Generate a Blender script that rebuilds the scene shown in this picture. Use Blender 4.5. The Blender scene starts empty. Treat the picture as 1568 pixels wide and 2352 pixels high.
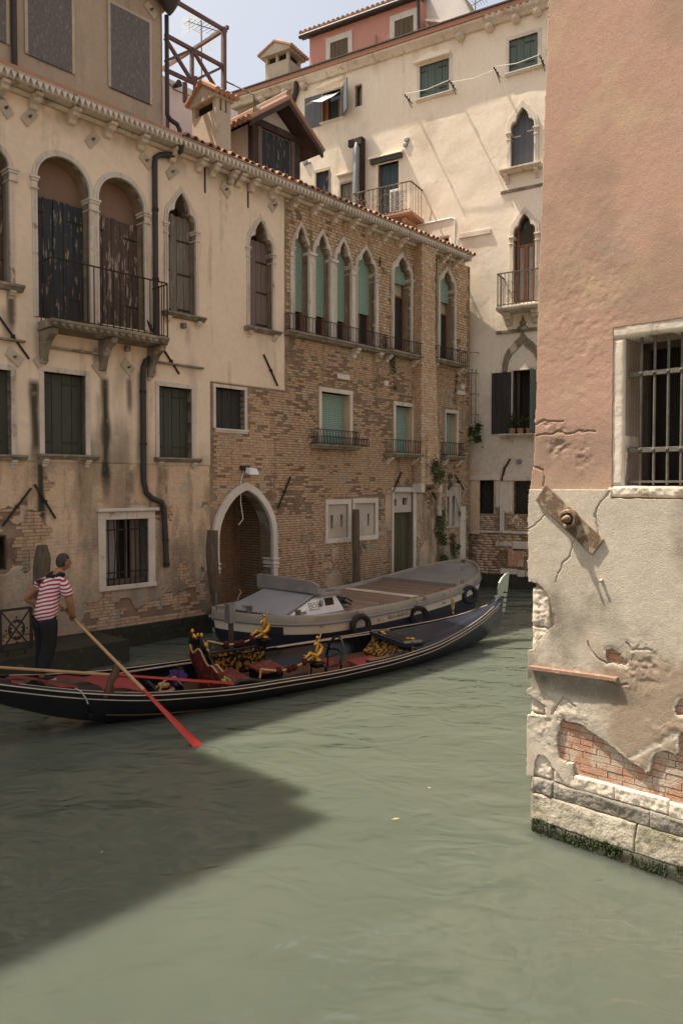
import bpy, bmesh, math, random
import numpy as np
from mathutils import Vector, Matrix
random.seed(7)
SC = bpy.context.scene
COL = SC.collection

# ------------------------------------------------------------ camera, light, exposure
FPX, EYE = 1750.0, 3.4
TILT = math.atan(56 / FPX)
cd = bpy.data.cameras.new('camera'); cam = bpy.data.objects.new('camera', cd); COL.objects.link(cam)
cam.location = (0, 0, EYE); cam.rotation_euler = (math.pi / 2 - TILT, 0, 0)
cd.sensor_fit = 'VERTICAL'; cd.sensor_height = 36; cd.sensor_width = 24
cd.lens = FPX / 2352 * 36; cd.clip_start = .1; cd.clip_end = 2000
SC.camera = cam
SX, SY, SZ = -.47, .12, 1.0
el = math.atan2(SZ, math.hypot(SX, SY))
w = bpy.data.worlds.new('World'); SC.world = w; w.use_nodes = True
nt = w.node_tree; bg = nt.nodes['Background']
sk = nt.nodes.new('ShaderNodeTexSky'); sk.sky_type = 'NISHITA'; sk.sun_disc = False
sk.sun_elevation = el; sk.sun_rotation = math.atan2(SX, SY); sk.dust_density = 6.0; sk.air_density = 1.0; sk.ozone_density = .6
hz = nt.nodes.new('ShaderNodeMix'); hz.data_type = 'RGBA'; hz.inputs[0].default_value = .38; nt.links.new(sk.outputs[0], hz.inputs[6]); hz.inputs[7].default_value = (4.6, 4.4, 4.0, 1)  # milky summer haze
nt.links.new(hz.outputs[2], bg.inputs[0]); bg.inputs[1].default_value = .12
sd = bpy.data.lights.new('sun', 'SUN'); sun = bpy.data.objects.new('sun', sd); COL.objects.link(sun)
sd.energy = 5.0; sd.angle = math.radians(.55); sd.color = (1, .91, .77)
sun.rotation_euler = Vector((SX, SY, SZ)).to_track_quat('Z', 'Y').to_euler(); sun.location = (-10, 5, 30)
SC.view_settings.view_transform = 'Standard'; SC.view_settings.look = 'None'
SC.view_settings.exposure = .76; SC.view_settings.gamma = 1; SC.view_settings.use_curve_mapping = False
try: SC.cycles.max_bounces = 6
except Exception: pass

# ------------------------------------------------------------ picture to place
def ray(x, y):
    u = x - 784; v = 1176 - y
    return (u, v * math.sin(TILT) + FPX * math.cos(TILT), v * math.cos(TILT) - FPX * math.sin(TILT))
def gnd(x, y, z=0):
    r = ray(x, y); k = (z - EYE) / r[2]; return r[0] * k, r[1] * k
ZM = {1: (0, 0, .34), 2: (345, 0, .34), 3: (690, 0, .38), 4: (0, 501.8, .34), 5: (439, 439, .28), 6: (815.4, 501.8, .3),
      7: (0, 940.8, .34), 8: (439, 878, .28), 9: (815.4, 940.8, .3), 13: (1191.7, 627.2, .2933), 14: (1191.7, 1254.4, .32),
      15: (978.5, 1003.5, .168)}
def Q(k, X, Y):
    a, b, c = ZM[k]; return a + c * X, b + c * Y
class Frame:
    """A wall plane: s runs along the wall to the right, n out of it, z up."""
    def __init__(s, o, t):
        s.o = o; l = math.hypot(*t); s.t = (t[0] / l, t[1] / l); s.n = (s.t[1], -s.t[0]); s.rot = math.atan2(s.t[1], s.t[0])
    def px(s, x, y, d=0):
        r = ray(x, y); k = ((s.o[0] * s.n[0] + s.o[1] * s.n[1]) + d) / (r[0] * s.n[0] + r[1] * s.n[1])
        X, Y, Z = r[0] * k, r[1] * k, EYE + r[2] * k
        return (X - s.o[0]) * s.t[0] + (Y - s.o[1]) * s.t[1], Z
    def q(s, k, X, Y, d=0): return s.px(*Q(k, X, Y), d)
    def w(s, a, n, z=0): return Vector((s.o[0] + s.t[0] * a + s.n[0] * n, s.o[1] + s.t[1] * a + s.n[1] * n, z))
PH = math.radians(42.5); DW = 14.4
L = Frame((-DW * math.cos(PH), DW * math.sin(PH)), (math.sin(PH), math.cos(PH)))
SE = L.px(1075, 1336)[0]
PE = L.w(SE, 0)
PB = math.radians(59.6)
B = Frame((PE.x + .05, PE.y + .4), (math.sin(PB), -math.cos(PB)))
R = Frame(gnd(1220, 1890), (.7206, -.6934))

# ------------------------------------------------------------ noise
_rs = np.random.RandomState(3); _T = _rs.rand(512, 512)
def vnoise(x, y, seed=0):
    x = np.asarray(x, float) + seed * 17.3; y = np.asarray(y, float) + seed * 9.1
    xi = np.floor(x).astype(int); yi = np.floor(y).astype(int); fx = x - xi; fy = y - yi
    fx = fx * fx * (3 - 2 * fx); fy = fy * fy * (3 - 2 * fy)
    a = _T[xi % 512, yi % 512]; b = _T[(xi + 1) % 512, yi % 512]; c = _T[xi % 512, (yi + 1) % 512]; d = _T[(xi + 1) % 512, (yi + 1) % 512]
    return (a * (1 - fx) + b * fx) * (1 - fy) + (c * (1 - fx) + d * fx) * fy
def fbm(x, y, sc=1, oc=4, seed=0):
    t = 0; a = 1; n = 0
    for i in range(oc):
        t = t + a * vnoise(np.asarray(x) * sc, np.asarray(y) * sc, seed + i * 5); n += a; a *= .5; sc *= 2.05
    return t / n
def inpoly(x, y, poly):
    x = np.asarray(x, float); y = np.asarray(y, float); c = np.zeros(np.broadcast(x, y).shape, bool); j = len(poly) - 1
    for i in range(len(poly)):
        xi, yi = poly[i]; xj, yj = poly[j]
        if yi != yj: c ^= ((yi > y) != (yj > y)) & (x < (xj - xi) * (y - yi) / (yj - yi) + xi)
        j = i
    return c
def dline(x, y, pts):
    d = np.full(np.broadcast(x, y).shape, 9e9)
    for (a, b), (c, e) in zip(pts, pts[1:]):
        l = (c - a) ** 2 + (e - b) ** 2 + 1e-12; t = np.clip(((x - a) * (c - a) + (y - b) * (e - b)) / l, 0, 1)
        d = np.minimum(d, np.hypot(x - a - t * (c - a), y - b - t * (e - b)))
    return d

# ------------------------------------------------------------ materials
def mat(name, c1, c2=None, sc=1.5, rough=.8, bump=.0, bsc=30, stretch=(1, 1, 1), c3=None, sc3=.4, t3=.55, metal=0, spec=.3,
        rnd=0, rcols=None, stain_shade=None, tone=None, fine=.25, bdist=.02, peel=None, vst=None):
    m = bpy.data.materials.new(name); m.use_nodes = True; t = m.node_tree; N = t.nodes; K = t.links.new; p = N['Principled BSDF']
    p.inputs['Roughness'].default_value = rough; p.inputs['Metallic'].default_value = metal; p.inputs['Specular IOR Level'].default_value = spec
    g = N.new('ShaderNodeNewGeometry'); mp = N.new('ShaderNodeMapping'); mp.inputs['Scale'].default_value = stretch; K(g.outputs['Position'], mp.inputs[0])
    def noise(s, d=5, r=.6, src=mp):
        n = N.new('ShaderNodeTexNoise'); n.inputs['Scale'].default_value = s; n.inputs['Detail'].default_value = d; n.inputs['Roughness'].default_value = r
        K(src.outputs[0], n.inputs[0]); return n
    def ramp(f, a, b):
        r = N.new('ShaderNodeMapRange'); r.inputs[1].default_value = a; r.inputs[2].default_value = b; K(f, r.inputs[0]); return r.outputs[0]
    def mix(f, a, b, bt='MIX'):
        x = N.new('ShaderNodeMix'); x.data_type = 'RGBA'; x.blend_type = bt
        if isinstance(f, float): x.inputs[0].default_value = f
        else: K(f, x.inputs[0])
        for i, v in ((6, a), (7, b)):
            if isinstance(v, tuple): x.inputs[i].default_value = (*v[:3], 1)
            else: K(v, x.inputs[i])
        return x.outputs[2]
    col = mix(ramp(noise(sc).outputs[0], .35, .65), c1, c2 or c1)
    if rcols:
        oi = N.new('ShaderNodeObjectInfo'); ad = N.new('ShaderNodeMath'); ad.operation = 'ADD'; fr = N.new('ShaderNodeMath'); fr.operation = 'FRACT'
        K(g.outputs['Random Per Island'], ad.inputs[0]); K(oi.outputs['Random'], ad.inputs[1]); K(ad.outputs[0], fr.inputs[0])
        cr = N.new('ShaderNodeValToRGB'); cr.color_ramp.interpolation = 'CONSTANT'; e = cr.color_ramp.elements
        for i in range(len(rcols)):
            q = e[i] if i < 2 else e.new(.5)
        for i, (q, c) in enumerate(zip(list(e), rcols)): pass
        for i, c in enumerate(rcols): e[i].position = i / len(rcols); e[i].color = (*c, 1)
        K(fr.outputs[0], cr.inputs[0]); col = mix(rnd, cr.outputs[0], col)
    if c3: col = mix(ramp(noise(sc3, 6, .65).outputs[0], t3, t3 + .08), col, c3)
    if peel:
        pc, psc, pt = peel; m2 = N.new('ShaderNodeMapping'); m2.inputs['Scale'].default_value = (1, 1, .2); K(g.outputs['Position'], m2.inputs[0])
        col = mix(ramp(noise(psc, 5, .7, m2).outputs[0], pt, pt + .03), col, pc)
    if vst:
        vc, vt, vk = vst; m3 = N.new('ShaderNodeMapping'); m3.inputs['Scale'].default_value = (1.5, 1.5, .13); K(g.outputs['Position'], m3.inputs[0]); q = N.new('ShaderNodeMath'); q.operation = 'MULTIPLY'; K(ramp(noise(1.6, 6, .72, m3).outputs[0], vt, vt + .13), q.inputs[0]); q.inputs[1].default_value = vk
        q2 = N.new('ShaderNodeMath'); q2.operation = 'MULTIPLY'; K(q.outputs[0], q2.inputs[0]); K(ramp(noise(5, 5, .7).outputs[0], .3, .55), q2.inputs[1]); col = mix(q2.outputs[0], col, vc)
    if tone:
        at = N.new('ShaderNodeAttribute'); at.attribute_name = 'tone'; ad = N.new('ShaderNodeMath'); ad.operation = 'ADD'; K(at.outputs['Fac'], ad.inputs[0])
        sb = N.new('ShaderNodeMath'); sb.operation = 'MULTIPLY_ADD'; K(noise(7).outputs[0], sb.inputs[0]); sb.inputs[1].default_value = .5; sb.inputs[2].default_value = -.25; K(sb.outputs[0], ad.inputs[1])
        col = mix(ramp(ad.outputs[0], .3, .7), col, tone)
    if stain_shade:
        at = N.new('ShaderNodeAttribute'); at.attribute_name = 'stain_shade'; mu = N.new('ShaderNodeMath'); mu.operation = 'MULTIPLY'
        K(at.outputs['Fac'], mu.inputs[0]); K(ramp(noise(4.5, 7, .75).outputs[0], .05, .45), mu.inputs[1]); mu.use_clamp = True
        col = mix(mu.outputs[0], col, stain_shade)
    if fine:
        f = ramp(noise(sc * 14, 4, .7).outputs[0], .25, .75); v = N.new('ShaderNodeMix'); v.data_type = 'FLOAT'; K(f, v.inputs[0])
        v.inputs[2].default_value = 1 - fine; v.inputs[3].default_value = 1 + fine; cb = N.new('ShaderNodeCombineColor')
        for i in range(3): K(v.outputs[0], cb.inputs[i])
        col = mix(1.0, col, cb.outputs[0], 'MULTIPLY')
    K(col, p.inputs['Base Color'])
    if bump:
        b = N.new('ShaderNodeBump'); b.inputs['Strength'].default_value = bump; b.inputs['Distance'].default_value = bdist
        K(noise(bsc, 8, .65).outputs[0], b.inputs['Height']); K(b.outputs[0], p.inputs['Normal'])
    return m
M = {}
M['plL'] = mat('plaster_ochre', (.80, .635, .465), (.735, .575, .41), .5, .9, .5, 9, c3=(.69, .555, .42), sc3=.9, t3=.62, stain_shade=(.06, .05, .03), tone=(.46, .35, .245), fine=.07, vst=((.34, .25, .17), .55, .55))
M['plLow'] = mat('plaster_weathered', (.64, .46, .30), (.55, .385, .24), 1.2, .92, .8, 12, c3=(.46, .355, .255), sc3=1.6, t3=.55, vst=((.15, .12, .08), .53, .7), stain_shade=(.045, .042, .025), tone=(.36, .275, .195), fine=.18)
M['plB'] = mat('plaster_cream', (.80, .70, .555), (.77, .655, .505), .6, .9, .35, 6, c3=(.80, .68, .50), sc3=1.3, t3=.6, stain_shade=(.42, .30, .19), tone=(.52, .44, .345), fine=.05, vst=((.55, .45, .34), .56, .6))
M['plR'] = mat('plaster_salmon', (.43, .262, .192), (.395, .247, .178), 3, .92, .45, 90, c3=(.43, .29, .195), sc3=1.4, t3=.52, stain_shade=(.20, .15, .11), tone=(.40, .31, .23), fine=.12, bdist=.012)
M['plG'] = mat('plaster_grey', (.52, .45, .355), (.46, .395, .315), 2.4, .95, .65, 100, c3=(.46, .38, .29), sc3=1.8, t3=.55, stain_shade=(.11, .09, .065), tone=(.33, .25, .18), fine=.16, bdist=.014)
M['mortar'] = mat('mortar', (.34, .245, .155), (.24, .165, .10), 2.5, .95, .9, 40, c3=(.15, .10, .065), sc3=1.1, t3=.58, fine=.2, vst=((.10, .075, .05), .54, .7))
BR = [(.51, .26, .14), (.54, .29, .155), (.43, .235, .135), (.55, .38, .25), (.50, .32, .195), (.36, .195, .115), (.58, .43, .30), (.49, .265, .145)]
M['brick'] = mat('old_brick', (.58, .40, .25), (.50, .355, .225), .8, .92, .8, 60, rnd=.66, rcols=BR, c3=(.46, .38, .28), sc3=1.7, t3=.56, fine=.22, vst=((.14, .105, .07), .54, .75))
M['brickpale'] = mat('old_brick_washed', (.60, .44, .29), (.55, .36, .21), 1.3, .92, .8, 60, rnd=.5, rcols=[(.55, .32, .17), (.62, .46, .31), (.66, .55, .42), (.50, .30, .16), (.58, .40, .25)], c3=(.66, .56, .44), sc3=1.9, t3=.62, fine=.22, vst=((.20, .14, .09), .53, .8))
M['brickdark'] = mat('eroded_brick', (.20, .125, .075), (.30, .20, .125), 3, .95, .8, 60, fine=.3)
M['brickR'] = mat('orange_brick', (.52, .27, .165), (.46, .28, .195), 3, .92, 1, 70, rnd=.6, rcols=[(.52, .25, .14), (.50, .31, .22), (.45, .27, .19)], c3=(.54, .42, .32), sc3=5, t3=.5, fine=.22)
M['stone'] = mat('istrian_stone', (.66, .57, .46), (.56, .47, .37), 1.3, .8, .3, 45, c3=(.27, .21, .15), sc3=2.3, t3=.60, fine=.12, vst=((.14, .11, .075), .54, .75))
M['stonew'] = mat('white_stone', (.68, .61, .51), (.58, .50, .41), 1.6, .8, .35, 40, c3=(.42, .35, .27), sc3=2, t3=.62, fine=.10, vst=((.22, .18, .13), .56, .7))
M['stoned'] = mat('dark_weathered_stone', (.30, .25, .18), (.17, .14, .095), 3, .9, .7, 35, c3=(.40, .34, .26), sc3=4, t3=.56, fine=.25)
M['mortarR'] = mat('pale_mortar', (.47, .36, .28), (.40, .30, .23), 4, .95, 1, 60, fine=.2)
M['ledge'] = mat('old_terracotta_slab', (.34, .20, .14), (.28, .17, .12), 5, .9, .8, 60, c3=(.42, .32, .25), sc3=6, t3=.56, fine=.2)
M['plinthdark'] = mat('dark_plinth_stone', (.27, .24, .20), (.20, .175, .14), 3, .92, 1, 50, c3=(.36, .32, .26), sc3=5, t3=.54, fine=.25)
M['plinth'] = mat('plinth_stone', (.42, .37, .29), (.32, .28, .21), 2.4, .92, 1, 50, c3=(.20, .185, .11), sc3=3.5, t3=.53, stain_shade=(.055, .06, .025), fine=.22)
M['wet'] = mat('wet_algae_stone', (.045, .038, .024), (.025, .028, .014), 4, .55, .8, 30, c3=(.09, .075, .05), sc3=5, t3=.6, fine=.3)
M['wood'] = mat('weathered_wood', (.21, .155, .125), (.14, .10, .08), 2, .9, .7, 20, stretch=(6, 6, .7), rnd=.5, rcols=[(.22, .165, .13), (.15, .11, .085), (.26, .2, .16)], fine=.3)
M['woodb'] = mat('black_peeling_wood', (.052, .055, .055), (.035, .038, .04), 2, .8, .6, 20, stretch=(6, 6, .7), peel=((.30, .25, .19), 14, .60), fine=.3)
M['woodbr'] = mat('brown_peeling_wood', (.115, .078, .058), (.08, .055, .042), 2, .85, .7, 20, stretch=(6, 6, .7), peel=((.36, .28, .22), 13, .55), fine=.3)
M['woodg'] = mat('pale_green_worn_wood', (.22, .19, .14), (.155, .13, .10), 2, .88, .6, 20, stretch=(6, 6, .7), peel=((.33, .25, .20), 14, .58), fine=.25)
M['darkgreen'] = mat('dark_green_shutter', (.045, .05, .035), (.06, .062, .045), 1.5, .55, .25, 20, stretch=(4, 4, .8), fine=.15)
M['blackgreen'] = mat('black_green_shutter', (.025, .024, .02), (.04, .036, .03), 1.5, .6, .3, 20, stretch=(4, 4, .8), fine=.2)
M['green'] = mat('green_shutter_paint', (.075, .105, .085), (.10, .13, .105), 2, .6, .2, 20, stretch=(4, 4, .8), fine=.15)
M['slate'] = mat('slate_shutter', (.10, .105, .115), (.12, .125, .135), 2, .6, .2, 20, fine=.08)
M['teal'] = mat('teal_door', (.035, .055, .06), (.045, .07, .075), 2, .5, .2, 20, fine=.1)
M['roller'] = mat('green_roller_blind', (.27, .385, .30), (.30, .41, .325), 1.5, .5, 0, fine=.06)
M['olive'] = mat('olive_door', (.075, .07, .035), (.11, .10, .055), 2, .7, .4, 20, stretch=(4, 4, .7), fine=.2)
M['brownsh'] = mat('olive_brown_shutter', (.13, .09, .045), (.09, .065, .035), 2, .7, .4, 20, stretch=(5, 5, .7), fine=.25)
M['orangewood'] = mat('varnished_wood', (.28, .11, .04), (.22, .085, .03), 3, .45, .2, 20, stretch=(5, 5, .7), fine=.2)
M['beam'] = mat('dark_beam', (.055, .036, .028), (.08, .055, .045), 3, .85, .7, 25, fine=.35)
M['altana'] = mat('painted_timber', (.135, .078, .066), (.17, .105, .09), 3, .8, .4, 25, fine=.2)
M['board'] = mat('chipboard', (.19, .165, .15), (.13, .115, .105), 30, .9, .9, 60, stretch=(1, 1, .45), c3=(.26, .225, .2), sc3=22, t3=.56, fine=.35)
M['iron'] = mat('rusty_iron', (.055, .035, .025), (.035, .025, .02), 12, .75, .6, 60, metal=.2, fine=.3)
M['rust'] = mat('rusty_plate', (.20, .125, .075), (.13, .082, .052), 16, .75, .7, 90, c3=(.34, .26, .175), sc3=9, t3=.5, metal=.15, fine=.3)
M['bargrey'] = mat('grey_painted_bars', (.155, .135, .105), (.10, .085, .065), 9, .7, .5, 80, fine=.2)
M['pipe'] = mat('dark_drainpipe', (.055, .042, .036), (.04, .034, .03), 3, .5, .2, 40, fine=.2)
M['pipegrey'] = mat('grey_flue', (.25, .245, .235), (.2, .2, .195), 3, .45, .2, 40, metal=.5, fine=.1)
M['terra'] = mat('terracotta', (.44, .21, .125), (.36, .20, .13), 5, .85, .6, 40, rnd=.5, rcols=[(.48, .24, .15), (.36, .17, .1), (.5, .33, .22), (.3, .2, .14)], c3=(.28, .22, .16), sc3=3, t3=.55, fine=.2)
M['pink'] = mat('plaster_pink', (.55, .25, .19), (.5, .26, .2), .9, .9, .4, 8, c3=(.58, .33, .26), sc3=1.3, t3=.6, fine=.07)
M['white'] = mat('white_plaster', (.72, .68, .64), (.66, .62, .58), .9, .9, .3, 12, fine=.05)
M['whitew'] = mat('white_painted_wood', (.62, .58, .50), (.55, .5, .42), 4, .7, .3, 40, fine=.12)
M['chim'] = mat('chimney_plaster', (.50, .42, .31), (.43, .35, .26), 1.5, .9, .5, 14, c3=(.33, .27, .2), sc3=1.6, t3=.6, fine=.1)
M['tall'] = mat('upper_storey_plaster', (.44, .335, .235), (.38, .29, .20), .8, .9, .5, 9, c3=(.33, .265, .195), sc3=.8, t3=.55, fine=.08, vst=((.24, .19, .14), .53, .6))
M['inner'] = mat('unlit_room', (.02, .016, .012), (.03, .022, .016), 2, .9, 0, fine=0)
M['innerb'] = mat('brown_inner_blind', (.30, .19, .13), (.22, .14, .10), .8, .7, 0, fine=.05)
M['curtain'] = mat('lace_curtain', (.34, .32, .29), (.24, .225, .2), 4, .9, 0, stretch=(7, 7, .4), fine=.15)
M['cloth'] = mat('white_cloth', (.78, .77, .74), (.72, .71, .69), 3, .9, .2, 20, fine=.03)
M['plastic'] = mat('white_plastic', (.80, .79, .75), (.75, .74, .70), 3, .5, 0, fine=.04)
M['leaf'] = mat('foliage', (.055, .075, .022), (.035, .055, .018), 9, .7, 0, rnd=.5, rcols=[(.07, .10, .03), (.12, .14, .05), (.04, .06, .02), (.13, .12, .05)], fine=.2)
M['algae'] = mat('green_algae', (.03, .055, .012), (.018, .03, .010), 20, .5, .6, 60, rnd=.4, rcols=[(.035, .07, .012), (.02, .035, .01), (.07, .085, .025), (.06, .05, .03)], fine=.3)
M['post'] = mat('mooring_post_wood', (.16, .115, .075), (.09, .068, .048), 3, .9, .8, 14, stretch=(7, 7, .8), fine=.3)
def glass_mat():
    m = bpy.data.materials.new('window_glass'); m.use_nodes = True; p = m.node_tree.nodes['Principled BSDF']
    p.inputs['Base Color'].default_value = (.03, .032, .03, 1); p.inputs['Roughness'].default_value = .06; p.inputs['Specular IOR Level'].default_value = .6; return m
M['glass'] = glass_mat()

# ------------------------------------------------------------ objects
OFF = {}
def thing(name, label, cat, F=None, base=(0, 0, 0), loc=None, rz=0, group=None):
    """base is the thing's base in the frame's own (s, n, z)"""
    o = bpy.data.objects.new(name, None); COL.objects.link(o); o.empty_display_size = .3
    if F is not None:
        o.location = F.w(base[0], base[1], base[2]); o.rotation_euler = (0, 0, F.rot); OFF[o.name] = Vector((base[0], -base[1], base[2]))
    else: o.location = loc or (0, 0, 0); o.rotation_euler = (0, 0, rz)
    tag(o, label, cat, group); return o
def tag(o, label=None, cat=None, group=None, kind=None):
    if label: o['label'] = label
    if cat: o['category'] = cat
    if group: o['group'] = group
    if kind: o['kind'] = kind
    return o
def link(name, me, m, parent=None, F=None, off=True):
    o = bpy.data.objects.new(name, me); COL.objects.link(o)
    if m is not None:
        me.materials.clear()
        for x in (m if isinstance(m, (list, tuple)) else [m]): me.materials.append(x)
    if parent is not None:
        o.parent = parent
        if off and parent.name in OFF: o.location = -OFF[parent.name]
    elif F is not None:
        o.location = (F.o[0], F.o[1], 0); o.rotation_euler = (0, 0, F.rot)
    return o
class MB:
    """collects shapes in (s, n, z); sg -1 turns n (out of the wall) into local y"""
    def __init__(s, sg=-1): s.v = []; s.f = []; s.sg = sg
    def add(s, vs, fs):
        k = len(s.v); s.v += [(a, s.sg * b, c) for a, b, c in vs]; s.f += [tuple(i + k for i in f) for f in fs]
    def box(s, a0, a1, n0, n1, z0, z1):
        vs = [(a, n, z) for z in (z0, z1) for n in (n0, n1) for a in (a0, a1)]
        s.add(vs, [(0, 1, 3, 2), (4, 6, 7, 5), (0, 4, 5, 1), (2, 3, 7, 6), (0, 2, 6, 4), (1, 5, 7, 3)]); return s
    def hexa(s, p8): s.add(p8, [(0, 1, 3, 2), (4, 6, 7, 5), (0, 4, 5, 1), (2, 3, 7, 6), (0, 2, 6, 4), (1, 5, 7, 3)]); return s
    def prism(s, poly, n0, n1):
        """polygon in (s, z) extruded along n"""
        k = len(poly); vs = [(a, n0, z) for a, z in poly] + [(a, n1, z) for a, z in poly]
        s.add(vs, [tuple(range(k)), tuple(range(2 * k - 1, k - 1, -1))] + [(i, (i + 1) % k, (i + 1) % k + k, i + k) for i in range(k)]); return s
    def prisms(s, poly, a0, a1):
        """profile in (n, z) extruded along s"""
        k = len(poly); vs = [(a0, n, z) for n, z in poly] + [(a1, n, z) for n, z in poly]
        s.add(vs, [tuple(range(k)), tuple(range(2 * k - 1, k - 1, -1))] + [(i, (i + 1) % k, (i + 1) % k + k, i + k) for i in range(k)]); return s
    def band(s, outer, inner, n0, n1):
        k = len(outer); vs = [(a, n, z) for n in (n0, n1) for P in (outer, inner) for a, z in P]
        f = []
        for i in range(k - 1):
            f += [(i, i + 1, k + i + 1, k + i), (2 * k + i, 3 * k + i, 3 * k + i + 1, 2 * k + i + 1), (i, 2 * k + i, 2 * k + i + 1, i + 1), (k + i, k + i + 1, 3 * k + i + 1, 3 * k + i)]
        f += [(0, k, 3 * k, 2 * k), (k - 1, 3 * k - 1, 4 * k - 1, 2 * k - 1)]
        s.add(vs, f); return s
    def tube(s, pts, r, seg=8, cap=True):
        P = [Vector(p) for p in pts]; rs = r if isinstance(r, (list, tuple)) else [r] * len(P); vs = []; u = None
        for i, p in enumerate(P):
            d = (P[min(i + 1, len(P) - 1)] - P[max(i - 1, 0)]).normalized()
            if u is None: u = d.orthogonal().normalized()
            else:
                u = u - d * u.dot(d); u = u.normalized() if u.length > 1e-6 else d.orthogonal().normalized()
            v = d.cross(u)
            for j in range(seg):
                a = 2 * math.pi * (j + .5) / seg; q = p + (u * math.cos(a) + v * math.sin(a)) * rs[i]; vs.append(tuple(q))
        f = [(i * seg + j, i * seg + (j + 1) % seg, (i + 1) * seg + (j + 1) % seg, (i + 1) * seg + j) for i in range(len(P) - 1) for j in range(seg)]
        if cap: f += [tuple(range(seg)), tuple(range((len(P) - 1) * seg, len(P) * seg))]
        s.add(vs, f); return s
    def bar(s, a, b, wd, th=None, up=(0, 0, 1)):
        a = Vector(a); b = Vector(b); d = (b - a).normalized(); u = Vector(up); u = u - d * u.dot(d)
        if u.length < 1e-4: u = d.orthogonal()
        u.normalize(); v = d.cross(u); th = th or wd; vs = []
        for p in (a, b):
            for i, j in ((-1, -1), (1, -1), (-1, 1), (1, 1)): vs.append(tuple(p + v * (i * wd / 2) + u * (j * th / 2)))
        s.add(vs, [(0, 1, 3, 2), (4, 6, 7, 5), (0, 4, 5, 1), (2, 3, 7, 6), (0, 2, 6, 4), (1, 5, 7, 3)]); return s
    def lathe(s, prof, c, seg=16, axis='z'):
        vs = []
        for r, h in prof:
            for j in range(seg):
                a = 2 * math.pi * j / seg
                if axis == 'z': vs.append((c[0] + r * math.cos(a), c[1] + r * math.sin(a), c[2] + h))
                else: vs.append((c[0] + r * math.cos(a), c[1] + h, c[2] + r * math.sin(a)))
        k = len(prof)
        f = [(i * seg + j, i * seg + (j + 1) % seg, (i + 1) * seg + (j + 1) % seg, (i + 1) * seg + j) for i in range(k - 1) for j in range(seg)]
        f += [tuple(range(seg)), tuple(range((k - 1) * seg, k * seg))]
        s.add(vs, f); return s
    def ball(s, c, r, seg=10, rings=6, sc=(1, 1, 1)):
        vs = []
        for i in range(rings + 1):
            t = math.pi * i / rings
            for j in range(seg):
                a = 2 * math.pi * j / seg; vs.append((c[0] + r * sc[0] * math.sin(t) * math.cos(a), c[1] + r * sc[1] * math.sin(t) * math.sin(a), c[2] + r * sc[2] * math.cos(t)))
        f = [(i * seg + j, i * seg + (j + 1) % seg, (i + 1) * seg + (j + 1) % seg, (i + 1) * seg + j) for i in range(rings) for j in range(seg)]
        s.add(vs, f); return s
    def mesh(s, name, clean=True):
        me = bpy.data.meshes.new(name); me.from_pydata(s.v, [], s.f)
        if clean:
            bm = bmesh.new(); bm.from_mesh(me); bmesh.ops.remove_doubles(bm, verts=bm.verts, dist=1e-6) if len(s.v) < 20000 and False else None
            bmesh.ops.recalc_face_normals(bm, faces=bm.faces); bm.to_mesh(me); bm.free()
        me.update(); return me
    def build(s, name, m, parent=None, F=None, smooth=False, bevel=0, off=True, rough=0):
        me = s.mesh(name); o = link(name, me, m, parent, F, off)
        if smooth:
            me.polygons.foreach_set('use_smooth', [True] * len(me.polygons))
            try: me.set_sharp_from_angle(angle=math.radians(45))
            except Exception: pass
        if bevel:
            b = o.modifiers.new('bevel', 'BEVEL'); b.width = bevel; b.segments = 1 if bevel < .01 else 2; b.limit_method = 'ANGLE'
        return o
def filled(outer, holes, n0, n1, name, m, parent, sg=-1):
    """a wall sheet with openings cut right through it, thickness n0..n1"""
    cu = bpy.data.curves.new(name, 'CURVE'); cu.dimensions = '2D'; cu.fill_mode = 'BOTH'; cu.extrude = abs(n1 - n0) / 2
    for P in [outer] + list(holes):
        sp = cu.splines.new('POLY'); sp.points.add(len(P) - 1)
        for q, (a, z) in zip(sp.points, P): q.co = (a, z, 0, 1)
        sp.use_cyclic_u = True
    o = bpy.data.objects.new(name, cu); COL.objects.link(o); dg = bpy.context.evaluated_depsgraph_get()
    me = bpy.data.meshes.new_from_object(o.evaluated_get(dg)); bpy.data.objects.remove(o); bpy.data.curves.remove(cu)
    nm = (n0 + n1) / 2; co = np.zeros(len(me.vertices) * 3); me.vertices.foreach_get('co', co); co = co.reshape(-1, 3)
    out = np.stack([co[:, 0], sg * (co[:, 2] + nm), co[:, 1]], 1); me.vertices.foreach_set('co', out.ravel()); me.name = name; me.update()
    return link(name, me, m, parent)
def cutter(F): return lambda pts: [F.px(*p) for p in pts]

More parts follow.
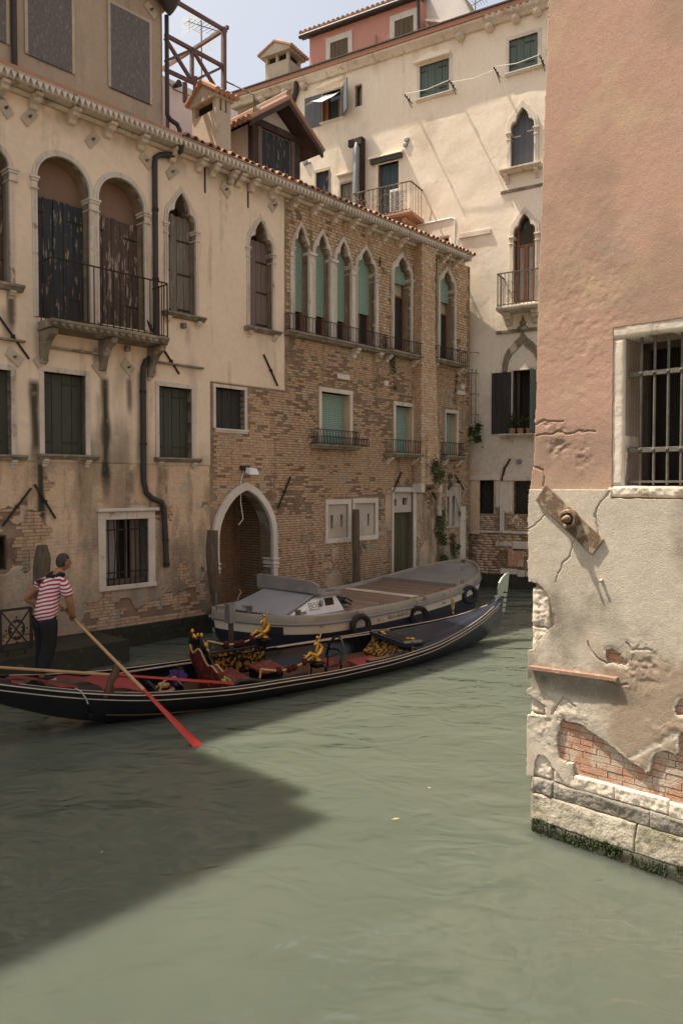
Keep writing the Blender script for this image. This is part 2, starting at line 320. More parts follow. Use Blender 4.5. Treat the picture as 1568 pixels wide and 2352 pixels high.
def skin(name, m, parent, s0, s1, z0, z1, cell, holes=(), rects=(), gone=None, n=.02, amp=.004, asc=1.2, amp2=0, back=0.0, edge=None, jit=.0, stain_shade=None, tone=None, dep=None, F=None, matidx=None):
    """plaster coat as a fine grid, holes where the wall shows"""
    gs = np.linspace(s0, s1, int((s1 - s0) / cell) + 1); gz = np.linspace(z0, z1, int((z1 - z0) / cell) + 1)
    for a, b, c, d in rects:
        for v in (a, b):
            if s0 < v < s1: gs[np.argmin(abs(gs - v))] = v
        for v in (c, d):
            if z0 < v < z1: gz[np.argmin(abs(gz - v))] = v
    S, Z = np.meshgrid(gs, gz, indexing='ij'); ns, nz = len(gs), len(gz)
    cs = (S[:-1, :-1] + S[1:, 1:]) / 2; cz = (Z[:-1, :-1] + Z[1:, 1:]) / 2
    keep = np.ones(cs.shape, bool)
    for a, b, c, d in rects: keep &= ~((cs > a) & (cs < b) & (cz > c) & (cz < d))
    for h in holes: keep &= ~inpoly(cs, cz, h)
    if edge is not None: keep &= edge(cs, cz)
    if gone is not None: keep &= ~gone(cs, cz)
    Nn = n + amp * (fbm(S, Z, asc, 3, 4) - .5) * 2 + (amp2 * (fbm(S, Z, 14, 4, 9) - .5) * 2 if amp2 else 0)
    if dep is not None: Nn = Nn + dep(S, Z)
    S2, Z2 = S.copy(), Z.copy()
    if jit:
        S2[1:-1, 1:-1] += (fbm(S, Z, 18, 2, 31)[1:-1, 1:-1] - .5) * jit; Z2[1:-1, 1:-1] += (fbm(S, Z, 18, 2, 47)[1:-1, 1:-1] - .5) * jit
    V = np.stack([S2, -Nn, Z2], 2).reshape(-1, 3); V2 = np.stack([S2, np.full_like(S, -back), Z2], 2).reshape(-1, 3)
    idx = np.arange(ns * nz).reshape(ns, nz)
    a, b, c, d = idx[:-1, :-1], idx[1:, :-1], idx[1:, 1:], idx[:-1, 1:]
    quads = [np.stack([x[keep] for x in (a, b, c, d)], 1)]
    T = ns * nz; K = np.pad(keep, 1)
    for (di, dj), (p, q) in (((-1, 0), (a, d)), ((1, 0), (c, b)), ((0, -1), (b, a)), ((0, 1), (d, c))):
        e = keep & ~K[1 + di:K.shape[0] - 1 + di, 1 + dj:K.shape[1] - 1 + dj]
        quads.append(np.stack([p[e], q[e], q[e] + T, p[e] + T], 1))
    fc = np.concatenate(quads); VV = np.concatenate([V, V2]); used = np.unique(fc); re = np.full(len(VV), -1); re[used] = np.arange(len(used))
    VV = VV[used]; fc = re[fc]
    me = bpy.data.meshes.new(name); me.vertices.add(len(VV)); me.vertices.foreach_set('co', VV.astype(np.float32).ravel())
    me.loops.add(fc.size); me.loops.foreach_set('vertex_index', fc.astype(np.int32).ravel()); me.polygons.add(len(fc))
    me.polygons.foreach_set('loop_start', np.arange(0, fc.size, 4, dtype=np.int32))
    me.update(calc_edges=True); me.validate()
    nq = len(quads[0]); sm = np.zeros(len(fc), bool); sm[:nq] = True; me.polygons.foreach_set('use_smooth', sm)
    for nm, fn in (('stain_shade', stain_shade), ('tone', tone)):
        if fn is not None:
            at = me.attributes.new(nm, 'FLOAT', 'POINT'); at.data.foreach_set('value', np.clip(fn(VV[:, 0], VV[:, 2]), 0, 1).astype(np.float32))
    return link(name, me, m, parent, F)

_cube = None
def unit_brick():
    global _cube
    if _cube is None: _cube = MB(1).box(-.5, .5, -.5, .5, -.5, .5).mesh('brick')
    return _cube
def bricks(parent, m, s0, s1, z0, z1, keep, F, bl=.25, bh=.068, j=.012, n=.012, nj=.006, single=300, size=.0, seed=1, dark=None, md=None, name='brick', wob=.0):
    """courses of bricks; the nearest are objects, the rest one mesh"""
    rnd = random.Random(seed); out = []
    z = z0; r = 0
    while z < z1:
        s = s0 - (bl / 2 if r % 2 else 0) - rnd.random() * .05
        while s < s1:
            w = bl * (rnd.choice((1, 1, 1, .5, .92, 1.08)))
            out.append((s + w / 2, z + bh / 2 + (rnd.random() - .5) * wob, w - j, bh - j + (rnd.random() - .5) * .006)); s += w
        z += bh; r += 1
    A = np.array(out); A = A[(A[:, 0] > s0) & (A[:, 0] < s1)]
    k = keep(A[:, 0], A[:, 1]); A = A[k]
    if len(A) == 0: return
    rs = np.random.RandomState(seed); N = n + (rs.rand(len(A)) - .5) * 2 * nj
    P = np.array([F.w(a, 0, z) for a, z in A[:, :2]]); dist = np.linalg.norm(P - np.array([0, 0, EYE]), axis=1)
    # only bricks the camera can frame count among the individuals
    xs = P[:, 0] / P[:, 1] * FPX + 784; ys = 1120 - (P[:, 2] - EYE) / P[:, 1] * FPX
    dist[(xs < -5) | (xs > 1573) | (ys < 0) | (ys > 2352)] += 1000
    order = np.argsort(dist); DK = dark(A[:, 0], A[:, 1]) if dark is not None else np.zeros(len(A), bool)
    N = np.where(DK, np.minimum(N, .002), N)
    tops = order[:single]; rest = order[single:]
    off = OFF.get(parent.name, Vector()) if parent is not None else Vector()
    me = unit_brick()
    for i in tops:
        o = bpy.data.objects.new(name, me); COL.objects.link(o); o.parent = parent
        if len(me.materials) == 0: me.materials.append(m)
        o.material_slots[0].link = 'OBJECT'; o.material_slots[0].material = md if DK[i] and md else m
        nn = N[i]; o.location = Vector((A[i, 0], -(nn - .05 / 2), A[i, 1])) - off; o.scale = (A[i, 2], .05, A[i, 3]); o.rotation_euler = (0, (rs.rand() - .5) * .02, 0)
    for sel, mm, nm in ((rest[~DK[rest]], m, 'brick_courses'), (rest[DK[rest]], md, 'eroded_brick_courses')):
        if len(sel) == 0: continue
        a = A[sel]; nn = N[sel]; c = np.zeros((len(sel), 8, 3)); q = 0
        for dz in (-.5, .5):
            for y in (0, 1):
                for dx in (-.5, .5):
                    c[:, q, 0] = a[:, 0] + dx * a[:, 2] * (1 - .02 * y); c[:, q, 1] = -np.where(y, nn, nn - .05); c[:, q, 2] = a[:, 1] + dz * a[:, 3] * (1 - .05 * y); q += 1
        f0 = np.array([(4, 6, 7, 5), (0, 1, 3, 2), (2, 3, 7, 6), (0, 2, 6, 4), (1, 5, 7, 3)]); fc = (f0[None] + 8 * np.arange(len(sel))[:, None, None]).reshape(-1, 4)
        b = bpy.data.meshes.new(nm); b.vertices.add(len(sel) * 8); b.vertices.foreach_set('co', c.astype(np.float32).ravel()); b.loops.add(fc.size)
        b.loops.foreach_set('vertex_index', fc.astype(np.int32).ravel()); b.polygons.add(len(fc)); b.polygons.foreach_set('loop_start', np.arange(0, fc.size, 4, dtype=np.int32)); b.update(calc_edges=True)
        o = link(nm, b, mm, parent); tag(o, kind='stuff')

# ------------------------------------------------------------ openings
TRE_I = [(-1, 0), (-1, .12), (-.98, .24), (-.90, .35), (-.76, .42), (-.58, .44), (-.53, .50), (-.52, .58), (-.46, .68), (-.34, .79), (-.17, .90), (0, 1)]
TRE_O = [(-1, 0), (-1, .14), (-.98, .27), (-.92, .38), (-.82, .47), (-.71, .53), (-.60, .58), (-.53, .65), (-.42, .73), (-.27, .82), (-.10, .92), (0, 1)]
RND = [(-math.cos(t * math.pi / 20), math.sin(t * math.pi / 20)) for t in range(11)]
PNT = [(-1, 0), (-.985, .13), (-.95, .26), (-.89, .39), (-.80, .52), (-.69, .64), (-.55, .76), (-.40, .86), (-.22, .94), (-.1, .98), (0, 1)]
def arch(shape, a0, a1, zs, zt, zb=None):
    c = (a0 + a1) / 2; h = (a1 - a0) / 2
    P = [(c + u * h, zs + v * (zt - zs)) for u, v in shape]; P += [(2 * c - a, z) for a, z in P[-2::-1]]
    return ([(a0, zb)] if zb is not None else []) + P + ([(a1, zb)] if zb is not None else [])
def top_at(P, s):
    zs = [z0 + (z1 - z0) * (s - a0) / (a1 - a0) for (a0, z0), (a1, z1) in zip(P, P[1:]) if min(a0, a1) <= s <= max(a0, a1) and abs(a1 - a0) > 1e-6]
    return max(zs) if zs else None
def inset(P, d):
    """shrink an opening outline towards its middle"""
    cx = sum(a for a, z in P) / len(P); zmin = min(z for a, z in P)
    return [(a + (d if a < cx else -d), z - (d if z > zmin + .01 else 0)) for a, z in P]
def planks(parent, P, zb, k, m, n0, n1, name='shutter_plank', gap=.006, drop=None, lean=.01, zt=None, skip=()):
    a0 = min(a for a, z in P) + .01; a1 = max(a for a, z in P) - .01; w = (a1 - a0) / k
    for i in range(k):
        if i in skip: continue
        x0 = a0 + i * w + gap; x1 = a0 + (i + 1) * w - gap; tp = []
        for t in range(5):
            x = x0 + (x1 - x0) * t / 4; z = top_at(P, x) if zt is None else zt
            if z is None: z = zb + .2
            if drop: z = min(z, drop + random.uniform(-.02, .03))
            tp.append((x, z - .01))
        d = random.uniform(-lean, lean)
        MB().prism([(x0, zb + .01), (x1, zb + .01)] + tp[::-1], n0 + d, n1 + d).build(name, m, parent)
def hinges(parent, rows, n, m=None):
    for a0, a1, z in rows: MB().box(a0, a1, n, n + .015, z - .018, z + .018).build('hinge', m or M['iron'], parent)
def pane(parent, P, n, m=None, name='pane'):
    MB().prism(P, n - .02, n).build(name, m or M['glass'], parent)
def corbel(mb, s, w, z, out, h, n=0):
    """a scrolled bracket"""
    mb.prisms([(n, z), (n + out, z), (n + out, z - h * .22), (n + out * .8, z - h * .3), (n + out * .72, z - h * .5), (n + out * .4, z - h * .62), (n + out * .3, z - h * .9), (n, z - h)], s - w / 2, s + w / 2)
def sill(parent, a0, a1, z, out=.16, th=.09, m=None, cs=(), name='sill', ch=.16):
    mb = MB(); mb.prisms([(0, z), (out, z), (out, z - th * .4), (out * .8, z - th * .55), (out * .55, z - th), (0, z - th)], a0, a1)
    o = mb.build(name, m or M['stoned'], parent, bevel=.006)
    for c in cs:
        k = MB(); corbel(k, c, .11, z - th, out * .75, ch); k.build('corbel', M['stone'], parent, bevel=.006)
    return o
def text(parent, body, size, pos, mtx, m, name, F=None, ex=.002, space=1.0):
    cu = bpy.data.curves.new(name, 'FONT'); cu.body = body; cu.size = size; cu.extrude = ex; cu.space_character = space; cu.align_y = 'CENTER'
    o = bpy.data.objects.new(name, cu); COL.objects.link(o); dg = bpy.context.evaluated_depsgraph_get()
    me = bpy.data.meshes.new_from_object(o.evaluated_get(dg)); bpy.data.objects.remove(o); bpy.data.curves.remove(cu)
    q = link(name, me, m, parent, off=False); q.matrix_local = Matrix.Translation(pos) @ mtx; return q
# ============================================================ left bank: ochre palazzo and brick palazzo
def lz(k, X, Y, d=0): return L.q(k, X, Y, d)
def opx(F, tl, tr, ysp, tip, d=0, shape=TRE_I, zb=None):
    """opening from picture points: bottom left, bottom right, spring (left), tip"""
    a0, b = F.px(*tl, d); a1 = F.px(*tr, d)[0]; zs = F.px(tl[0], ysp, d)[1]; zt = F.px(*tip, d)[1]
    return arch(shape, a0, a1, zs, zt, b if zb is None else zb)
def outer_of(P, w, shape, up, k=TRE_I):
    a0 = P[0][0] - w; a1 = P[-1][0] + w; zt = max(z for a, z in P) + up; zs = P[1][1]; return arch(shape, a0, a1, zs, zt, P[0][1])
def rect(F, a, b, d=0):
    s0, z1 = F.px(*a, d); s1, z0 = F.px(*b, d); return s0, s1, z0, z1
def rpoly(r): return [(r[0], r[2]), (r[0], r[3]), (r[1], r[3]), (r[1], r[2])]
S498 = L.px(483, 1200)[0]; S652 = L.px(652, 700)[0]; ZN = L.px(652, 896)[1]; TOP = 10.86

pal = thing('ochre_palazzo', 'ochre plastered canal palace with round-arched shuttered windows, diamond wall plates and toothed white cornice', 'building', L, (9, 0, 0))
bri = thing('brick_palazzo', 'bare brick canal palace with a row of four gothic windows and green roller blinds', 'building', L, (16, 0, 0))
def D5(X, Y): return .1867 * X, 313.6 + .1867 * Y
def D4(X, Y): return 250.9 + .2 * X, 345 + .2 * Y
A0 = opx(L, (-52, 640), (22, 640), 397, (-14, 340), shape=RND)
A1 = opx(L, D5(468, 2220), D5(1105, 2250), D5(0, 600)[1], D5(760, 265), shape=RND)
A2 = opx(L, D5(1218, 2290), D4(400, 2060), 470, D5(1425, 505), shape=RND)
for P in (A0, A1, A2):
    h = (P[-1][0] - P[0][0]) / 2; zt = max(z for a, z in P); Q0 = arch(RND, P[0][0], P[-1][0], zt - h, zt, P[0][1]); P[:] = Q0
G1 = opx(L, D4(668, 1860), D4(985, 1900), D4(0, 850)[1], D4(826, 500))
G2 = opx(L, Q(5, 473, 1115), Q(5, 660, 1140), Q(5, 0, 470)[1], Q(5, 568, 245))
W0 = rect(L, (-60, 842), (27, 1045)); W1 = rect(L, (100, 853), (197, 1046)); W2 = rect(L, (364, 886), (440, 1053)); W3 = rect(L, (494, 889), (561, 988))
W1 = (W1[0], W1[1], W1[2], L.px(100, 853)[1]); BW = rect(L, (241, 1194), (340, 1345)); BW = (BW[0], BW[1], L.px(241, 1347)[1], L.px(241, 1194)[1]); W4 = rect(L, (-12, 1233), (10, 1308))
recs = [W0, W1, W2, BW, W4]
arcs = [A0, A1, A2, G1, G2]
def ins(P): return P
SL = 2.0
filled([(SL, -.6), (S498, -.6), (S498, ZN), (S652, ZN), (S652, TOP), (SL, TOP)], [rpoly(r) for r in recs] + arcs, -.42, 0, 'wall', [M['mortar']], pal)
MB().box(SL, S498, -7, -.6, -.6, TOP).build('house_core', M['inner'], pal); MB().box(S498 + .01, S652, -7, -.6, ZN + .05, TOP).build('house_core', M['inner'], pal)
fr_outer = {}
def frame_arch(parent, P, w, shape, up, n1=.045, m='stone', name='window', n0=-.1):
    O = outer_of(P, w, shape, up); mb = MB(); I = P
    mb.band(O, I, n0, n1)
    O2 = outer_of(P, w * .45, shape, up * .4); mb.band(O2, inset(P, -.002), n1, n1 + .018)
    return mb.build(name, M[m], parent, bevel=.004), O
# ---- round-arched loggia windows
w1, O1 = frame_arch(pal, A1, .10, RND, .12); w2, O2 = frame_arch(pal, A2, .10, RND, .12); w0, O0 = frame_arch(pal, A0, .10, RND, .12)
for wv, P, m, dr in ((w0, A0, 'woodbr', None), (w1, A1, 'woodb', L.px(*D5(468, 670))[1]), (w2, A2, 'woodbr', L.px(*D5(1225, 915))[1])):
    zb = P[0][1]; dr = dr or zb + 2.05
    planks(wv, P, zb, 5, M[m], -.26, -.22, drop=dr, lean=.012)
    MB().prism(P, -.41, -.38).build('plastered_infill', M['innerb'], wv)
    a0, a1 = P[0][0], P[-1][0]
    hinges(wv, [(a0 + .02, a0 + .22, zb + .35), (a1 - .32, a1 - .02, zb + .5), (a0 + .02, a0 + .25, dr - .3), (a1 - .35, a1 - .02, dr - .35)], -.22)
# capitals and pilasters
def capital(parent, s0, s1, z, n=.07):
    mb = MB(); mb.box(s0 - .035, s1 + .035, -.25, n + .035, z - .05, z); mb.box(s0 - .015, s1 + .015, -.25, n + .018, z - .10, z - .05); mb.box(s0, s1, -.25, n, z - .22, z - .10); mb.box(s0 - .02, s1 + .02, -.25, n + .02, z - .25, z - .22)
    mb.build('capital', M['stone'], parent, bevel=.008)
zc1 = A1[1][1]; zc2 = A2[1][1]
capital(w1, A1[0][0] - .11, A1[0][0], zc1 + .02); capital(w1, A1[-1][0] + .004, A2[0][0] - .004, zc1 - .08); capital(w2, A2[-1][0], A2[-1][0] + .13, zc2 - .0); capital(w0, A0[-1][0], A0[-1][0] + .15, A0[1][1] + .02)
MB().box(A1[-1][0] + .003, A2[0][0] - .003, -.40, .035, A1[0][1], zc1 - .33).build('pilaster', M['stone'], w1, bevel=.006)
sill(w0, A0[0][0] - .2, A0[-1][0] + .22, A0[0][1], .2, .12, cs=(A0[-1][0] + .02,))
# ---- gothic single windows
for P, m, cs in ((G1, 'woodg', 1), (G2, 'wood', 1)):
    wv, O = frame_arch(pal, P, .085, TRE_O, .16, .05); zb = P[0][1]; a0, a1 = P[0][0], P[-1][0]
    planks(wv, P, zb, 4, M[m], -.2, -.165, drop=P[1][1] + .32); pane(wv, P, -.36, M['inner'], 'dark_opening')
    MB().box(a1 - .16, a1 - .10, -.3, -.24, zb, P[1][1] + .3).build('inner_frame', M['orangewood'], wv)
    hinges(wv, [(a0 + .02, a0 + .2, z) for z in (zb + .12, zb + 1.0, zb + 1.75)] + [(a1 - .36, a1 - .02, z) for z in (zb + .15, zb + .95, zb + 1.7)], -.165)
    sill(wv, a0 - .17, a1 + .2, zb, .2, .10, cs=(a0 - .02, a1 + .05)); capital(wv, a0 - .09, a0, P[1][1] + .03, .055); capital(wv, a1, a1 + .09, P[1][1] + .03, .055)
# ---- rectangular shuttered windows
def rwindow(parent, r, w=.10, m='darkgreen', k=4, ns=-.13, sl=None, top=None, fm='stone', wt=None, hinge=True, name='window', sm=None, cs=True, wl=None, n1=.04, slo=.17):
    s0, s1, z0, z1 = r; wt = wt or w; wl = w if wl is None else wl; mb = MB()
    mb.box(s0 - wl, s0, -.3, n1, z0, z1); mb.box(s1, s1 + w, -.3, n1, z0, z1); mb.box(s0 - wl, s1 + w, -.3, n1 + .003, z1, z1 + wt)
    o = mb.build(name, M[fm], parent, bevel=.006)
    MB().box(s0 + .002, s1 - .002, -.40, -.34, z0, z1).build('dark_opening', M['inner'], o)
    if k:
        P = rpoly(r); planks(o, [P[0], P[1], P[2], P[3]], z0, k, M[m], ns - .03, ns, zt=z1, gap=.006, lean=.004)
        if hinge: hinges(o, [(s0 + .02, s0 + .2, z1 - .2), (s1 - .42, s1 - .12, z1 - .2), (s0 + .02, s0 + .2, z0 + .25), (s1 - .42, s1 - .12, z0 + .25)], ns, M['blackgreen'])
    if sl: sill(o, s0 - sl, s1 + sl + .06, z0, slo, .1, M[sm] if sm else None, cs=(s0 - .0, s1 + .02) if cs else ())
    return o
rwindow(pal, W0, sl=.2); rwindow(pal, W1, sl=.18); rwindow(pal, W2, sl=.14)
rwindow(pal, W4, w=.03, k=0, fm='beam')
bw = rwindow(pal, BW, w=.17, k=0, wt=.16, fm='stone', n1=.05)
s0, s1, z0, z1 = BW
MB().box(s0 - .17, s1 + .19, -.3, .07, z0 - .10, z0).build('sill', M['stone'], bw, bevel=.01)
MB().box(s0 - .2, s1 + .24, -.02, .13, z1 + .165, z1 + .24).build('hood', M['stonew'], bw, bevel=.02)
for i in range(8):
    t = (i + .5) / 8; x = s0 + (s1 - s0) * t; b = .05 * math.sin(i * 2.3) if i in (1, 2, 3) else .0
    MB().tube([(x, .02, z0), (x + b * .2, .03, z0 + .35), (x + b, .03, z0 + .8), (x + b * .3, .02, z1 - .1), (x, .02, z1)], .014, 6).build('window_bar', M['iron'], bw)
for z in (z0 + .27, z1 - .22): MB().box(s0 - .04, s1 + .04, .0, .02, z - .014, z + .014).build('window_bar', M['iron'], bw)
MB().box(s0 + .18, s0 + .42, -.30, -.26, z0 + .12, z1).build('curtain', M['curtain'], bw); MB().box(s0 + .62, s0 + .66, -.28, -.22, z0 + .12, z1).build('inner_frame', M['wood'], bw)
MB().box(s1 - .28, s1 - .06, -.28, -.24, z0 + .1, z1).build('inner_frame', M['wood'], bw); MB().box(s0, s1, -.3, -.1, z0, z0 + .1).build('inner_sill', M['wood'], bw)
# ---- plaster coats
def streaks(S, Z):
    r = np.zeros(np.shape(S))
    for x, y0, y1, wd, k in [(78, 868, 1085, .085, 1), (92, 1055, 1235, .07, 1), (86, 990, 1140, .10, .5), (240, 862, 1190, .085, 1), (228, 900, 1120, .07, .4), (296, 862, 960, .05, .8), (299, 1075, 1150, .07, .5), (24, 662, 775, .06, .9), (14, 700, 800, .08, .4),
                             (326, 850, 1140, .10, .55), (345, 1140, 1330, .05, .5), (303, 1150, 1162, .5, .55), (245, 1140, 1158, .4, .4), (92, 1155, 1210, .03, .8), (430, 742, 800, .05, .3), (85, 735, 850, .05, .35), (218, 790, 840, .05, .6), (285, 790, 850, .04, .4), (60, 1068, 1200, .04, .2)]:
        a, zt = L.px(x, y0); zb = L.px(x, y1)[1]; wv = wd * (.7 + .6 * vnoise(Z * 2.2, Z * 0, int(x)))
        a2 = a + .05 * (vnoise(Z * 1.3, Z * 0 + 3, int(x)) - .5); e = np.clip((zt - Z) / .12, 0, 1) * np.clip((Z - zb) / (.3 * (zt - zb)), 0, 1)
        r = np.maximum(r, k * np.exp(-((S - a2) / (wv * 1.25)) ** 4 * .8) * e)
    r = np.maximum(r, .45 * np.clip((fbm(S * 2.2, Z * .5, 1.0, 4, 12) - .58) * 6, 0, 1) * np.clip((8.5 - Z) / 4, 0, 1))
    r = np.maximum(r, .5 * np.clip((Z - TOP + .55) / .5, 0, 1) * np.clip((fbm(S * 2, Z, 1.5, 3, 20) - .42) * 4, 0, 1))
    return r
mid = [outer_of(P, .05, RND, .06) for P in (A0, A1, A2)] + [outer_of(P, .05, TRE_O, .09) for P in (G1, G2)]
mid2 = [O0, O1, O2]
pier = [[(A1[-1][0] - .1, A1[0][1]), (A1[-1][0] - .1, zc1 - .1), (A2[0][0] + .1, zc1 - .1), (A2[0][0] + .1, A1[0][1])]]
rr = [(a - .06, b + .06, c - .005, d + .06) for a, b, c, d in recs]
def bnd(S, Z): return ~((S > S498) & (Z < ZN))
ZL = 3.9
skin('plaster_coat', M['plL'], pal, 5.2, S652, ZL, TOP, .045, mid + pier, rr, edge=bnd, n=.022, amp=.006, stain_shade=streaks, tone=lambda S, Z: np.clip((4.9 - Z) / 1.2, 0, 1) * fbm(S, Z, 1.1, 4, 6) * 1.1 + .25 * fbm(S, Z, .4, 3, 8))
def goneL(S, Z):
    f = fbm(S, Z, .9, 5, 60); f2 = fbm(S, Z, 3.0, 4, 65); t = .66 - .10 * np.clip((1.9 - Z) / 1.2, 0, 1) - .05 * np.clip((S - 9.4) / 1.2, 0, 1)
    for x, y, rad in ((30, 1290, .45), (15, 1180, .3), (200, 1215, .35), (355, 1180, .35), (465, 1160, .35), (330, 1430, .6), (420, 1440, .6), (210, 1420, .45), (475, 1240, .3), (100, 1215, .3)):
        a, z = L.px(x, y); t = t - .17 * np.exp(-((S - a) ** 2 + ((Z - z) * 1.3) ** 2) / rad ** 2)
    return (f * .65 + f2 * .35) > t
def relief(S, Z):
    c = np.floor(Z / .068); fz = Z / .068 - c; fs = (S + .125 * (c % 2)) / .25; fs = fs - np.floor(fs)
    j = ((fz < .2) | (fs < .07)) * 1.0; return -.0065 * j * np.clip((fbm(S, Z, 1.4, 3, 70) - .4) * 5, 0, 1)
rl = [(a - .08, b + .08, c - .06, d + .08) for a, b, c, d in (BW, W4)]
skin('lower_plaster_coat', M['plLow'], pal, 5.2, S498 - .02, .42, ZL, .022, (), rl, gone=goneL, n=.0235, amp=.006, amp2=.007, jit=.035, dep=relief, stain_shade=streaks, tone=lambda S, Z: np.clip((2.4 - Z) / 1.6, 0, 1) * .6 + .5 * fbm(S, Z, .8, 4, 81) - .1)
def kL(S, Z):
    k = np.ones(len(S), bool)
    for a, b, c, d in (BW, W4): k &= ~((S > a - .28) & (S < b + .28) & (Z > c - .12) & (Z < d + .25))
    return k & (goneL(S, Z) | goneL(S + .12, Z) | goneL(S - .12, Z))
bricks(pal, M['brick'], 5.4, S498 - .1, .42, ZL, kL, L, n=.016, nj=.006, seed=4, dark=lambda S, Z: (fbm(S, Z, 3, 3, 90) > .64), md=M['brickdark'])
MB().box(3, S498, 0, .06, -.6, .42).build('wet_footing', M['wet'], pal)
bricks(pal, M['wet'], 5.4, S498 - .12, .0, .42, lambda S, Z: S > 0, L, n=.072, nj=.012, bl=.45, bh=.14, seed=41, name='footing_stone')
# ---- wall plates
for pts, k in [([(20, 655), (90, 775), (45, 812), (-25, 700)], 1), ([(205, 728), (255, 785), (180, 863), (133, 798)], 1), ([(633, 888), (675, 940), (605, 1012), (565, 950)], 1),
               ([(962, 1022), (1028, 1110), (1000, 1155), (935, 1067)], 1), ([(1163, 1110), (1207, 1165), (1140, 1220), (1112, 1165)], 1), ([(1503, 1222), (1555, 1300), (1533, 1345), (1480, 1270)], 1),
               ([(840, 1345), (860, 1385), (820, 1442), (790, 1392)], 2), ([(60, 868), (160, 950), (120, 1008), (30, 920)], 4), ([(305, 900), (328, 965), (258, 1018), (218, 955)], 4),
               ([(650, 955), (718, 1045), (685, 1088), (613, 998)], 4), ([(845, 945), (907, 1015), (877, 1077), (810, 990)], 4), ([(1025, 985), (1050, 1010), (1050, 1060), (1000, 1103), (990, 1050)], 4)]:
    P = [lz(k, *p) for p in pts]; o = MB().prism(P, .02, .055).build('wall_plate', M['chim'], pal, bevel=.004)
    c = (sum(p[0] for p in P) / len(P), sum(p[1] for p in P) / len(P)); MB().lathe([(.028, 0), (.028, .03), (.018, .035), (.018, .085)], (c[0], .055, c[1]), 8, 'n').build('bolt', M['rust'], o)
def stake(k, a, b, parent, F=L, r=.022):
    p = F.q(k, *a); q = F.q(k, *b); n = .05; m = ((p[0] + q[0]) / 2, (p[1] + q[1]) / 2)
    mb = MB().bar((p[0], n, p[1]), (q[0], n, q[1]), r * 1.7, r * 1.4); mb.box(m[0] - .03, m[0] + .03, 0, .085, m[1] - .03, m[1] + .03); mb.build('tie_bar', M['iron'], parent)
for a in [(4, (-30, 640), (190, 950)), (4, (1090, 875), (1203, 1052)), (7, (205, 530), (12, 785)), (7, (228, 505), (368, 733)), (5, (585, 1342), (700, 1600)), (4, (985, 690), (1025, 765))]: stake(*a, pal)
for a in [(8, (805, 775), (703, 1030)), (9, (345, 478), (280, 628)), (9, (548, 568), (608, 688)), (9, (755, 500), (818, 610))]: stake(*a, bri)
for a, b in (((275, 862), (670, 912)), ((1040, 967), (1362, 1014)), ((-70, 800), (160, 848))):
    p = lz(4, *a); q = lz(4, *b); MB().box(p[0], q[0], 0, .12, p[1] - .03, p[1] + .01).build('drip_ledge', M['stoned'], pal, bevel=.006)
for X, Y in ((1378, 1120), ): pass
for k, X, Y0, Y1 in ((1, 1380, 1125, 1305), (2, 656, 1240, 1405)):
    p = lz(k, X, Y0); q = lz(k, X, Y1); MB().box(p[0] - .02, p[0] + .02, .0, .03, q[1], p[1]).build('slit_shade_strip', M['inner'], pal)  # raised dark strip; the slit's inner shade is put into its colour
for X, Y in ((440, 770), (835, 880), (1215, 725)):
    p = lz(4, X, Y); MB().box(p[0], p[0] + .10, 0, .14, p[1] - .06, p[1] + .06).build('stone_stub', M['stoned'], pal, bevel=.02)
# ---- cornice with teeth, corbels, tiles
CN = .45
def cornice(parent, s0, s1):
    mb = MB(); mb.prisms([(0, TOP + .02), (CN - .05, TOP + .02), (CN - .05, TOP + .13), (CN - .0, TOP + .13), (CN + .03, TOP + .145), (CN + .03, TOP + .165), (-.1, TOP + .165), (-.1, TOP - .06), (.1, TOP - .06), (.16, TOP + .0)], s0, s1)
    mb.build('cornice', M['stone'], parent, bevel=.006)
def teeth(parent, s0, s1):
    mb = MB(); x = s0
    while x < s1 - .1:
        h = random.uniform(.9, 1.05); mb.add([(x, CN - .06, TOP + .135), (x + .118, CN - .06, TOP + .135), (x + .059, CN - .06, TOP + .135 - .15 * h), (x + .004, CN + .02, TOP + .13), (x + .114, CN + .02, TOP + .13), (x + .059, CN + .015, TOP + .0)], [(0, 1, 2), (3, 5, 4), (0, 2, 5, 3), (1, 4, 5, 2), (0, 3, 4, 1)]); x += .122
    mb.build('cornice_teeth', M['stonew'], parent)
cornice(pal, 5.0, S652); cornice(bri, S652, L.px(1086, 600, .45)[0]); teeth(pal, 5.0, S652); teeth(bri, S652 + .02, L.px(1080, 600, .45)[0])
cps = [(1, 30, 530)] + [(1, *p) for p in [(250, 620), (510, 720), (755, 820), (975, 910), (1190, 1000), (1370, 1080), (1460, 1115)]] + [(2, *p) for p in [(570, 1180), (620, 1190), (710, 1225), (850, 1285), (1000, 1350), (1135, 1400), (1275, 1455), (1390, 1500)]] + [(6, *p) for p in [(130, 90), (255, 145), (375, 195), (525, 225), (600, 270), (700, 320), (795, 360)]]
for k, X, Y in cps:
    s = L.q(k, X, Y, .22)[0]; mb = MB(); corbel(mb, s, .15, TOP - .0, .36, .27); mb.build('corbel', M['stone'], pal if s < S652 else bri, bevel=.008)
STALL = L.px(373, 250, -.25)[0]
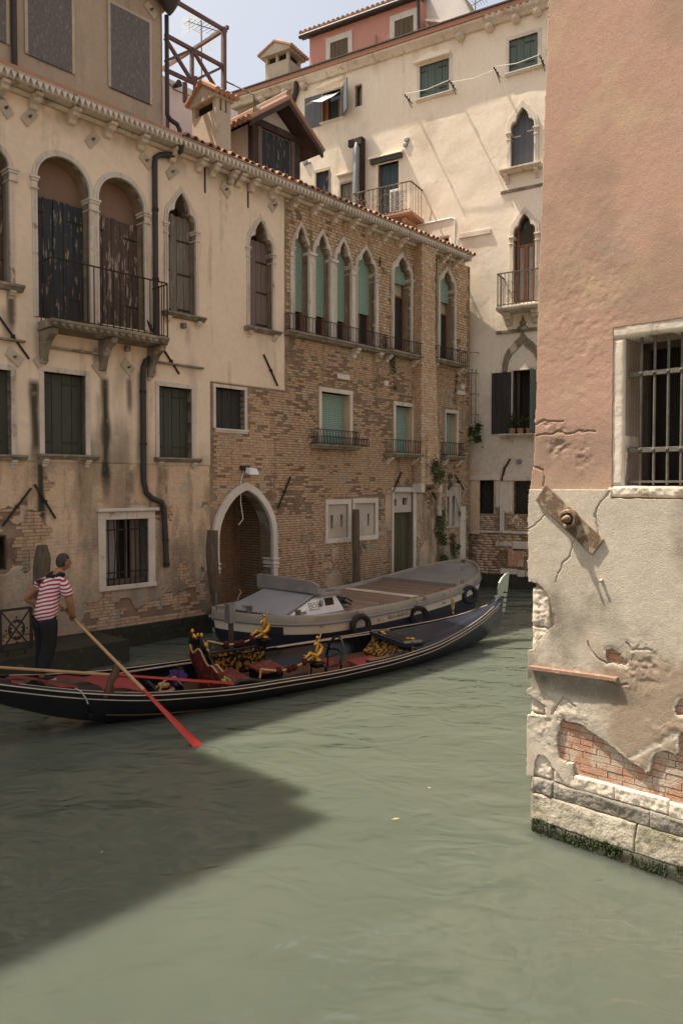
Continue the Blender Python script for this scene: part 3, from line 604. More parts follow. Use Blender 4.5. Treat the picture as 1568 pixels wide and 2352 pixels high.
def tiles(parent, s0, s1, F=L, n0=.52, n1=-2.2, z0=TOP + .19, z1=TOP + 1.05, k=.21, single=1):
    x = s0 + k / 2; me = None
    while x < s1:
        dz = random.uniform(-.008, .008)
        if me is None:
            mb = MB(); seg = 6; vs = []
            for (n, z, r) in ((0, 0, .085), (n1 - n0, z1 - z0, .07)):
                for rr_ in (r, r - .018):
                    for j in range(seg + 1):
                        a = math.pi * j / seg; vs.append((rr_ * math.cos(a), n, z + rr_ * math.sin(a)))
            q = seg + 1; f = []
            for j in range(seg): f += [(j, j + 1, 2 * q + j + 1, 2 * q + j), (q + j, 3 * q + j, 3 * q + j + 1, q + j + 1), (j, q + j, q + j + 1, j + 1)]
            mb.add(vs, f); me = mb.mesh('roof_tile')
        o = bpy.data.objects.new('roof_tile', me); COL.objects.link(o); o.parent = parent
        if not me.materials: me.materials.append(M['terra'])
        o.location = Vector((x, -n0 - random.uniform(-.03, .03), z0 + dz)) - OFF[parent.name]; o.rotation_euler = (0, random.uniform(-.04, .04), random.uniform(-.02, .02)); x += k
    mb = MB(); mb.hexa([(s0, n0 - .02, z0 - .022), (s1, n0 - .02, z0 - .022), (s0, n1, z1 - .03), (s1, n1, z1 - .03), (s0, n0 - .02, z0), (s1, n0 - .02, z0), (s0, n1, z1), (s1, n1, z1)]); mb.build('roof', M['terra'], parent)
tiles(pal, STALL + .02, S652); tiles(bri, S652 + .005, L.px(1088, 600, .45)[0])
MB().box(5, STALL, -.3, CN + .03, TOP + .167, TOP + .235).build('terracotta_course', M['terra'], pal)
# ---- upper storey with boarded windows
ZT = L.px(373, 6, -.25)[1]
bds = [([(185, -60), (475, 60), (497, 497), (190, 370)], 1), ([(742, 30), (1005, 155), (1015, 703), (752, 593)], 1), ([(-120, -60), (40, 20), (45, 295), (-120, 225)], 1)]
MB().box(SL, STALL, -6, -.26, TOP + .17, ZT).build('upper_storey', M['tall'], pal)
hol = []
for pts, k in bds:
    P = [lz(k, *p, -.22) for p in pts]; a = sum(P[i][0] for i in (0, 3)) / 2; b = sum(P[i][0] for i in (1, 2)) / 2; z0 = (P[2][1] + P[3][1]) / 2; z1 = P[1][1] if pts[1][1] > 100 else ZT - .35
    mb = MB(); mb.box(a - .06, a, -.24, -.2, z0, z1 + .06); mb.box(b, b + .06, -.24, -.2, z0, z1 + .06); mb.box(a, b, -.24, -.2, z1, z1 + .06)
    wv = mb.build('boarded_window', M['chim'], pal); MB().box(a, b, -.25, -.205, z0, z1).build('chipboard_sheet', M['board'], wv); hol.append((a, b, z0, z1))
skin('upper_plaster_coat', M['tall'], pal, 5.2, STALL, TOP + .236, ZT, .06, (), hol, n=-.235, amp=.008, back=-.26, asc=.8)
MB().box(SL, STALL + .25, -6.2, .12, ZT, ZT + .14).build('eaves', M['stoned'], pal)
p = lz(1, 1130, 20, -.05); MB().lathe([(.03, -.32), (.12, -.2), (.2, -.06), (.21, .06)], (STALL + .03, -.0, ZT - .05), 12).build('gutter_hopper', M['pipe'], pal)
mb = MB(); x = STALL + .07; mb.tube([(x, -.16, ZT - .3), (x, -.16, lz(1, 1107, 730, -.1)[1])], .05, 8); zt = lz(1, 1107, 730, -.1)[1]
mb.tube([(x, -.16, zt + .02), (x, -.16, zt - .08), (x + .08, -.16, zt - .16), (x + .26, -.16, zt - .2), (x + .33, -.16, zt - .3), (x + .33, -.16, zt - .95)], .052, 8); mb.build('drainpipe', M['pipe'], pal, smooth=True)
x = lz(1, 98, 200, -.15)[0]; MB().tube([(x, -.16, ZT), (x, -.16, TOP + .2)], .055, 8).build('drainpipe', M['pipe'], pal, smooth=True)
P = [lz(1, *p) for p in [(1000, 0), (1072, 95), (1042, 133), (975, 32)]]; P = [L.px(*Q(1, *p), -.2) for p in [(1000, 3), (1072, 95), (1042, 133), (975, 32)]]
o = MB().prism(P, -.24, -.20).build('wall_plate', M['chim'], pal); c = (sum(p[0] for p in P) / 4, sum(p[1] for p in P) / 4); MB().lathe([(.028, 0), (.02, .08)], (c[0], -.2, c[1]), 8, 'n').build('bolt', M['rust'], o)
# ---- long bent drainpipe
pts = [((1225, 975), .40), ((1222, 1020), .34), ((1190, 1042), .16), ((1080, 1048), .09), ((1050, 1065), .08), ((1047, 1110), .08)]
V = []
for (X, Y), d in pts: s, z = lz(1, X, Y, d); V.append((s, d, z))
s, z = L.px(352, 800, .09); V += [(V[-1][0], .08, z), (V[-1][0], .08, L.px(352, 812, .08)[1])]
for X, Y in ((1035, 930), (985, 965), (970, 1010), (968, 1060)):
    s, z = lz(4, X, Y, .09); V.append((s, .09, z))
s = V[-1][0]; V += [(s, .08, lz(7, 985, 480, .08)[1])]
for X, Y in ((990, 560), (1030, 600), (1095, 625), (1110, 670)): V.append((lz(7, X, Y, .09)[0], .09, lz(7, X, Y, .09)[1]))
V.append((V[-1][0] + .06, .09, lz(7, 1120, 1065, .09)[1]))
MB().tube(V, .062, 10).build('drainpipe', M['pipe'], pal, smooth=True)
mb = MB()
for X, Y, k in ((352, 480, 0), (352, 640, 0), (334, 900, 0), (334, 1020, 0), (377, 1240, 0), (376, 1296, 0)):
    s, z = L.px(X, Y, .08); cs = min(V, key=lambda v: abs(v[2] - z))[0]
    j = max(i for i, v in enumerate(V) if v[2] >= z); f = (V[j][2] - z) / max(1e-3, V[j][2] - V[min(j + 1, len(V) - 1)][2]) if j + 1 < len(V) else 0; cs = V[j][0] + (V[min(j + 1, len(V) - 1)][0] - V[j][0]) * f
    MB().lathe([(.072, -.03), (.072, .03)], (cs, .085, z), 10).build('pipe_clamp', M['iron'], pal)
# ---- stone balcony
def solve_d(F, a, b, lo=.1, hi=1.6):
    for i in range(40):
        m = (lo + hi) / 2
        if F.px(*b, m)[0] > F.px(*a, 0)[0]: lo = m
        else: hi = m
    return m
dB = .62
a0 = L.px(*Q(4, 352, 668), dB)[0]; a1 = L.px(*Q(4, 1150, 800), dB)[0]; zb = L.px(*Q(4, 352, 668), dB)[1]
balc = MB().prisms([(-.0, zb), (dB, zb), (dB, zb - .05), (dB - .05, zb - .09), (dB - .07, zb - .15), (0, zb - .17)], a0, a1).build('balcony', M['stoned'], pal, bevel=.012)
mb = MB(); x = a0
while x < a1 - .1: mb.ball((x + .08, dB - .03, zb - .10), .055, 6, 4, (1.2, .8, .8)); x += .16
mb.build('egg_moulding', M['stoned'], balc, smooth=True)
for s in (a0 + .1, (a0 + a1) / 2 + .05, a1 - .12):
    mb = MB(); mb.prisms([(0, zb - .17), (dB - .06, zb - .17), (dB - .1, zb - .27), (dB * .55, zb - .36), (dB * .3, zb - .55), (dB * .16, zb - .78), (0, zb - .82)], s - .07, s + .07); mb.build('corbel', M['stoned'], balc, bevel=.012)
RH = L.px(*Q(4, 400, 270), dB - .06)[1] - zb
nn = dB - .05
ral = MB(); ral.bar((a0 + .05, nn, zb + RH), (a1 - .03, nn, zb + RH), .035, .022); ral.bar((a0 + .05, 0, zb + RH), (a0 + .05, nn, zb + RH), .03, .02); ral.bar((a1 - .03, 0, zb + RH - .02), (a1 - .03, nn, zb + RH - .02), .03, .02); ral.bar((a0 + .05, nn, zb + .03), (a1 - .03, nn, zb + .03), .02, .02)
rail = ral.build('railing', M['iron'], balc)
for i in range(19):
    x = a0 + .05 + (a1 - a0 - .08) * i / 18; r = .011 if i not in (0, 9, 18) else .017; MB().tube([(x, nn, zb), (x, nn, zb + RH)], r, 6).build('baluster', M['iron'], rail)
for i in range(3):
    for x in (a0 + .05, a1 - .03): MB().tube([(x, nn * (i + .6) / 3.4, zb), (x, nn * (i + .6) / 3.4, zb + RH)], .011, 6).build('baluster', M['iron'], rail)

# ============================================================ brick palazzo
LO = [opx(L, Q(5, a, ys), Q(5, b, ys + (b - a) * .2), 0, Q(5, *t)) for a, b, ys, t in ((838, 955, 1165, (905, 295)), (1008, 1132, 1180, (1090, 360)), (1182, 1300, 1205, (1255, 410)), (1352, 1500, 1232, (1432, 430)))]
zsp = L.px(*Q(5, 838, 470))[1]; zsl = L.px(*Q(5, 838, 1165))[1]
LO = [arch(TRE_I, P[0][0], P[-1][0], zsp - .02, zsp + (1.12 if i < 4 else 1), zsl) for i, P in enumerate(LO)]
zt0 = L.px(*Q(5, 905, 295))[1]
LO = [arch(TRE_I, P[0][0], P[-1][0], zsp - .02, zt0, zsl) for P in LO]
for i in range(3):
    pass
g3a, g3b = L.px(*Q(6, 288, 1005))[0], L.px(*Q(6, 418, 1005))[0]; g4a, g4b = L.px(*Q(6, 640, 1070))[0], L.px(*Q(6, 750, 1070))[0]
zg3 = L.px(*Q(6, 290, 1005))[1]; zg4 = L.px(*Q(6, 640, 1072))[1]
G3 = arch(TRE_I, g3a, g3b, L.px(*Q(6, 290, 430))[1], L.px(*Q(6, 348, 295))[1], zg3); G4 = arch(TRE_I, g4a, g4b, L.px(*Q(6, 640, 515))[1], L.px(*Q(6, 692, 400))[1], zg4)
RW1 = rect(L, Q(8, 1065, 75), Q(8, 1297, 512)); RW1 = (RW1[0], RW1[1], L.px(*Q(8, 1065, 508))[1], RW1[3])
RW2 = rect(L, Q(6, 305, 1430), Q(9, 432, 335)); RW3 = rect(L, Q(6, 690, 1488), Q(9, 770, 352))
DA = arch(PNT, L.px(*Q(8, 213, 1500))[0], L.px(*Q(8, 655, 1500))[0], L.px(*Q(8, 213, 1290))[1], L.px(*Q(8, 430, 888))[1], -.59)
BA = rect(L, Q(8, 1118, 1003), Q(8, 1283, 1280)); BB = rect(L, Q(8, 1337, 993), Q(8, 1505, 1255)); BA = (BA[0], BA[1], L.px(*Q(8, 1118, 1282))[1], BA[3]); BB = (BB[0], BB[1], L.px(*Q(8, 1337, 1262))[1], BB[3])
DR = rect(L, Q(9, 290, 630), Q(9, 440, 1285)); DR = (DR[0], DR[1], .25, DR[3])
SLP = rect(L, Q(9, 695, 580), Q(9, 795, 900)); SB = L.px(1072, 900)[0]
recb = [RW1, RW2, RW3, BA, BB, DR, SLP, W3]
WT = TOP
filled([(S498, -.6), (SE, -.6), (SE, WT), (S652, WT), (S652, ZN), (S498, ZN)], [rpoly(r) for r in recb] + LO + [G3, G4, DA], -.38, 0, 'wall', [M['mortar']], bri)
MB().box(S498, DA[0][0] - .6, -6, -.6, -.6, 5).build('house_core', M['inner'], bri); MB().box(DA[-1][0] + .6, SE, -6, -.6, -.6, WT).build('house_core', M['inner'], bri); MB().box(S652, DA[-1][0] + .6, -6, -.6, 4.5, WT).build('house_core', M['inner'], bri)
MB().box(SE - .4, SE, -6, -.39, -.6, WT).build('end_wall', M['mortar'], bri)
rwindow(bri, W3, w=.075, m='blackgreen', k=3, sl=.02, sm='stonew', cs=False, slo=.08)
# buttress
bn = .34; bs0 = L.px(*Q(6, 512, 700), bn)[0]; bs1 = L.px(*Q(6, 615, 700), bn)[0]; bz0 = L.px(*Q(9, 545, 570), bn)[1]
b1t = bs1 - .05
butt = MB().prism([(bs0, bz0), (bs1 + .35, bz0), (bs1 + .28, bz0 + 1.5), (bs1 + .12, bz0 + 3.4), (bs1, bz0 + 4.3), (bs1 - .02, WT), (bs0, WT)], .002, bn - .02).build('buttress', M['mortar'], bri)
def outside(S, Z, mg=.03):
    k = np.ones(np.shape(S), bool)
    for a, b, c, d in recb: k &= ~((S > a - .14 - mg) & (S < b + .14 + mg) & (Z > c - .10) & (Z < d + .14 + mg))
    for P in LO + [G3, G4]: k &= ~inpoly(S, Z, outer_of(P, .05, TRE_O, .10))
    k &= ~inpoly(S, Z, outer_of(DA, .2, PNT, .2)); k &= ~((S > bs0 + .1) & (S < bs1 - .1) & (Z > bz0 + .1))
    k &= ~((S > LO[0][0][0] - .0) & (S < LO[3][-1][0]) & (Z > zsl - .1) & (Z < zsp)); return k
def kB(S, Z): return outside(S, Z) & ~((S < S652 + .12) & (Z > ZN - .04)) & (S > S498 + .1) & (S < SE - .12)
dk = lambda S, Z: (.6 * fbm(S, Z, .7, 3, 21) + .42 * fbm(S, Z, 5, 2, 22) + .32 * (np.random.RandomState(5).rand(len(S)) - .5) > .63 + .2 * (Z < 2.6) + .12 * (Z > 6.9))
bricks(bri, M['brick'], S498, SE, .3, zsl - .1, lambda S, Z: kB(S, Z) & (Z < zsl - .1), L, n=.013, nj=.007, bl=.225, bh=.063, seed=8, dark=dk, md=M['brickdark'], wob=.006)
bricks(bri, M['brickpale'], S652, SE, zsl - .1, WT - .05, kB, L, n=.013, nj=.010, bl=.2, bh=.085, j=.016, seed=9, single=0, dark=lambda S, Z: fbm(S, Z, 3, 3, 5) > .72, md=M['brickdark'], wob=.008)
tmp = Frame((L.o[0] + L.n[0] * (bn - .02), L.o[1] + L.n[1] * (bn - .02)), L.t)
def onb(F2, s0, s1, z0, z1, ends, nm, sd, single=0, mm='brickpale'):
    """a run of bricks on a face given by a builder of local matrices"""
    rnd = random.Random(sd); mb = MB(); z = z0; r = 0
    while z < z1 - .04:
        s = s0 - (.09 if r % 2 else 0)
        while s < ends(z):
            wd = rnd.choice((.13, .18, .2, .24)); a, b = max(s, s0), min(s + wd - .012, ends(z)); pr = rnd.uniform(.004, .022)
            if b - a > .04: F2(mb, a, b, z, z + .078 - .01, pr)
            s += wd
        z += .08; r += 1
    o = mb.build(nm, M[mm], butt); tag(o, kind='stuff')
endf = lambda z: bs1 + .30 * max(0, min(1, (bz0 + 4.3 - z) / 4.3)) - .01
onb(lambda mb, a, b, c, d, p: mb.box(a, b, bn - .03, bn - .02 + p, c, d), bs0, 0, bz0, WT, endf, 'front_bricks', 3)
onb(lambda mb, a, b, c, d, p: mb.box(bs0 - p, bs0 + .02, a, b, c, d), 0.0, 0, bz0, WT, lambda z: bn - .02, 'side_bricks', 4, mm='brick')
MB().box(bs0 - .04, bs0 + .14, 0, bn + .03, bz0 - .26, bz0).build('corbel_stone', M['stonew'], bri, bevel=.01); MB().box(bs1 + .18, bs1 + .36, 0, bn + .03, bz0 - .26, bz0).build('corbel_stone', M['stonew'], bri, bevel=.01)
MB().prism([(bs0 + .14, bz0), (bs0 + .2, bz0 - .16), (bs0 + .3, bz0 - .05), (bs1, bz0 - .03), (bs1 + .18, bz0 - .15), (bs1 + .18, bz0)], 0, bn - .05).build('relieving_arch', M['brick'], bri)
# loggia
log, _ = frame_arch(bri, LO[0], .06, TRE_O, .15, .05, name='gothic_window', m='stone')
for P in LO[1:]:
    frame_arch(log, P, .07, TRE_O, .15, .05, name='arch_moulding', m='stone')
log['label'] = 'row of four joined gothic windows'
def blind(parent, P, n, zb, zt, m='roller', sl=.055):
    a0, a1 = P[0][0] + .005, P[-1][0] - .005; mb = MB(); z = zb
    while z < zt:
        if z < P[1][1]: b0, b1 = a0, a1
        else:
            xs = [a0 + (a1 - a0) * t / 30 for t in range(31)]; ok = [x for x in xs if (top_at(P, x) or 0) > z + sl * .5]
            if not ok: break
            b0, b1 = ok[0], ok[-1]
        mb.prisms([(n - .03, z), (n, z + .006), (n + .008, z + sl * .5), (n, z + sl - .006), (n - .03, z + sl)], b0, b1); z += sl
    o = mb.build('roller_blind', M[m], parent); return o
def glazing(parent, P, n, zb, zt, m='orangewood', k=1, curt=True):
    a0, a1 = P[0][0], P[-1][0]; mb = MB(); t = .05
    mb.box(a0, a0 + t, n - .03, n + .02, zb, zt); mb.box(a1 - t, a1, n - .03, n + .02, zb, zt); mb.box(a0 + t, a1 - t, n - .03, n + .02, zt - t, zt); mb.box(a0 + t, a1 - t, n - .03, n + .02, zb, zb + t * 1.5)
    for i in range(k): x = a0 + (a1 - a0) * (i + 1) / (k + 1); mb.box(x - t * .7, x + t * .7, n - .03, n + .022, zb + t * 1.5, zt - t)
    o = mb.build('casement', M[m], parent)
    MB().box(a0 + t, a1 - t, n - .02, n - .012, zb + t, zt - t).build('pane', M['glass'], parent)
    if curt: MB().box(a0 + t, a0 + (a1 - a0) * .4, n - .10, n - .06, zb, zt).build('curtain', M['curtain'], parent)
for i, P in enumerate(LO):
    zb0 = [L.px(*Q(5, a, y))[1] for a, y in ((838, 960), (1008, 1000), (1182, 1040), (1352, 975))][i]
    MB().prism(P, -.37, -.34).build('dark_opening', M['whitew'] if False else M['chim'], log); glazing(log, P, -.27, zsl, zsp + .3, curt=False); blind(log, P, -.2, zb0, zsp + .55)
def column(parent, s, zb, zt, n=-.02, r=.075):
    MB().lathe([(r * 1.5, 0), (r * 1.5, .06), (r * 1.15, .10), (r, .16), (r * .92, (zt - zb) - .26), (r * 1.1, (zt - zb) - .25), (r * 1.0, (zt - zb) - .22), (r * 1.35, (zt - zb) - .08)], (s, n, zb), 14).build('column', M['stonew'], parent, smooth=True)
    MB().box(s - r * 1.8, s + r * 1.8, n - r * 2, n + r * 1.9, zt - .08, zt).build('capital', M['stonew'], parent, bevel=.01)
for i in (0, 1): column(log, (LO[i][-1][0] + LO[i + 1][0][0]) / 2, zsl, zsp + .02)
pa, pb = LO[2][-1][0], LO[3][0][0]; MB().box(pa + .002, pb - .002, -.3, .05, zsl, zsp - .22).build('pillar', M['stonew'], log, bevel=.008)
for a, b in ((pa, pb), (LO[0][0][0] - .12, LO[0][0][0] - .002), (LO[3][-1][0] + .002, LO[3][-1][0] + .16)): capital(log, a, b, zsp + .02, .055)
MB().box(LO[0][0][0] - .12, LO[0][0][0] - .003, -.3, .045, zsl, zsp - .23).build('pillar', M['stonew'], log, bevel=.006); MB().box(LO[3][-1][0] + .003, LO[3][-1][0] + .15, -.3, .045, zsl, zsp - .23).build('pillar', M['stonew'], log, bevel=.006)
MB().prisms([(-.2, zsl), (.14, zsl), (.14, zsl - .06), (.09, zsl - .09), (-.2, zsl - .1)], LO[0][0][0] - .15, LO[3][0][0] - .1).build('sill', M['stone'], log, bevel=.008)
for P, zz, mm in ((G3, Q(6, 290, 465), 0), (G4, Q(6, 640, 612), 0)):
    wv, _ = frame_arch(bri, P, .10, TRE_O, .16, .05, name='gothic_window', m='stone'); zb0 = L.px(*zz)[1]
    MB().prism(P, -.37, -.34).build('dark_opening', M['chim'], wv); glazing(wv, P, -.27, P[0][1], zb0 - .35, k=0); blind(wv, P, -.2, zb0, P[1][1] + .5)
    capital(wv, P[-1][0], P[-1][0] + .11, P[1][1] + .02, .055)
# small iron balconies
def iron_balcony(parent, F, s0, s1, z0, h, d, slab=True, m='iron', cs=True, k=None):
    if slab:
        o = MB().prisms([(0, z0), (d + .05, z0), (d + .05, z0 - .05), (d, z0 - .08), (d - .03, z0 - .12), (0, z0 - .13)], s0 - .05, s1 + .05).build('balcony', M['stoned'], parent, bevel=.006)
        if cs:
            for x in (s0 + .1, s1 - .1): kb = MB(); corbel(kb, x, .12, z0 - .13, d * .8, .22); kb.build('corbel', M['stone'], o, bevel=.006)
    else: o = parent
    mb = MB(); r = .009
    for z in (z0 + .03, z0 + h): mb.bar((s0, d, z), (s1, d, z), .02, .014); mb.bar((s0, .01, z), (s0, d, z), .02, .014); mb.bar((s1, .01, z), (s1, d, z), .02, .014)
    n = k or max(3, int((s1 - s0) / .115)); st = (s1 - s0) / n
    for i in range(n + 1): mb.tube([(s0 + i * st, d, z0), (s0 + i * st, d, z0 + h * .8)], r, 5)
    for i in range(n):
        a = s0 + i * st; b = a + st; c = (a + b) / 2; zz = z0 + h * .8; mb.tube([(a, d, zz), (a + st * .12, d, zz + h * .10), (c, d, z0 + h), (b - st * .12, d, zz + h * .10), (b, d, zz)], r * .8, 4)
    for j in range(1, 4):
        for x in (s0, s1): mb.tube([(x, d * j / 4, z0), (x, d * j / 4, z0 + h)], r, 5)
    mb.build('railing', M[m], o); return o
def ib(k1, a, b, yb, d, parent=None, k2=None, **kw):
    s0, zt = L.px(*Q(k1, *a), d); s1 = L.px(*Q(k2 or k1, *b), d)[0]; z0 = L.px(*Q(k1, a[0], yb), d)[1]; return iron_balcony(parent or bri, L, s0, s1, z0, zt - z0, d, **kw)
ib(5, (812, 997), (248, 875), 1135, .20, k2=6, cs=False); ib(6, (282, 905), (516, 935), 1003, .32); ib(6, (634, 970), (856, 1003), 1068, .32)
ib(8, (1035, 380), (1375, 400), 503, .26, cs=False); ib(9, (288, 228), (516, 238), 328, .32); ib(9, (708, 250), (838, 258), 350, .28)
s0, z1 = L.q(8, 1070, 440, .36); s1 = L.q(8, 1460, 462, .36)[0]; iron_balcony(bri, L, s0, s1, L.q(8, 1070, 505, .36)[1], z1 - L.q(8, 1070, 505, .36)[1], .36, slab=False)
s0, z0 = L.q(5, 1320, 1262, .2); s1 = L.q(6, 250, 985, .2)[0]
for X, Y, k in ((1360, 1300, 5), (190, 1020, 6)):
    s, z = L.q(k, X, Y, .15); kb = MB(); corbel(kb, s, .15, zsl - .1, .25, .28); kb.build('corbel', M['stone'], bri, bevel=.008)
# rectangular windows with blinds
for r, wl in ((RW1, .1), (RW2, .09), (RW3, .05)):
    o = rwindow(bri, r, w=.11, k=0, fm='stone', wt=.12, wl=wl); P = rpoly(r); P = [P[0], P[1], P[2], P[3]]; blind(o, arch([(-1, 0), (0, .001)], r[0], r[1] , r[3] - .01, r[3], r[2]), -.2, r[2] + .02, r[3] - .03, sl=.05)
    MB().box(r[1] - .006, r[1] - .001, -.34, .0, r[2], r[3]).build('jamb_lining', M['plLow'], o)
# blind windows
for r, sls in ((BA, (((1150, 1092), (1170, 1200)), ((1230, 1085), (1250, 1190)))), (BB, (((1450, 1078), (1467, 1180)),))):
    o = rwindow(bri, r, w=.12, k=0, fm='stonew', wt=.14, wl=.1); hs = [rpoly(rect(L, Q(8, *a), Q(8, *b))) for a, b in sls]; filled(rpoly(r), hs, -.12, -.03, 'infill_panel', [M['plG']], o)
    MB().box(r[0] - .1, r[1] + .12, -.3, .045, r[2] - .14, r[2]).build('sill', M['stonew'], o, bevel=.008)
o = rwindow(bri, SLP, w=.04, k=0, fm='stone', wt=.05, wl=.03); filled(rpoly(SLP), [rpoly(rect(L, Q(9, 704, 665), Q(9, 720, 893))), rpoly(rect(L, Q(9, 744, 662), Q(9, 762, 893)))], -.12, -.01, 'infill_panel', [M['plG']], o)
# side door
o = rwindow(bri, DR, w=.13, k=0, fm='stonew', wt=.14, name='door', wl=.07); zt = L.px(*Q(9, 290, 790))[1]
filled([(DR[0], zt), (DR[0], DR[3]), (DR[1], DR[3]), (DR[1], zt)], [rpoly(rect(L, Q(9, 293, 685), Q(9, 328, 737))), rpoly(rect(L, Q(9, 374, 675), Q(9, 410, 730)))], -.2, -.06, 'transom_panel', [M['plG']], o)
for i in range(2):
    a = DR[0] + (DR[1] - DR[0]) * i / 2; b = DR[0] + (DR[1] - DR[0]) * (i + 1) / 2; MB().box(a + .01, b - .01, -.24, -.2, DR[2], zt - .02).build('door_leaf', M['olive'], o)
    for j in range(5): z = DR[2] + .12 + j * (zt - DR[2] - .2) / 5; MB().box(a + .09, b - .09, -.2, -.19, z, z + (zt - DR[2] - .2) / 5 - .06).build('door_panel', M['olive'], o)
# water gate
wg, _ = frame_arch(bri, DA, .17, PNT, .20, .09, name='water_gate', m='stonew', n0=-.36)
for a, b in ((DA[0][0] - .17, DA[0][0]), (DA[-1][0], DA[-1][0] + .17)):
    z = L.px(*Q(8, 655, 1440))[1]; mb = MB()
    for q, (dz, e) in enumerate(((0, .03), (-.07, .012), (-.12, .03), (-.2, .02))): mb.box(a - e, b + e, -.3, .1 + e, z + dz - .05, z + dz)
    mb.build('impost', M['stonew'], wg, bevel=.008)
a0, a1 = DA[0][0] - .5, DA[-1][0] + .5
mb = MB(); mb.box(a0, a1, -1.85, -1.8, -.6, 4.4); mb.box(a0, a1, -1.8, -.39, 4.2, 4.3); mb.box(a0 - .05, a0, -1.0, -.39, -.6, 4.3); mb.box(a1, a1 + .05, -1.0, -.39, -.6, 4.3); mb.build('gate_passage', M['mortar'], wg)
mb = MB(); rnd = random.Random(2); z = 0; r = 0
while z < 4.2:
    x = a0 - rnd.random() * .1
    while x < a1: mb.box(x, x + .235, -1.8, -1.785 + rnd.random() * .012, z, z + .058); x += .25
    z += .072; r += 1
    y = -1.78
    while y < -.42: mb.box(a1 - .015, a1, y, y + .235, z - .072, z - .014); y += .25
o = mb.build('passage_bricks', M['brick'], wg); tag(o, kind='stuff')
# plaster remains at the foot
def goneB(S, Z):
    f = .6 * fbm(S, Z, .9, 5, 160) + .4 * fbm(S, Z, 3.2, 4, 165); t = .475 + .02 * np.clip((1.3 - Z) / 1.4, 0, 1) + .07 * (S > DR[0] - .9)
    t = t - .3 * np.clip((Z - 2.0 - 1.3 * (S > DR[0] - .4)) / .6, 0, 1); return f > t
tag(skin('plaster_remains', M['plLow'], bri, S498 + .02, SE, .3, 3.2, .026, [outer_of(DA, .15, PNT, .2)], [(a - .1, b + .1, c - .13, d + .13) for a, b, c, d in recb[3:]], gone=goneB, n=.026, amp=.004, amp2=.005, jit=.04, stain_shade=lambda S, Z: np.clip((fbm(S * 3, Z * .6, 1.2, 4, 112) - .5) * 4, 0, 1) * .8, tone=lambda S, Z: fbm(S, Z, .8, 4, 181)), kind='stuff')
MB().box(S498, DA[0][0] - .2, 0, .06, -.6, .32).build('wet_footing', M['wet'], bri); MB().box(DA[-1][0] + .2, SE + .02, 0, .06, -.6, .3).build('wet_footing', M['wet'], bri)
# loose details
for (k, x0, y0, x1, y1, m) in ((5, 1195, 1497, 1295, 1553, 'stonew'), (6, 218, 1242, 250, 1284, 'stonew'), (6, 757, 1312, 835, 1355, 'stonew'), (6, 805, 1270, 833, 1308, 'stonew'), (9, 799, 740, 840, 850, 'stonew'), (9, 797, 856, 838, 1025, 'stonew'), (9, 797, 1030, 838, 1140, 'stonew')):
    r = rect(L, Q(k, x0, y0), Q(k, x1, y1)); MB().box(r[0], min(r[1], SE + .03), 0, .035, r[2], r[3]).build('stone_block', M[m], bri, bevel=.006)
mb = MB(); s = L.q(6, 630, 290, .1)[0]; zz = [L.q(6, 650, 280, .3), L.q(6, 620, 330, .1), L.q(6, 618, 480, .1), L.q(6, 625, 950, .1)]
mb.tube([(zz[0][0], .3, zz[0][1]), (zz[1][0], .1, zz[1][1]), (zz[1][0], .1, zz[2][1]), (zz[1][0], .1, zz[3][1])], .045, 8); mb.build('drainpipe', M['stoned'], bri, smooth=True)
a, z = L.q(9, 668, 585, .3); mb = MB().tube([(a, .22, z), (a, .14, z - .8)], .07, 10); zq = L.q(9, 660, 740, .2)[1]; mb.tube([(a, .14, z - .78), (a, .14, zq), (a - .06, .22, zq - .12), (a - .08, .24, zq - .3)], .075, 10); mb.build('drainpipe', M['chim'], bri, smooth=True)
s, z = L.q(5, 1550, 580, .05); MB().bar((s, .04, z + .14), (s, .04, z - .14), .025).bar((s - .07, .05, z), (s + .07, .05, z), .02).build('shutter_hook', M['iron'], bri)
# ============================================================ cream house facing down the canal
cre = thing('cream_house', 'tall cream plastered house closing off the canal, green shutters above and gothic windows at right', 'building', B, (0, 0, 0))
def bz(k, X, Y, d=0): return B.q(k, X, Y, d)
S0B, S1B = -11.5, 7.0; TB = 19.0
def brect(k, x0, y0, x1, y1, d=0): return rect(B, Q(k, x0, y0), Q(k, x1, y1), d)
def brq(k, x0, y0, x1, y1):
    xm, ym = (x0 + x1) / 2, (y0 + y1) / 2; s0 = bz(k, x0, ym)[0]; s1 = bz(k, x1, ym)[0]; zt = bz(k, xm, y0)[1]; zb = bz(k, xm, y1)[1]; return s0, s1, zb, zt
V1 = brq(3, 135, 552, 245, 728); V1b = brq(3, 337, 520, 367, 640); V2 = brq(3, 722, 378, 898, 580); V3 = brq(3, 1260, 222, 1432, 425)
VD = brq(3, 470, 985, 594, 1300); V5 = brq(3, 97, 1038, 175, 1240); V6 = brq(3, 245, 1110, 314, 1300)
def bgo(k, xl, xr, yb, ysp, tx, ty):
    a0 = bz(k, xl, yb)[0]; a1 = bz(k, xr, yb)[0]; xm = (xl + xr) / 2; return arch(TRE_I, a0, a1, bz(k, xm, ysp)[1], bz(k, tx, ty)[1], bz(k, xm, yb)[1])
GB1 = bgo(3, 1272, 1412, 1018, 790, 1345, 655); GB2 = bgo(6, 1212, 1378, 640, 130, 1290, -30)
V7 = brq(6, 1205, 1162, 1372, 1650); V8 = brq(9, 920, 542, 1060, 797); V9 = brq(9, 1212, 546, 1420, 802); V4 = brq(6, 650, 160, 712, 300)
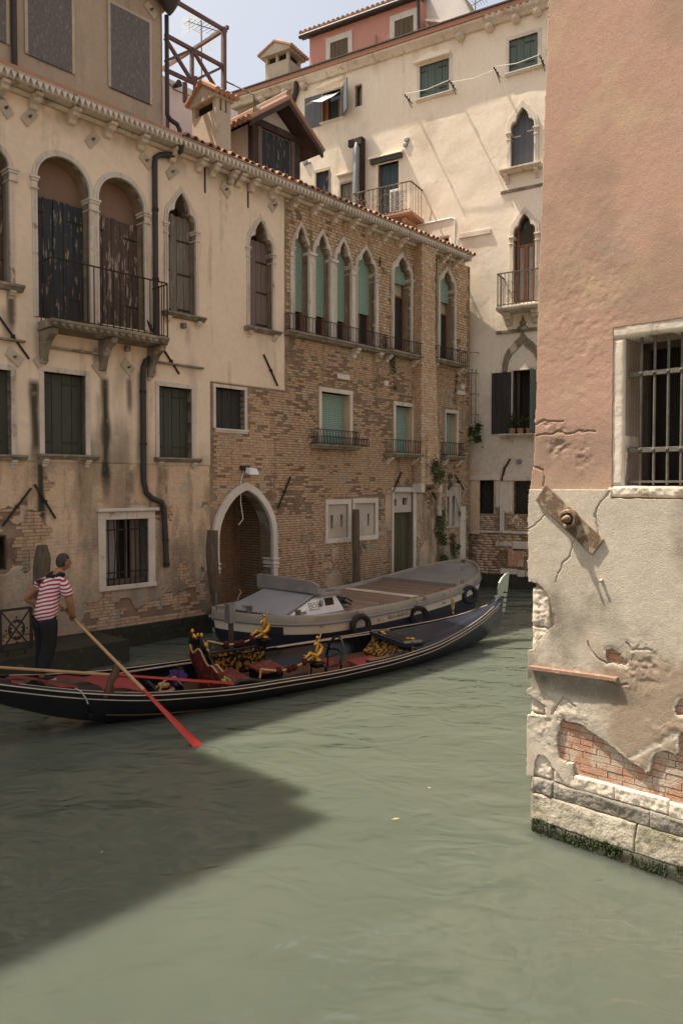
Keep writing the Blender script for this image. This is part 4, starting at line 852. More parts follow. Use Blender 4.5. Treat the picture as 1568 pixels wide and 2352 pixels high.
TYM = arch([(-1, 0), (-.97, .2), (-.86, .42), (-.68, .6), (-.42, .75), (-.15, .88), (0, 1)], bz(6, 1165, 1160)[0], bz(6, 1405, 1160)[0], bz(6, 1280, 1165)[1], bz(6, 1282, 955)[1], bz(6, 1280, 1168)[1])
recB = [V1, V1b, V2, V3, VD, V5, V6, V7, V8, V9, V4]
filled([(S0B, -1.2), (S1B, -1.2), (S1B, TB), (S0B, TB)], [rpoly(r) for r in recB] + [GB1, GB2], -.35, 0, 'wall', [M['mortar']], cre)
MB().box(S0B, S1B, -8, -.6, -1, TB - .02).build('house_core', M['inner'], cre)
zst = bz(9, 1100, 940)[1]
def goneC(S, Z):
    f = .6 * fbm(S, Z, 1.1, 4, 260) + .4 * fbm(S, Z, 4, 4, 265); t = .62 + .5 * np.clip((Z - 2.9) / .8, 0, 1) - .22 * np.clip((2.55 - Z) / .6, 0, 1); return f > t
skin('plaster_coat', M['plB'], cre, S0B + 4, S1B - 1, zst + .1, TB, .06, [outer_of(P, .06, TRE_O, .1) for P in (GB1, GB2)], [(a - .05, b + .05, c - .03, d + .05) for a, b, c, d in recB], gone=goneC, n=.03, amp=.035, asc=.55, amp2=.003,
     tone=lambda S, Z: np.clip((8.8 - Z) / 3.0, 0, 1) * .55 + np.clip((fbm(S, Z, .5, 4, 33) - .5) * 2, 0, 1) * .35 * (Z < 12),
     stain_shade=lambda S, Z: np.clip((fbm(S, Z, .7, 5, 77) - .56) * 5, 0, 1) * .35 + .5 * np.clip((Z - TB + .8) / .7, 0, 1) * np.clip((fbm(S * 2, Z, 1.5, 3, 20) - .45) * 4, 0, 1))
bricks(cre, M['brick'], .2, S1B - 1.5, zst + .08, 3.6, lambda S, Z: ~((S > V8[0] - .2) & (S < V8[1] + .12) & (Z > V8[2] - .06) & (Z < V8[3] + .2)) & ~((S > V9[0] - .12) & (S < V9[1] + .1) & (Z > V9[2] - .06) & (Z < V9[3] + .2)) & ~((S > bz(9, 1105, 800)[0] - .1) & (S < bz(9, 1145, 800)[0] + .1)), B, n=.014, seed=11, dark=lambda S, Z: fbm(S, Z, 3, 3, 7) > .66, md=M['brickdark'])
bricks(cre, M['brick'], -.3, S1B - 1.5, .45, zst - .1, lambda S, Z: S > -9, B, n=.02, nj=.014, bl=.3, bh=.09, seed=12, single=0, dark=lambda S, Z: fbm(S, Z, 1.5, 3, 27) > .47, md=M['brickdark'])
for i, (x0, y0, x1, y1, m, n) in enumerate([(878, 922, 1110, 945, 'stone', .05), (1112, 925, 1200, 948, 'stone', .055), (1202, 930, 1272, 952, 'stonew', .05), (1274, 932, 1345, 955, 'stonew', .055), (1075, 1012, 1125, 1045, 'stone', .06), (1128, 1012, 1200, 1045, 'stone', .07), (1206, 1008, 1420, 1072, 'stone', .08), (1115, 1215, 1245, 1262, 'stonew', .1), (1247, 1228, 1302, 1280, 'stone', .11), (1308, 1240, 1480, 1290, 'stone', .1),
                                         (1168, 1078, 1288, 1205, 'brickR', .05)]):
    r = brect(9, x0, y0, x1, y1); MB().box(r[0], r[1], 0, n, min(r[2], r[3]), max(r[2], r[3])).build('stone_block', M[m], cre, bevel=.012)
MB().box(.02, S1B, 0, .1, -1, .44).build('wet_footing', M['wet'], cre)
# ---- shuttered windows
def bwin(r, w=.1, m='green', k=4, **kw): return rwindow(cre, r, w=w, m=m, k=k, **kw)
o = bwin(V2, .12, sl=.12, cs=False, fm='stonew', sm='stonew', slo=.14, ns=-.03); h = brq(3, 692, 330, 912, 368); MB().prism([(h[0], h[2]), (h[1], h[2]), (h[1], h[3] - .1), ((h[0] + h[1]) / 2, h[3] + .02), (h[0], h[3] - .15)], 0, .2).build('hood', M['plB'], o, bevel=.02)
o = bwin(V3, .12, sl=.12, cs=False, fm='stonew', sm='stonew', slo=.14, ns=-.03)
o = bwin(V5, .03, m='woodb', k=3, fm='chim', hinge=False, ns=-.04); o = bwin(V6, .03, m='woodg', k=3, fm='chim', hinge=False, ns=-.04); h = brq(3, 225, 1050, 322, 1062); MB().box(h[0], h[1], 0, .14, h[2], h[3]).build('hood', M['plB'], o, bevel=.02)
o = bwin(V4, .04, k=0, fm='orangewood'); MB().box(V4[0], V4[1], -.2, -.18, V4[2], V4[3] - .3).build('pane', M['glass'], o)
o = bwin(V1b, .05, k=0, fm='orangewood', wl=.02, n1=-.1); MB().box(V1b[0], V1b[1], -.2, -.18, V1b[2], V1b[3]).build('pane', M['glass'], o); MB().box(V1b[0] + .05, V1b[1], -.17, -.16, V1b[2], V1b[3]).build('curtain', M['curtain'], o)
# open window with awning
o = bwin(V1, .04, k=0, fm='chim', sl=.1, cs=False, sm='stonew', slo=.1); MB().box(V1[0], V1[1], -.2, -.18, V1[2], V1[3]).build('pane', M['glass'], o); MB().box(V1[0], V1[0] + .18, -.16, -.1, V1[2], V1[3]).build('casement', M['orangewood'], o); MB().box(V1[0] + .62, V1[1] - .02, -.15, -.12, V1[2], V1[3] - .3).build('curtain', M['innerb'], o)
hh = V1[3] - V1[2]
for i in range(3):
    a = V1[0] - .78 + i * .25; MB().box(a, a + .243, .03, .065, V1[2] - .1, V1[3]).build('shutter_plank', M['slate'], o)
for i in range(3):
    f0, f1 = i / 3, (i + 1) / 3 - .01; MB().hexa([(V1[1] + .02 + .55 * f0, .02 + .55 * f0, V1[2]), (V1[1] + .02 + .55 * f1, .02 + .55 * f1, V1[2]), (V1[1] + .05 + .55 * f0, .0 + .55 * f0, V1[2]), (V1[1] + .05 + .55 * f1, .0 + .55 * f1, V1[2]), (V1[1] + .02 + .55 * f0, .02 + .55 * f0, V1[3]), (V1[1] + .02 + .55 * f1, .02 + .55 * f1, V1[3]), (V1[1] + .05 + .55 * f0, .0 + .55 * f0, V1[3]), (V1[1] + .05 + .55 * f1, .0 + .55 * f1, V1[3])]).build('shutter_plank', M['slate'], o)
h = brq(3, 100, 505, 268, 525); MB().prism([(h[0], h[2]), (h[1], h[3] - .02), (h[1], h[3] + .06), (h[0] + .3, h[3] + .03)], 0, .16).build('hood', M['plB'], o, bevel=.02)
mb = MB(); n = 8
for i in range(n):
    for j in range(n):
        pass
def clothp(u, v): return (V1[0] - .02 + (V1[1] - V1[0] + .02) * u - .28 * v * (1 - u * .6), .06 + .75 * v + .03 * math.sin(u * 7), V1[3] - .12 - hh * .52 * v ** .9 - .05 * math.sin(u * 6 + v * 3) * v)
vs = [clothp(i / n, j / n) for j in range(n + 1) for i in range(n + 1)]; k = len(vs); vs += [(a, b - .006, c - .006) for a, b, c in vs]
fs = [(j * (n + 1) + i, j * (n + 1) + i + 1, (j + 1) * (n + 1) + i + 1, (j + 1) * (n + 1) + i) for j in range(n) for i in range(n)]; mb.add(vs, fs + [tuple(q + k for q in f) for f in fs])
o = mb.build('awning_cloth', M['cloth'], o, smooth=True)
# gothic windows
def bgoth(P, m='stonew', w=.13):
    wv, _ = frame_arch(cre, P, w, TRE_O, .26, .09, m=m, name='gothic_window'); capital(wv, P[0][0] - w, P[0][0], P[1][1], .1); capital(wv, P[-1][0], P[-1][0] + w, P[1][1], .1); return wv
wv = bgoth(GB1); planks(wv, GB1, GB1[0][1], 4, M['slate'], -.16, -.12, gap=.003, lean=.002); pane(wv, GB1, -.3, M['inner'], 'dark_opening')
sill(wv, GB1[0][0] - .32, GB1[-1][0] + .28, GB1[0][1], .34, .14, M['stone'], cs=(GB1[0][0] - .12, GB1[-1][0] + .1), ch=.3); MB().box(GB1[0][0] - .35, GB1[-1][0] + .6, 0, .06, GB1[0][1] - .72, GB1[0][1] - .62).build('string_moulding', M['stoned'], wv, bevel=.01)
hinges(wv, [(GB1[0][0] + .02, GB1[0][0] + .28, GB1[0][1] + .15), (GB1[0][0] + .02, GB1[0][0] + .28, GB1[1][1] - .1), (GB1[-1][0] - .3, GB1[-1][0] - .02, GB1[0][1] + .15), (GB1[-1][0] - .3, GB1[-1][0] - .02, GB1[1][1] - .0)], -.12, M['stone'])
wv = bgoth(GB2, 'stone'); zq = bz(6, 1290, 190)[1]
MB().prism(GB2, -.33, -.3).build('dark_opening', M['chim'], wv); P = GB2; a0, a1 = P[0][0] + .06, P[-1][0] - .06
mb = MB(); t = .07; z0, z1 = P[0][1], zq
mb.box(a0, a0 + t, -.2, -.14, z0, P[1][1] + .7); mb.box(a1 - t, a1, -.2, -.14, z0, P[1][1] + .7); mb.box(a0 + t, a1 - t, -.2, -.14, z1 - t, z1); mb.box((a0 + a1) / 2 - t, (a0 + a1) / 2 + t, -.2, -.138, z0, z1 - t); mb.box(a0 + t, a1 - t, -.2, -.14, z0, z0 + .1); mb.box(a0 + t, a1 - t, -.2, -.14, P[1][1] + .62, P[1][1] + .9); mb.build('casement', M['orangewood'], wv)
MB().box(a0 + t, a1 - t, -.19, -.18, z0, P[1][1] + .7).build('pane', M['glass'], wv)
for i in range(2): x = a0 + t + .02 + i * ((a1 - a0) / 2); MB().box(x, x + (a1 - a0) / 2 - t - .1, -.172, -.168, z0 + .1, z1 - t).build('curtain', M['curtain'], wv)
# balcony with scrollwork
def scroll(mb, c, r, n, turns=1.2, sg=1, th=.008, F0=0):
    pts = []
    for i in range(14): a = sg * (F0 + turns * 2 * math.pi * i / 13); rr_ = r * (1 - .75 * i / 13); pts.append((c[0] + rr_ * math.cos(a), n, c[1] + rr_ * math.sin(a)))
    mb.tube(pts, th, 4)
def bbalc(s0, s1, z0, h, d, k, m='bargrey', slabm='stone', wood=False, scr=(), name='balcony'):
    o = MB().prisms([(0, z0), (d + .05, z0), (d + .05, z0 - .06), (d, z0 - .12), (0, z0 - .14)], s0 - .04, s1 + .04).build(name, M[slabm], cre, bevel=.01)
    mb = MB(); mb.bar((s0, d, z0 + h), (s1, d, z0 + h), .045, .03); mb.bar((s0, 0, z0 + h), (s0, d, z0 + h), .045, .03); mb.bar((s1, 0, z0 + h), (s1, d, z0 + h), .045, .03); mb.bar((s0, d, z0 + .06), (s1, d, z0 + .06), .025)
    rl_ = mb.build('railing', M[m], o)
    for i in range(k + 1): x = s0 + (s1 - s0) * i / k; MB().tube([(x, d, z0), (x, d, z0 + h)], .013, 5).build('baluster', M[m], rl_)
    for j in range(4):
        for x in (s0, s1): MB().tube([(x, d * (j + .5) / 4.2, z0), (x, d * (j + .5) / 4.2, z0 + h)], .013, 5).build('baluster', M[m], rl_)
    for c in scr:
        mb = MB(); x = s0 + (s1 - s0) * c
        for q, sg in ((.18, 1), (.42, -1), (.66, 1)): scroll(mb, (x - .1, z0 + h * q), .11, d + .01, sg=sg); scroll(mb, (x + .1, z0 + h * q), .11, d + .01, sg=-sg, F0=.5)
        mb.build('scrollwork', M[m], rl_)
    return o
d = .7; z0 = bz(6, 1290, 655, d)[1]; s0 = bz(6, 1086, 650, d)[0] + .0; s1 = bz(6, 1408, 640, d)[0]; hB = bz(6, 1250, 402, d)[1] - z0
o = bbalc(s0, s1, z0, hB, d, 11, scr=(.35,))
for x in (s0 + .2, s1 - .25): kb = MB(); corbel(kb, x, .22, z0 - .14, .5, .4); kb.build('corbel', M['stone'], o, bevel=.01)
# rusty balcony with door
o = bwin(VD, .12, m='teal', k=2, fm='plB', hinge=False, ns=-.12, name='balcony_door'); h = brq(3, 432, 935, 618, 980); MB().box(h[0], h[1], 0, .16, h[2], h[3] - .1).build('lintel', M['darkgreen'], o); MB().prisms([(0, h[3] - .1), (.22, h[3] - .1), (.2, h[3] - .03), (0, h[3] + .03)], h[0] - .06, h[1] + .06).build('hood', M['plB'], o)
d = 1.0; z0 = bz(3, 480, 1310, d)[1]; s0 = bz(3, 318, 1290, d)[0]; s1 = bz(3, 664, 1290, d)[0]; hB = bz(3, 480, 1135, d)[1] - z0
ob = bbalc(s0, s1, z0, hB, d, 14, m='rust', slabm='terra', scr=(.12, .42, .62, .85))
for x in (s1 - .3, s1 - .9, s0 + .4): MB().box(x - .08, x + .08, 0, d * .9, z0 - .3, z0 - .14).build('bracket', M['terra'], ob)
ac = thing('air_conditioner', 'white air conditioning unit standing on the rusty balcony of the cream house', 'air conditioner', B, (0, 0, 0))
OFF[ac.name] = Vector((s1 - .8, -.6, z0)); ac.location = B.w(s1 - .8, .6, z0); A = (bz(3, 537, 1200, .85)[0], bz(3, 600, 1200, .85)[0])
az = bz(3, 570, 1280, .85)[1]; at = bz(3, 570, 1142, .85)[1]
MB().box(A[0], A[1], .5, .85, az, at).build('casing', M['plastic'], ac, bevel=.02)
for i in range(12): z = az + .06 + i * (at - az - .12) / 12; MB().box(A[0] + .05, A[1] - .05, .845, .86, z, z + .022).build('grille_slat', M['bargrey'], ac)
MB().box((A[0] + A[1]) / 2 - .012, (A[0] + A[1]) / 2 + .012, .862, .866, az + .05, at - .05).build('grille_rib', M['plastic'], ac)
for x in (A[0] + .06, A[1] - .06): MB().box(x - .03, x + .03, .52, .82, z0 - .0, az).build('foot', M['plastic'], ac)
# lower gothic arch with open window, flower pots
mb = MB(); O = outer_of(TYM, .17, [(-1, 0), (-.98, .2), (-.88, .42), (-.70, .6), (-.46, .74), (-.2, .86), (0, 1)], .35); mb.band(O, TYM, 0, .09); gt = mb.build('gothic_arch', M['stoned'], cre, bevel=.01)
c = (TYM[0][0] + TYM[-1][0]) / 2; zt = max(z for a, z in O); MB().lathe([(.03, -.1), (.05, 0), (.16, .06), (.18, .16), (.08, .22), (.12, .3), (.05, .42), (.02, .55)], (c, .07, zt + .0), 8).build('finial', M['stoned'], gt, smooth=True)
h = brq(6, 1085, 848, 1440, 872); MB().box(h[0], h[1], 0, .12, h[2], h[3]).build('string_moulding', M['stoned'], gt, bevel=.01)
r = V7; o = rwindow(cre, r, w=.05, k=0, fm='stone', sl=.42, cs=True, sm='stone', slo=.3)
wd = .62
for i in range(4):
    a = r[0] - .72 + i * .17; MB().box(a, a + .165, .03, .06, r[2] + .04, r[3] - .03).build('shutter_plank', M['blackgreen'], o)
for i in range(4):
    f0 = i * .15; MB().box(r[1] + .02, r[1] + .05, .03 + f0, .03 + f0 + .145, r[2] + .04, r[3] - .03).build('shutter_plank', M['green'], o)
MB().box(r[0] + .1, r[0] + .2, -.2, -.12, r[2], r[3]).build('casement', M['beam'], o); MB().box(r[0] + .6, r[0] + .72, -.25, -.18, r[2], r[3]).build('casement', M['beam'], o)
# low windows with lattice
for r in (V8, V9):
    o = rwindow(cre, r, w=.06, k=0, fm='plLow', wl=.12, n1=.02); h = (r[0] - .35, r[1] + .22, r[3] + .0, r[3] + .13); MB().box(h[0], h[1], 0, .09, h[2] + .01, h[3] + .04).build('lintel', M['stone'], o, bevel=.01)
    MB().box(r[0], r[1], -.24, -.22, r[2], r[3]).build('pane', M['glass'], o)
    mb = MB(); W_ = r[1] - r[0]; H_ = r[3] - r[2]; st = .2
    k = -int(H_ / st) - 1
    while k * st < W_:
        for sgn in (1, -1):
            x0 = k * st; pts = []
            for t in (0, H_): pts.append((x0 + t * .5 if sgn == 1 else W_ - x0 - t * .5, t))
            (xa, ya), (xb, yb) = pts
            # clip in x
            f = []
            for xx in (0, W_):
                if abs(xb - xa) > 1e-6: f.append((xx - xa) / (xb - xa))
            t0, t1 = max(0, min(f)), min(1, max(f))
            if t1 > t0: mb.bar((r[0] + xa + (xb - xa) * t0, -.1, r[2] + ya + (yb - ya) * t0), (r[0] + xa + (xb - xa) * t1, -.1, r[2] + ya + (yb - ya) * t1), .014)
        k += 1
    mb.build('lattice', M['iron'], o)
r = brq(9, 1108, 555, 1142, 938); MB().box(r[0], r[1], 0, .05, r[2], r[3]).build('stone_pier', M['stonew'], cre, bevel=.01)
s, z = bz(9, 1185, 375, .06); s2, zz2 = bz(9, 1120, 545, .06); mb = MB().bar((s, .06, z), (s2 + .1, .06, (z + zz2) / 2 + .05), .07, .05).bar((s2 + .1, .06, (z + zz2) / 2 + .1), (s2, .06, zz2), .08, .05); mb.build('tie_bar', M['iron'], cre)
s, z = bz(9, 1258, 398); MB().lathe([(.09, 0), (.09, .12), (.04, .12)], (s, 0, z), 10, 'n').build('pipe_stub', M['pipegrey'], cre)
for X, Y, rr_ in ((33, 985, .11), (58, 985, .05), (645, 848, .1), (637, 878, .09)):
    s, z = bz(3, X, Y); MB().lathe([(rr_, 0), (rr_, .07), (rr_ * .6, .08)], (s, 0.0, z), 10, 'n').build('vent', M['pipegrey'], cre)
# flues and lamp arm
s, zt = bz(3, 360, 822, .25); zb = bz(3, 360, 1260, .25)[1]; mb = MB(); mb.box(s - .1, s + .1, .05, .3, zb, zt - .05); mb.build('square_flue', M['iron'], cre)
s2 = bz(3, 338, 900, .35)[0]; mb = MB().tube([(s2, .35, bz(3, 340, 862, .35)[1]), (s2, .35, bz(3, 340, 900, .35)[1]), (s2 - .02, .35, zb)], [.05, .13, .14], 10); mb.build('flue_pipe', M['pipegrey'], cre, smooth=True)
s3 = bz(3, 290, 850, .3)[0]; MB().box(s3, s + .1, .18, .34, zt - .32, zt - .08).build('hood', M['iron'], cre)
# wires and L-shaped trim
z = bz(3, 930, 1315, .05); q = bz(3, 690, 1365, .05); mb = MB().tube([(q[0], .05, q[1]), (z[0] - .1, .05, z[1]), (z[0], .05, z[1] - .06), (z[0], .05, bz(6, 770, 270, .05)[1])], .025, 6); mb.build('white_conduit', M['plastic'], cre)
r = brq(6, 800, 105, 1040, 138); MB().box(r[0], r[1], 0, .1, r[2], r[3]).build('stone_lintel', M['stonew'], cre); r = brq(6, 770, 160, 795, 290); MB().box(r[0], r[1], 0, .06, r[2], r[3]).build('stone_lintel', M['stonew'], cre)
# cornice
mb = MB(); rnd = random.Random(5); x = S0B
pr = [(0, TB - .16), (.12, TB - .16), (.2, TB - .06), (.32, TB + .02), (.32, TB + .1), (0, TB + .1)]
mb.prisms(pr, S0B, S1B); mb.build('cornice', M['stone'], cre, bevel=.02)
MB().box(S0B, S1B, -.4, .36, TB + .102, TB + .26).build('terracotta_course', M['terra'], cre)
MB().box(S0B, S1B, -8, .42, TB + .262, TB + .31).build('gutter', M['pipe'], cre)
for k, X, Y in ((3, 15, 500), (3, 960, 200), (3, 1135, 145), (3, 1295, 90), (3, 1425, 45), (2, 905, 600), (2, 750, 650)):
    s = B.q(k, X, Y, .2)[0]; mb = MB(); mb.lathe([(.13, 0), (.15, .12), (.12, .26), (.05, .34)], (s, .0, TB - .22), 8, 'n'); mb.build('corbel', M['stone'], cre, smooth=True)
mb = MB(); x = bz(3, 1128, 120)[0]
while x < S1B: mb.add([(x, .31, TB + .1), (x + .2, .31, TB + .1), (x + .1, .31, TB - .06), (x + .1, .4, TB + .09)], [(0, 2, 3), (2, 1, 3), (0, 3, 1)]); x += .21
mb.build('cornice_teeth', M['stonew'], cre)
s, z = bz(2, 985, 570, .1); mb = MB().tube([(s + .1, .2, z + .1), (s, .12, z - .3), (s - .2, .1, z - .7), (s - .22, .1, z - 1.1)], .11, 8); mb.build('drainpipe', M['pipe'], cre, smooth=True)
# clothes-drying arms (fixed to wall)
def arm(k, X, Y, lab):
    s, z = bz(k, X, Y, 0); o = thing('clothes_hoist', lab, 'clothes line arm', B, (s, 0, z), group='clothes line arms on the cream house')
    MB().bar((s, 0, z), (s - .0, .62, z + .02), .022, .03).build('arm', M['iron'], o); MB().bar((s, 0, z - .16), (s, .4, z), .02).build('strut', M['iron'], o)
    for q in (.25, .45, .6): MB().lathe([(.03, -.02), (.015, 0), (.03, .02)], (s, q, z + .05), 8).build('pulley', M['iron'], o)
    return s, z
p1 = arm(3, 675, 628, 'iron arm with pulleys under the left end of the middle green-shuttered window'); p2 = arm(3, 940, 545, 'iron arm with pulleys under the right end of the middle green-shuttered window')
p3 = arm(3, 1205, 470, 'iron arm with pulleys left of the highest green-shuttered window'); p4 = arm(3, 1475, 400, 'iron arm with pulleys right of the highest green-shuttered window')
def line(name, lab, pts, r=.006, m='plastic', cat='line'):
    o = MB().tube(pts, r, 4).build(name, M[m], None, F=B); tag(o, lab, cat); return o
for nm, a, b, q in (('clothes_line', p1, p2, .6), ('clothes_line', p3, p4, .6)):
    line(nm, 'thin pale clothes line strung below the %s green-shuttered window' % ('middle' if a is p1 else 'highest'), [(a[0], q, a[1] + .08), ((a[0] + b[0]) / 2, q, (a[1] + b[1]) / 2 + .0), (b[0], q, b[1] + .08)], .012, cat='clothes line')
line('clothes_line', 'thin pale clothes line running between the two green-shuttered windows', [(p2[0], .45, p2[1] + .07), ((p2[0] + p3[0]) / 2, .45, (p2[1] + p3[1]) / 2 - .02), (p3[0], .45, p3[1] + .07)], .012, cat='clothes line')
# narrow return wall and tall grating between the two houses
r0 = bz(6, 845, 1150)[0]; 
mb = MB(); mb.box(-.12, .42, 0, .32, 4.0, 8.3); 
zt = B.q(6, 860, 1150, .35)[1]; zb_ = B.q(6, 860, 1570, .35)[1]
gr = MB(); ga, gb = .06, .36
for x in (ga, (ga + gb) / 2, gb): gr.tube([(x, .30, zb_), (x, .32, zt - .2), (x - .03, .15, zt)], .014, 5)
for z in (zb_ + .3, zb_ + 1.0, zb_ + 1.7, zb_ + 2.4): gr.bar((ga - .03, .31, z), (gb + .03, .31, z), .02); gr.bar((gb + .02, .31, z), (gb + .02, 0, z), .02)
gr.build('window_grating', M['rust'], cre)
MB().box(0.02, .42, 0, .05, 1.8, 4.0).build('corner_pier', M['plLow'], cre)

# ============================================================ pink house, white gable, chimneys, dormer, roof terrace
dP = -4.0
def pz(k, X, Y, d=dP): return B.q(k, X, Y, d)
pk = thing('pink_house', 'pink plastered house rising behind the cream house roof, with white-framed brown shutters', 'building', B, (-8, -4, 12))
a0 = pz(3, 55, 300)[0]; a1 = pz(3, 722, 100)[0]; zt = pz(3, 55, 232)[1]
MB().box(a0, a1, dP - 5, dP, 12, zt).build('wall', M['pink'], pk)
for x0, y0, x1, y1 in ((182, 245, 290, 470), (570, 112, 684, 380)):
    xm = (x0 + x1) / 2; s0, s1 = pz(3, x0, y0)[0], pz(3, x1, y0)[0]; z1 = pz(3, xm, y0)[1]; z0 = z1 - 1.9; mb = MB(); mb.box(s0 - .22, s0, dP, dP + .05, z0, z1 + .25); mb.box(s1, s1 + .2, dP, dP + .05, z0, z1 + .25); mb.box(s0, s1, dP, dP + .05, z1, z1 + .25)
    o = mb.build('window', M['whitew'], pk)
    for i in range(4): a = s0 + (s1 - s0) * i / 4; MB().box(a + .006, a + (s1 - s0) / 4 - .006, dP, dP + .03, z0, z1).build('shutter_plank', M['brownsh'], o)
MB().box(a0 - .35, a1 + .1, dP, dP + .16, zt, zt + .1).build('eaves', M['pipe'], pk); MB().tube([(a0 - .4, dP + .22, zt + .06), (a1 + .12, dP + .22, zt + .06)], .09, 8).build('gutter', M['pipe'], pk, smooth=True)
OFFp = OFF[pk.name]; x = a0 - .3
MB().hexa([(a0 - .35, dP + .2, zt + .12), (a1 + .1, dP + .2, zt + .12), (a0 - .35, dP - 5, zt + 1.6), (a1 + .1, dP - 5, zt + 1.6), (a0 - .35, dP + .2, zt + .2), (a1 + .1, dP + .2, zt + .2), (a0 - .35, dP - 5, zt + 1.7), (a1 + .1, dP - 5, zt + 1.7)]).build('roof', M['terra'], pk)
tm = None
while x < a1:
    if tm is None: tm = MB().tube([(0, 0, 0), (0, -1.4, .38)], .10, 8).mesh('roof_tile'); tm.materials.append(M['terra'])
    q = bpy.data.objects.new('roof_tile', tm); COL.objects.link(q); q.parent = pk; q.location = Vector((x, -(dP + .26), zt + .2)) - OFFp; x += .24
s = pz(3, 718, 120)[0]; MB().tube([(s, dP + .1, zt), (s, dP + .1, 14)], .06, 8).build('drainpipe', M['pipe'], pk); s = pz(3, 455, 200)[0]; MB().tube([(s, dP + .08, pz(3, 455, 205)[1]), (s, dP + .08, 14)], .045, 6).build('red_pipe', M['pink'], pk)
wh = thing('white_gable_house', 'pale grey-white gabled wall behind the roof, right of the pink house', 'building', B, (0, -5, 12))
d2 = -4.6; P = [B.q(3, X, Y, d2) for X, Y in ((722, -120), (990, -30), (1055, 110))]; MB().prism([(P[0][0], 12), (P[0][0], P[0][1]), (P[1][0], P[1][1]), (P[2][0], P[2][1]), (P[2][0] + .4, 12)], d2 - 4, d2).build('wall', M['white'], wh)
MB().hexa([(P[1][0] - .1, d2 - 4, P[1][1]), (P[2][0] + .15, d2 - 4, P[2][1] - .2), (P[1][0] - .1, d2 + .15, P[1][1]), (P[2][0] + .15, d2 + .15, P[2][1] - .2), (P[1][0] - .1, d2 - 4, P[1][1] + .15), (P[2][0] + .15, d2 - 4, P[2][1]), (P[1][0] - .1, d2 + .15, P[1][1] + .15), (P[2][0] + .15, d2 + .15, P[2][1])]).build('roof_edge', M['stoned'], wh)
a = B.q(3, 783, 165, d2); b = B.q(3, 850, 190, d2); MB().box(a[0], b[0], d2, d2 + .05, a[1] - 1.2, a[1]).build('window', M['inner'], wh); MB().hexa([(a[0], d2, a[1]), (b[0] + .3, d2, a[1] - .3), (a[0], d2 + .5, a[1]), (b[0] + .3, d2 + .5, a[1] - .3), (a[0], d2, a[1] + .1), (b[0] + .3, d2, a[1] - .2), (a[0], d2 + .5, a[1] + .1), (b[0] + .3, d2 + .5, a[1] - .2)]).build('canopy', M['plB'], wh)
MB().box(B.q(3, 1290, 0, -1)[0], S1B, -4, -1, TB, TB + 2.2).build('brick_chimney_base', M['terra'], cre)
# gabled chimneys
def chimney(F, s0, s1, n0, n1, zb, z1, zc, lab, ridge='n', over=.22):
    """s0..s1 shaft, open vents under a small tiled gable"""
    o = thing('chimney', lab, 'chimney', F, ((s0 + s1) / 2, (n0 + n1) / 2, zb)); MB().box(s0, s1, n0, n1, zb, z1).build('shaft', M['chim'], o, bevel=.01)
    v = .28
    for a, b in ((s0, s0 + .12), ((s0 + s1) / 2 - .05, (s0 + s1) / 2 + .05), (s1 - .12, s1)):
        for c, e in ((n0, n0 + .12), (n1 - .12, n1)): MB().box(a, b, c, e, z1, z1 + v).build('vent_pier', M['chim'], o)
    MB().box(s0 + .13, s1 - .13, n0 + .13, n1 - .13, z1, z1 + v - .01).build('flue', M['inner'], o)
    zz = z1 + v; a0, a1, c0, c1 = s0 - over * .6, s1 + over * .6, n0 - over * .6, n1 + over * .6; mb = MB().box(a0, a1, c0, c1, zz, zz + .09); h = .34
    if ridge == 'n': mb.prism([(a0, zz + .09), (a1, zz + .09), ((a0 + a1) / 2, zz + .09 + h)], c0, c1)
    else: mb.prisms([(c0, zz + .09), (c1, zz + .09), ((c0 + c1) / 2, zz + .09 + h)], a0, a1)
    mb.build('cap', M['chim'], o, bevel=.01); me = MB().tube([(0, 0, 0), (1, 0, 0)], .075, 8).mesh('roof_tile'); me.materials.append(M['terra'])
    if ridge == 'n':
        L_ = math.hypot((a1 - a0) / 2 + .1, h + .05); ang = math.atan2(h, (a1 - a0) / 2); c = c0
        while c < c1 + .05:
            for sg in (1, -1):
                q = bpy.data.objects.new('roof_tile', me); COL.objects.link(q); q.parent = o; q.location = Vector(((a0 + a1) / 2, -c, zz + .15 + h)) - OFF[o.name]; q.rotation_euler = (0, ang, 0) if sg == 1 else (0, ang, math.pi); q.scale = (L_, 1, 1)
            c += .15
    else:
        L_ = math.hypot((c1 - c0) / 2 + .1, h + .05); ang = math.atan2(h, (c1 - c0) / 2); a = a0
        while a < a1 + .05:
            for sg in (1, -1):
                q = bpy.data.objects.new('roof_tile', me); COL.objects.link(q); q.parent = o; q.location = Vector((a, -(c0 + c1) / 2, zz + .15 + h)) - OFF[o.name]; q.rotation_euler = (0, ang, sg * math.pi / 2); q.scale = (L_, 1, 1)
            a += .15
    return o
p = B.q(2, 777, 480, -1); q = B.q(2, 935, 480, -1); zz = B.q(2, 850, 420, -1)[1]
chimney(B, p[0], q[0], -1.9, -1, TB - .5, zz, 0, 'tiled gabled chimney on the cream house roof beside the sky', 'n', .26)
dC = -.55; p = L.q(2, 445, 900, dC); q = L.q(2, 545, 900, dC); zz = L.q(2, 445, 730, dC)[1]
chimney(L, p[0], q[0], dC - .95, dC, TOP, zz, 0, 'cream chimney with small tiled cap behind the toothed cornice', 's', .10)
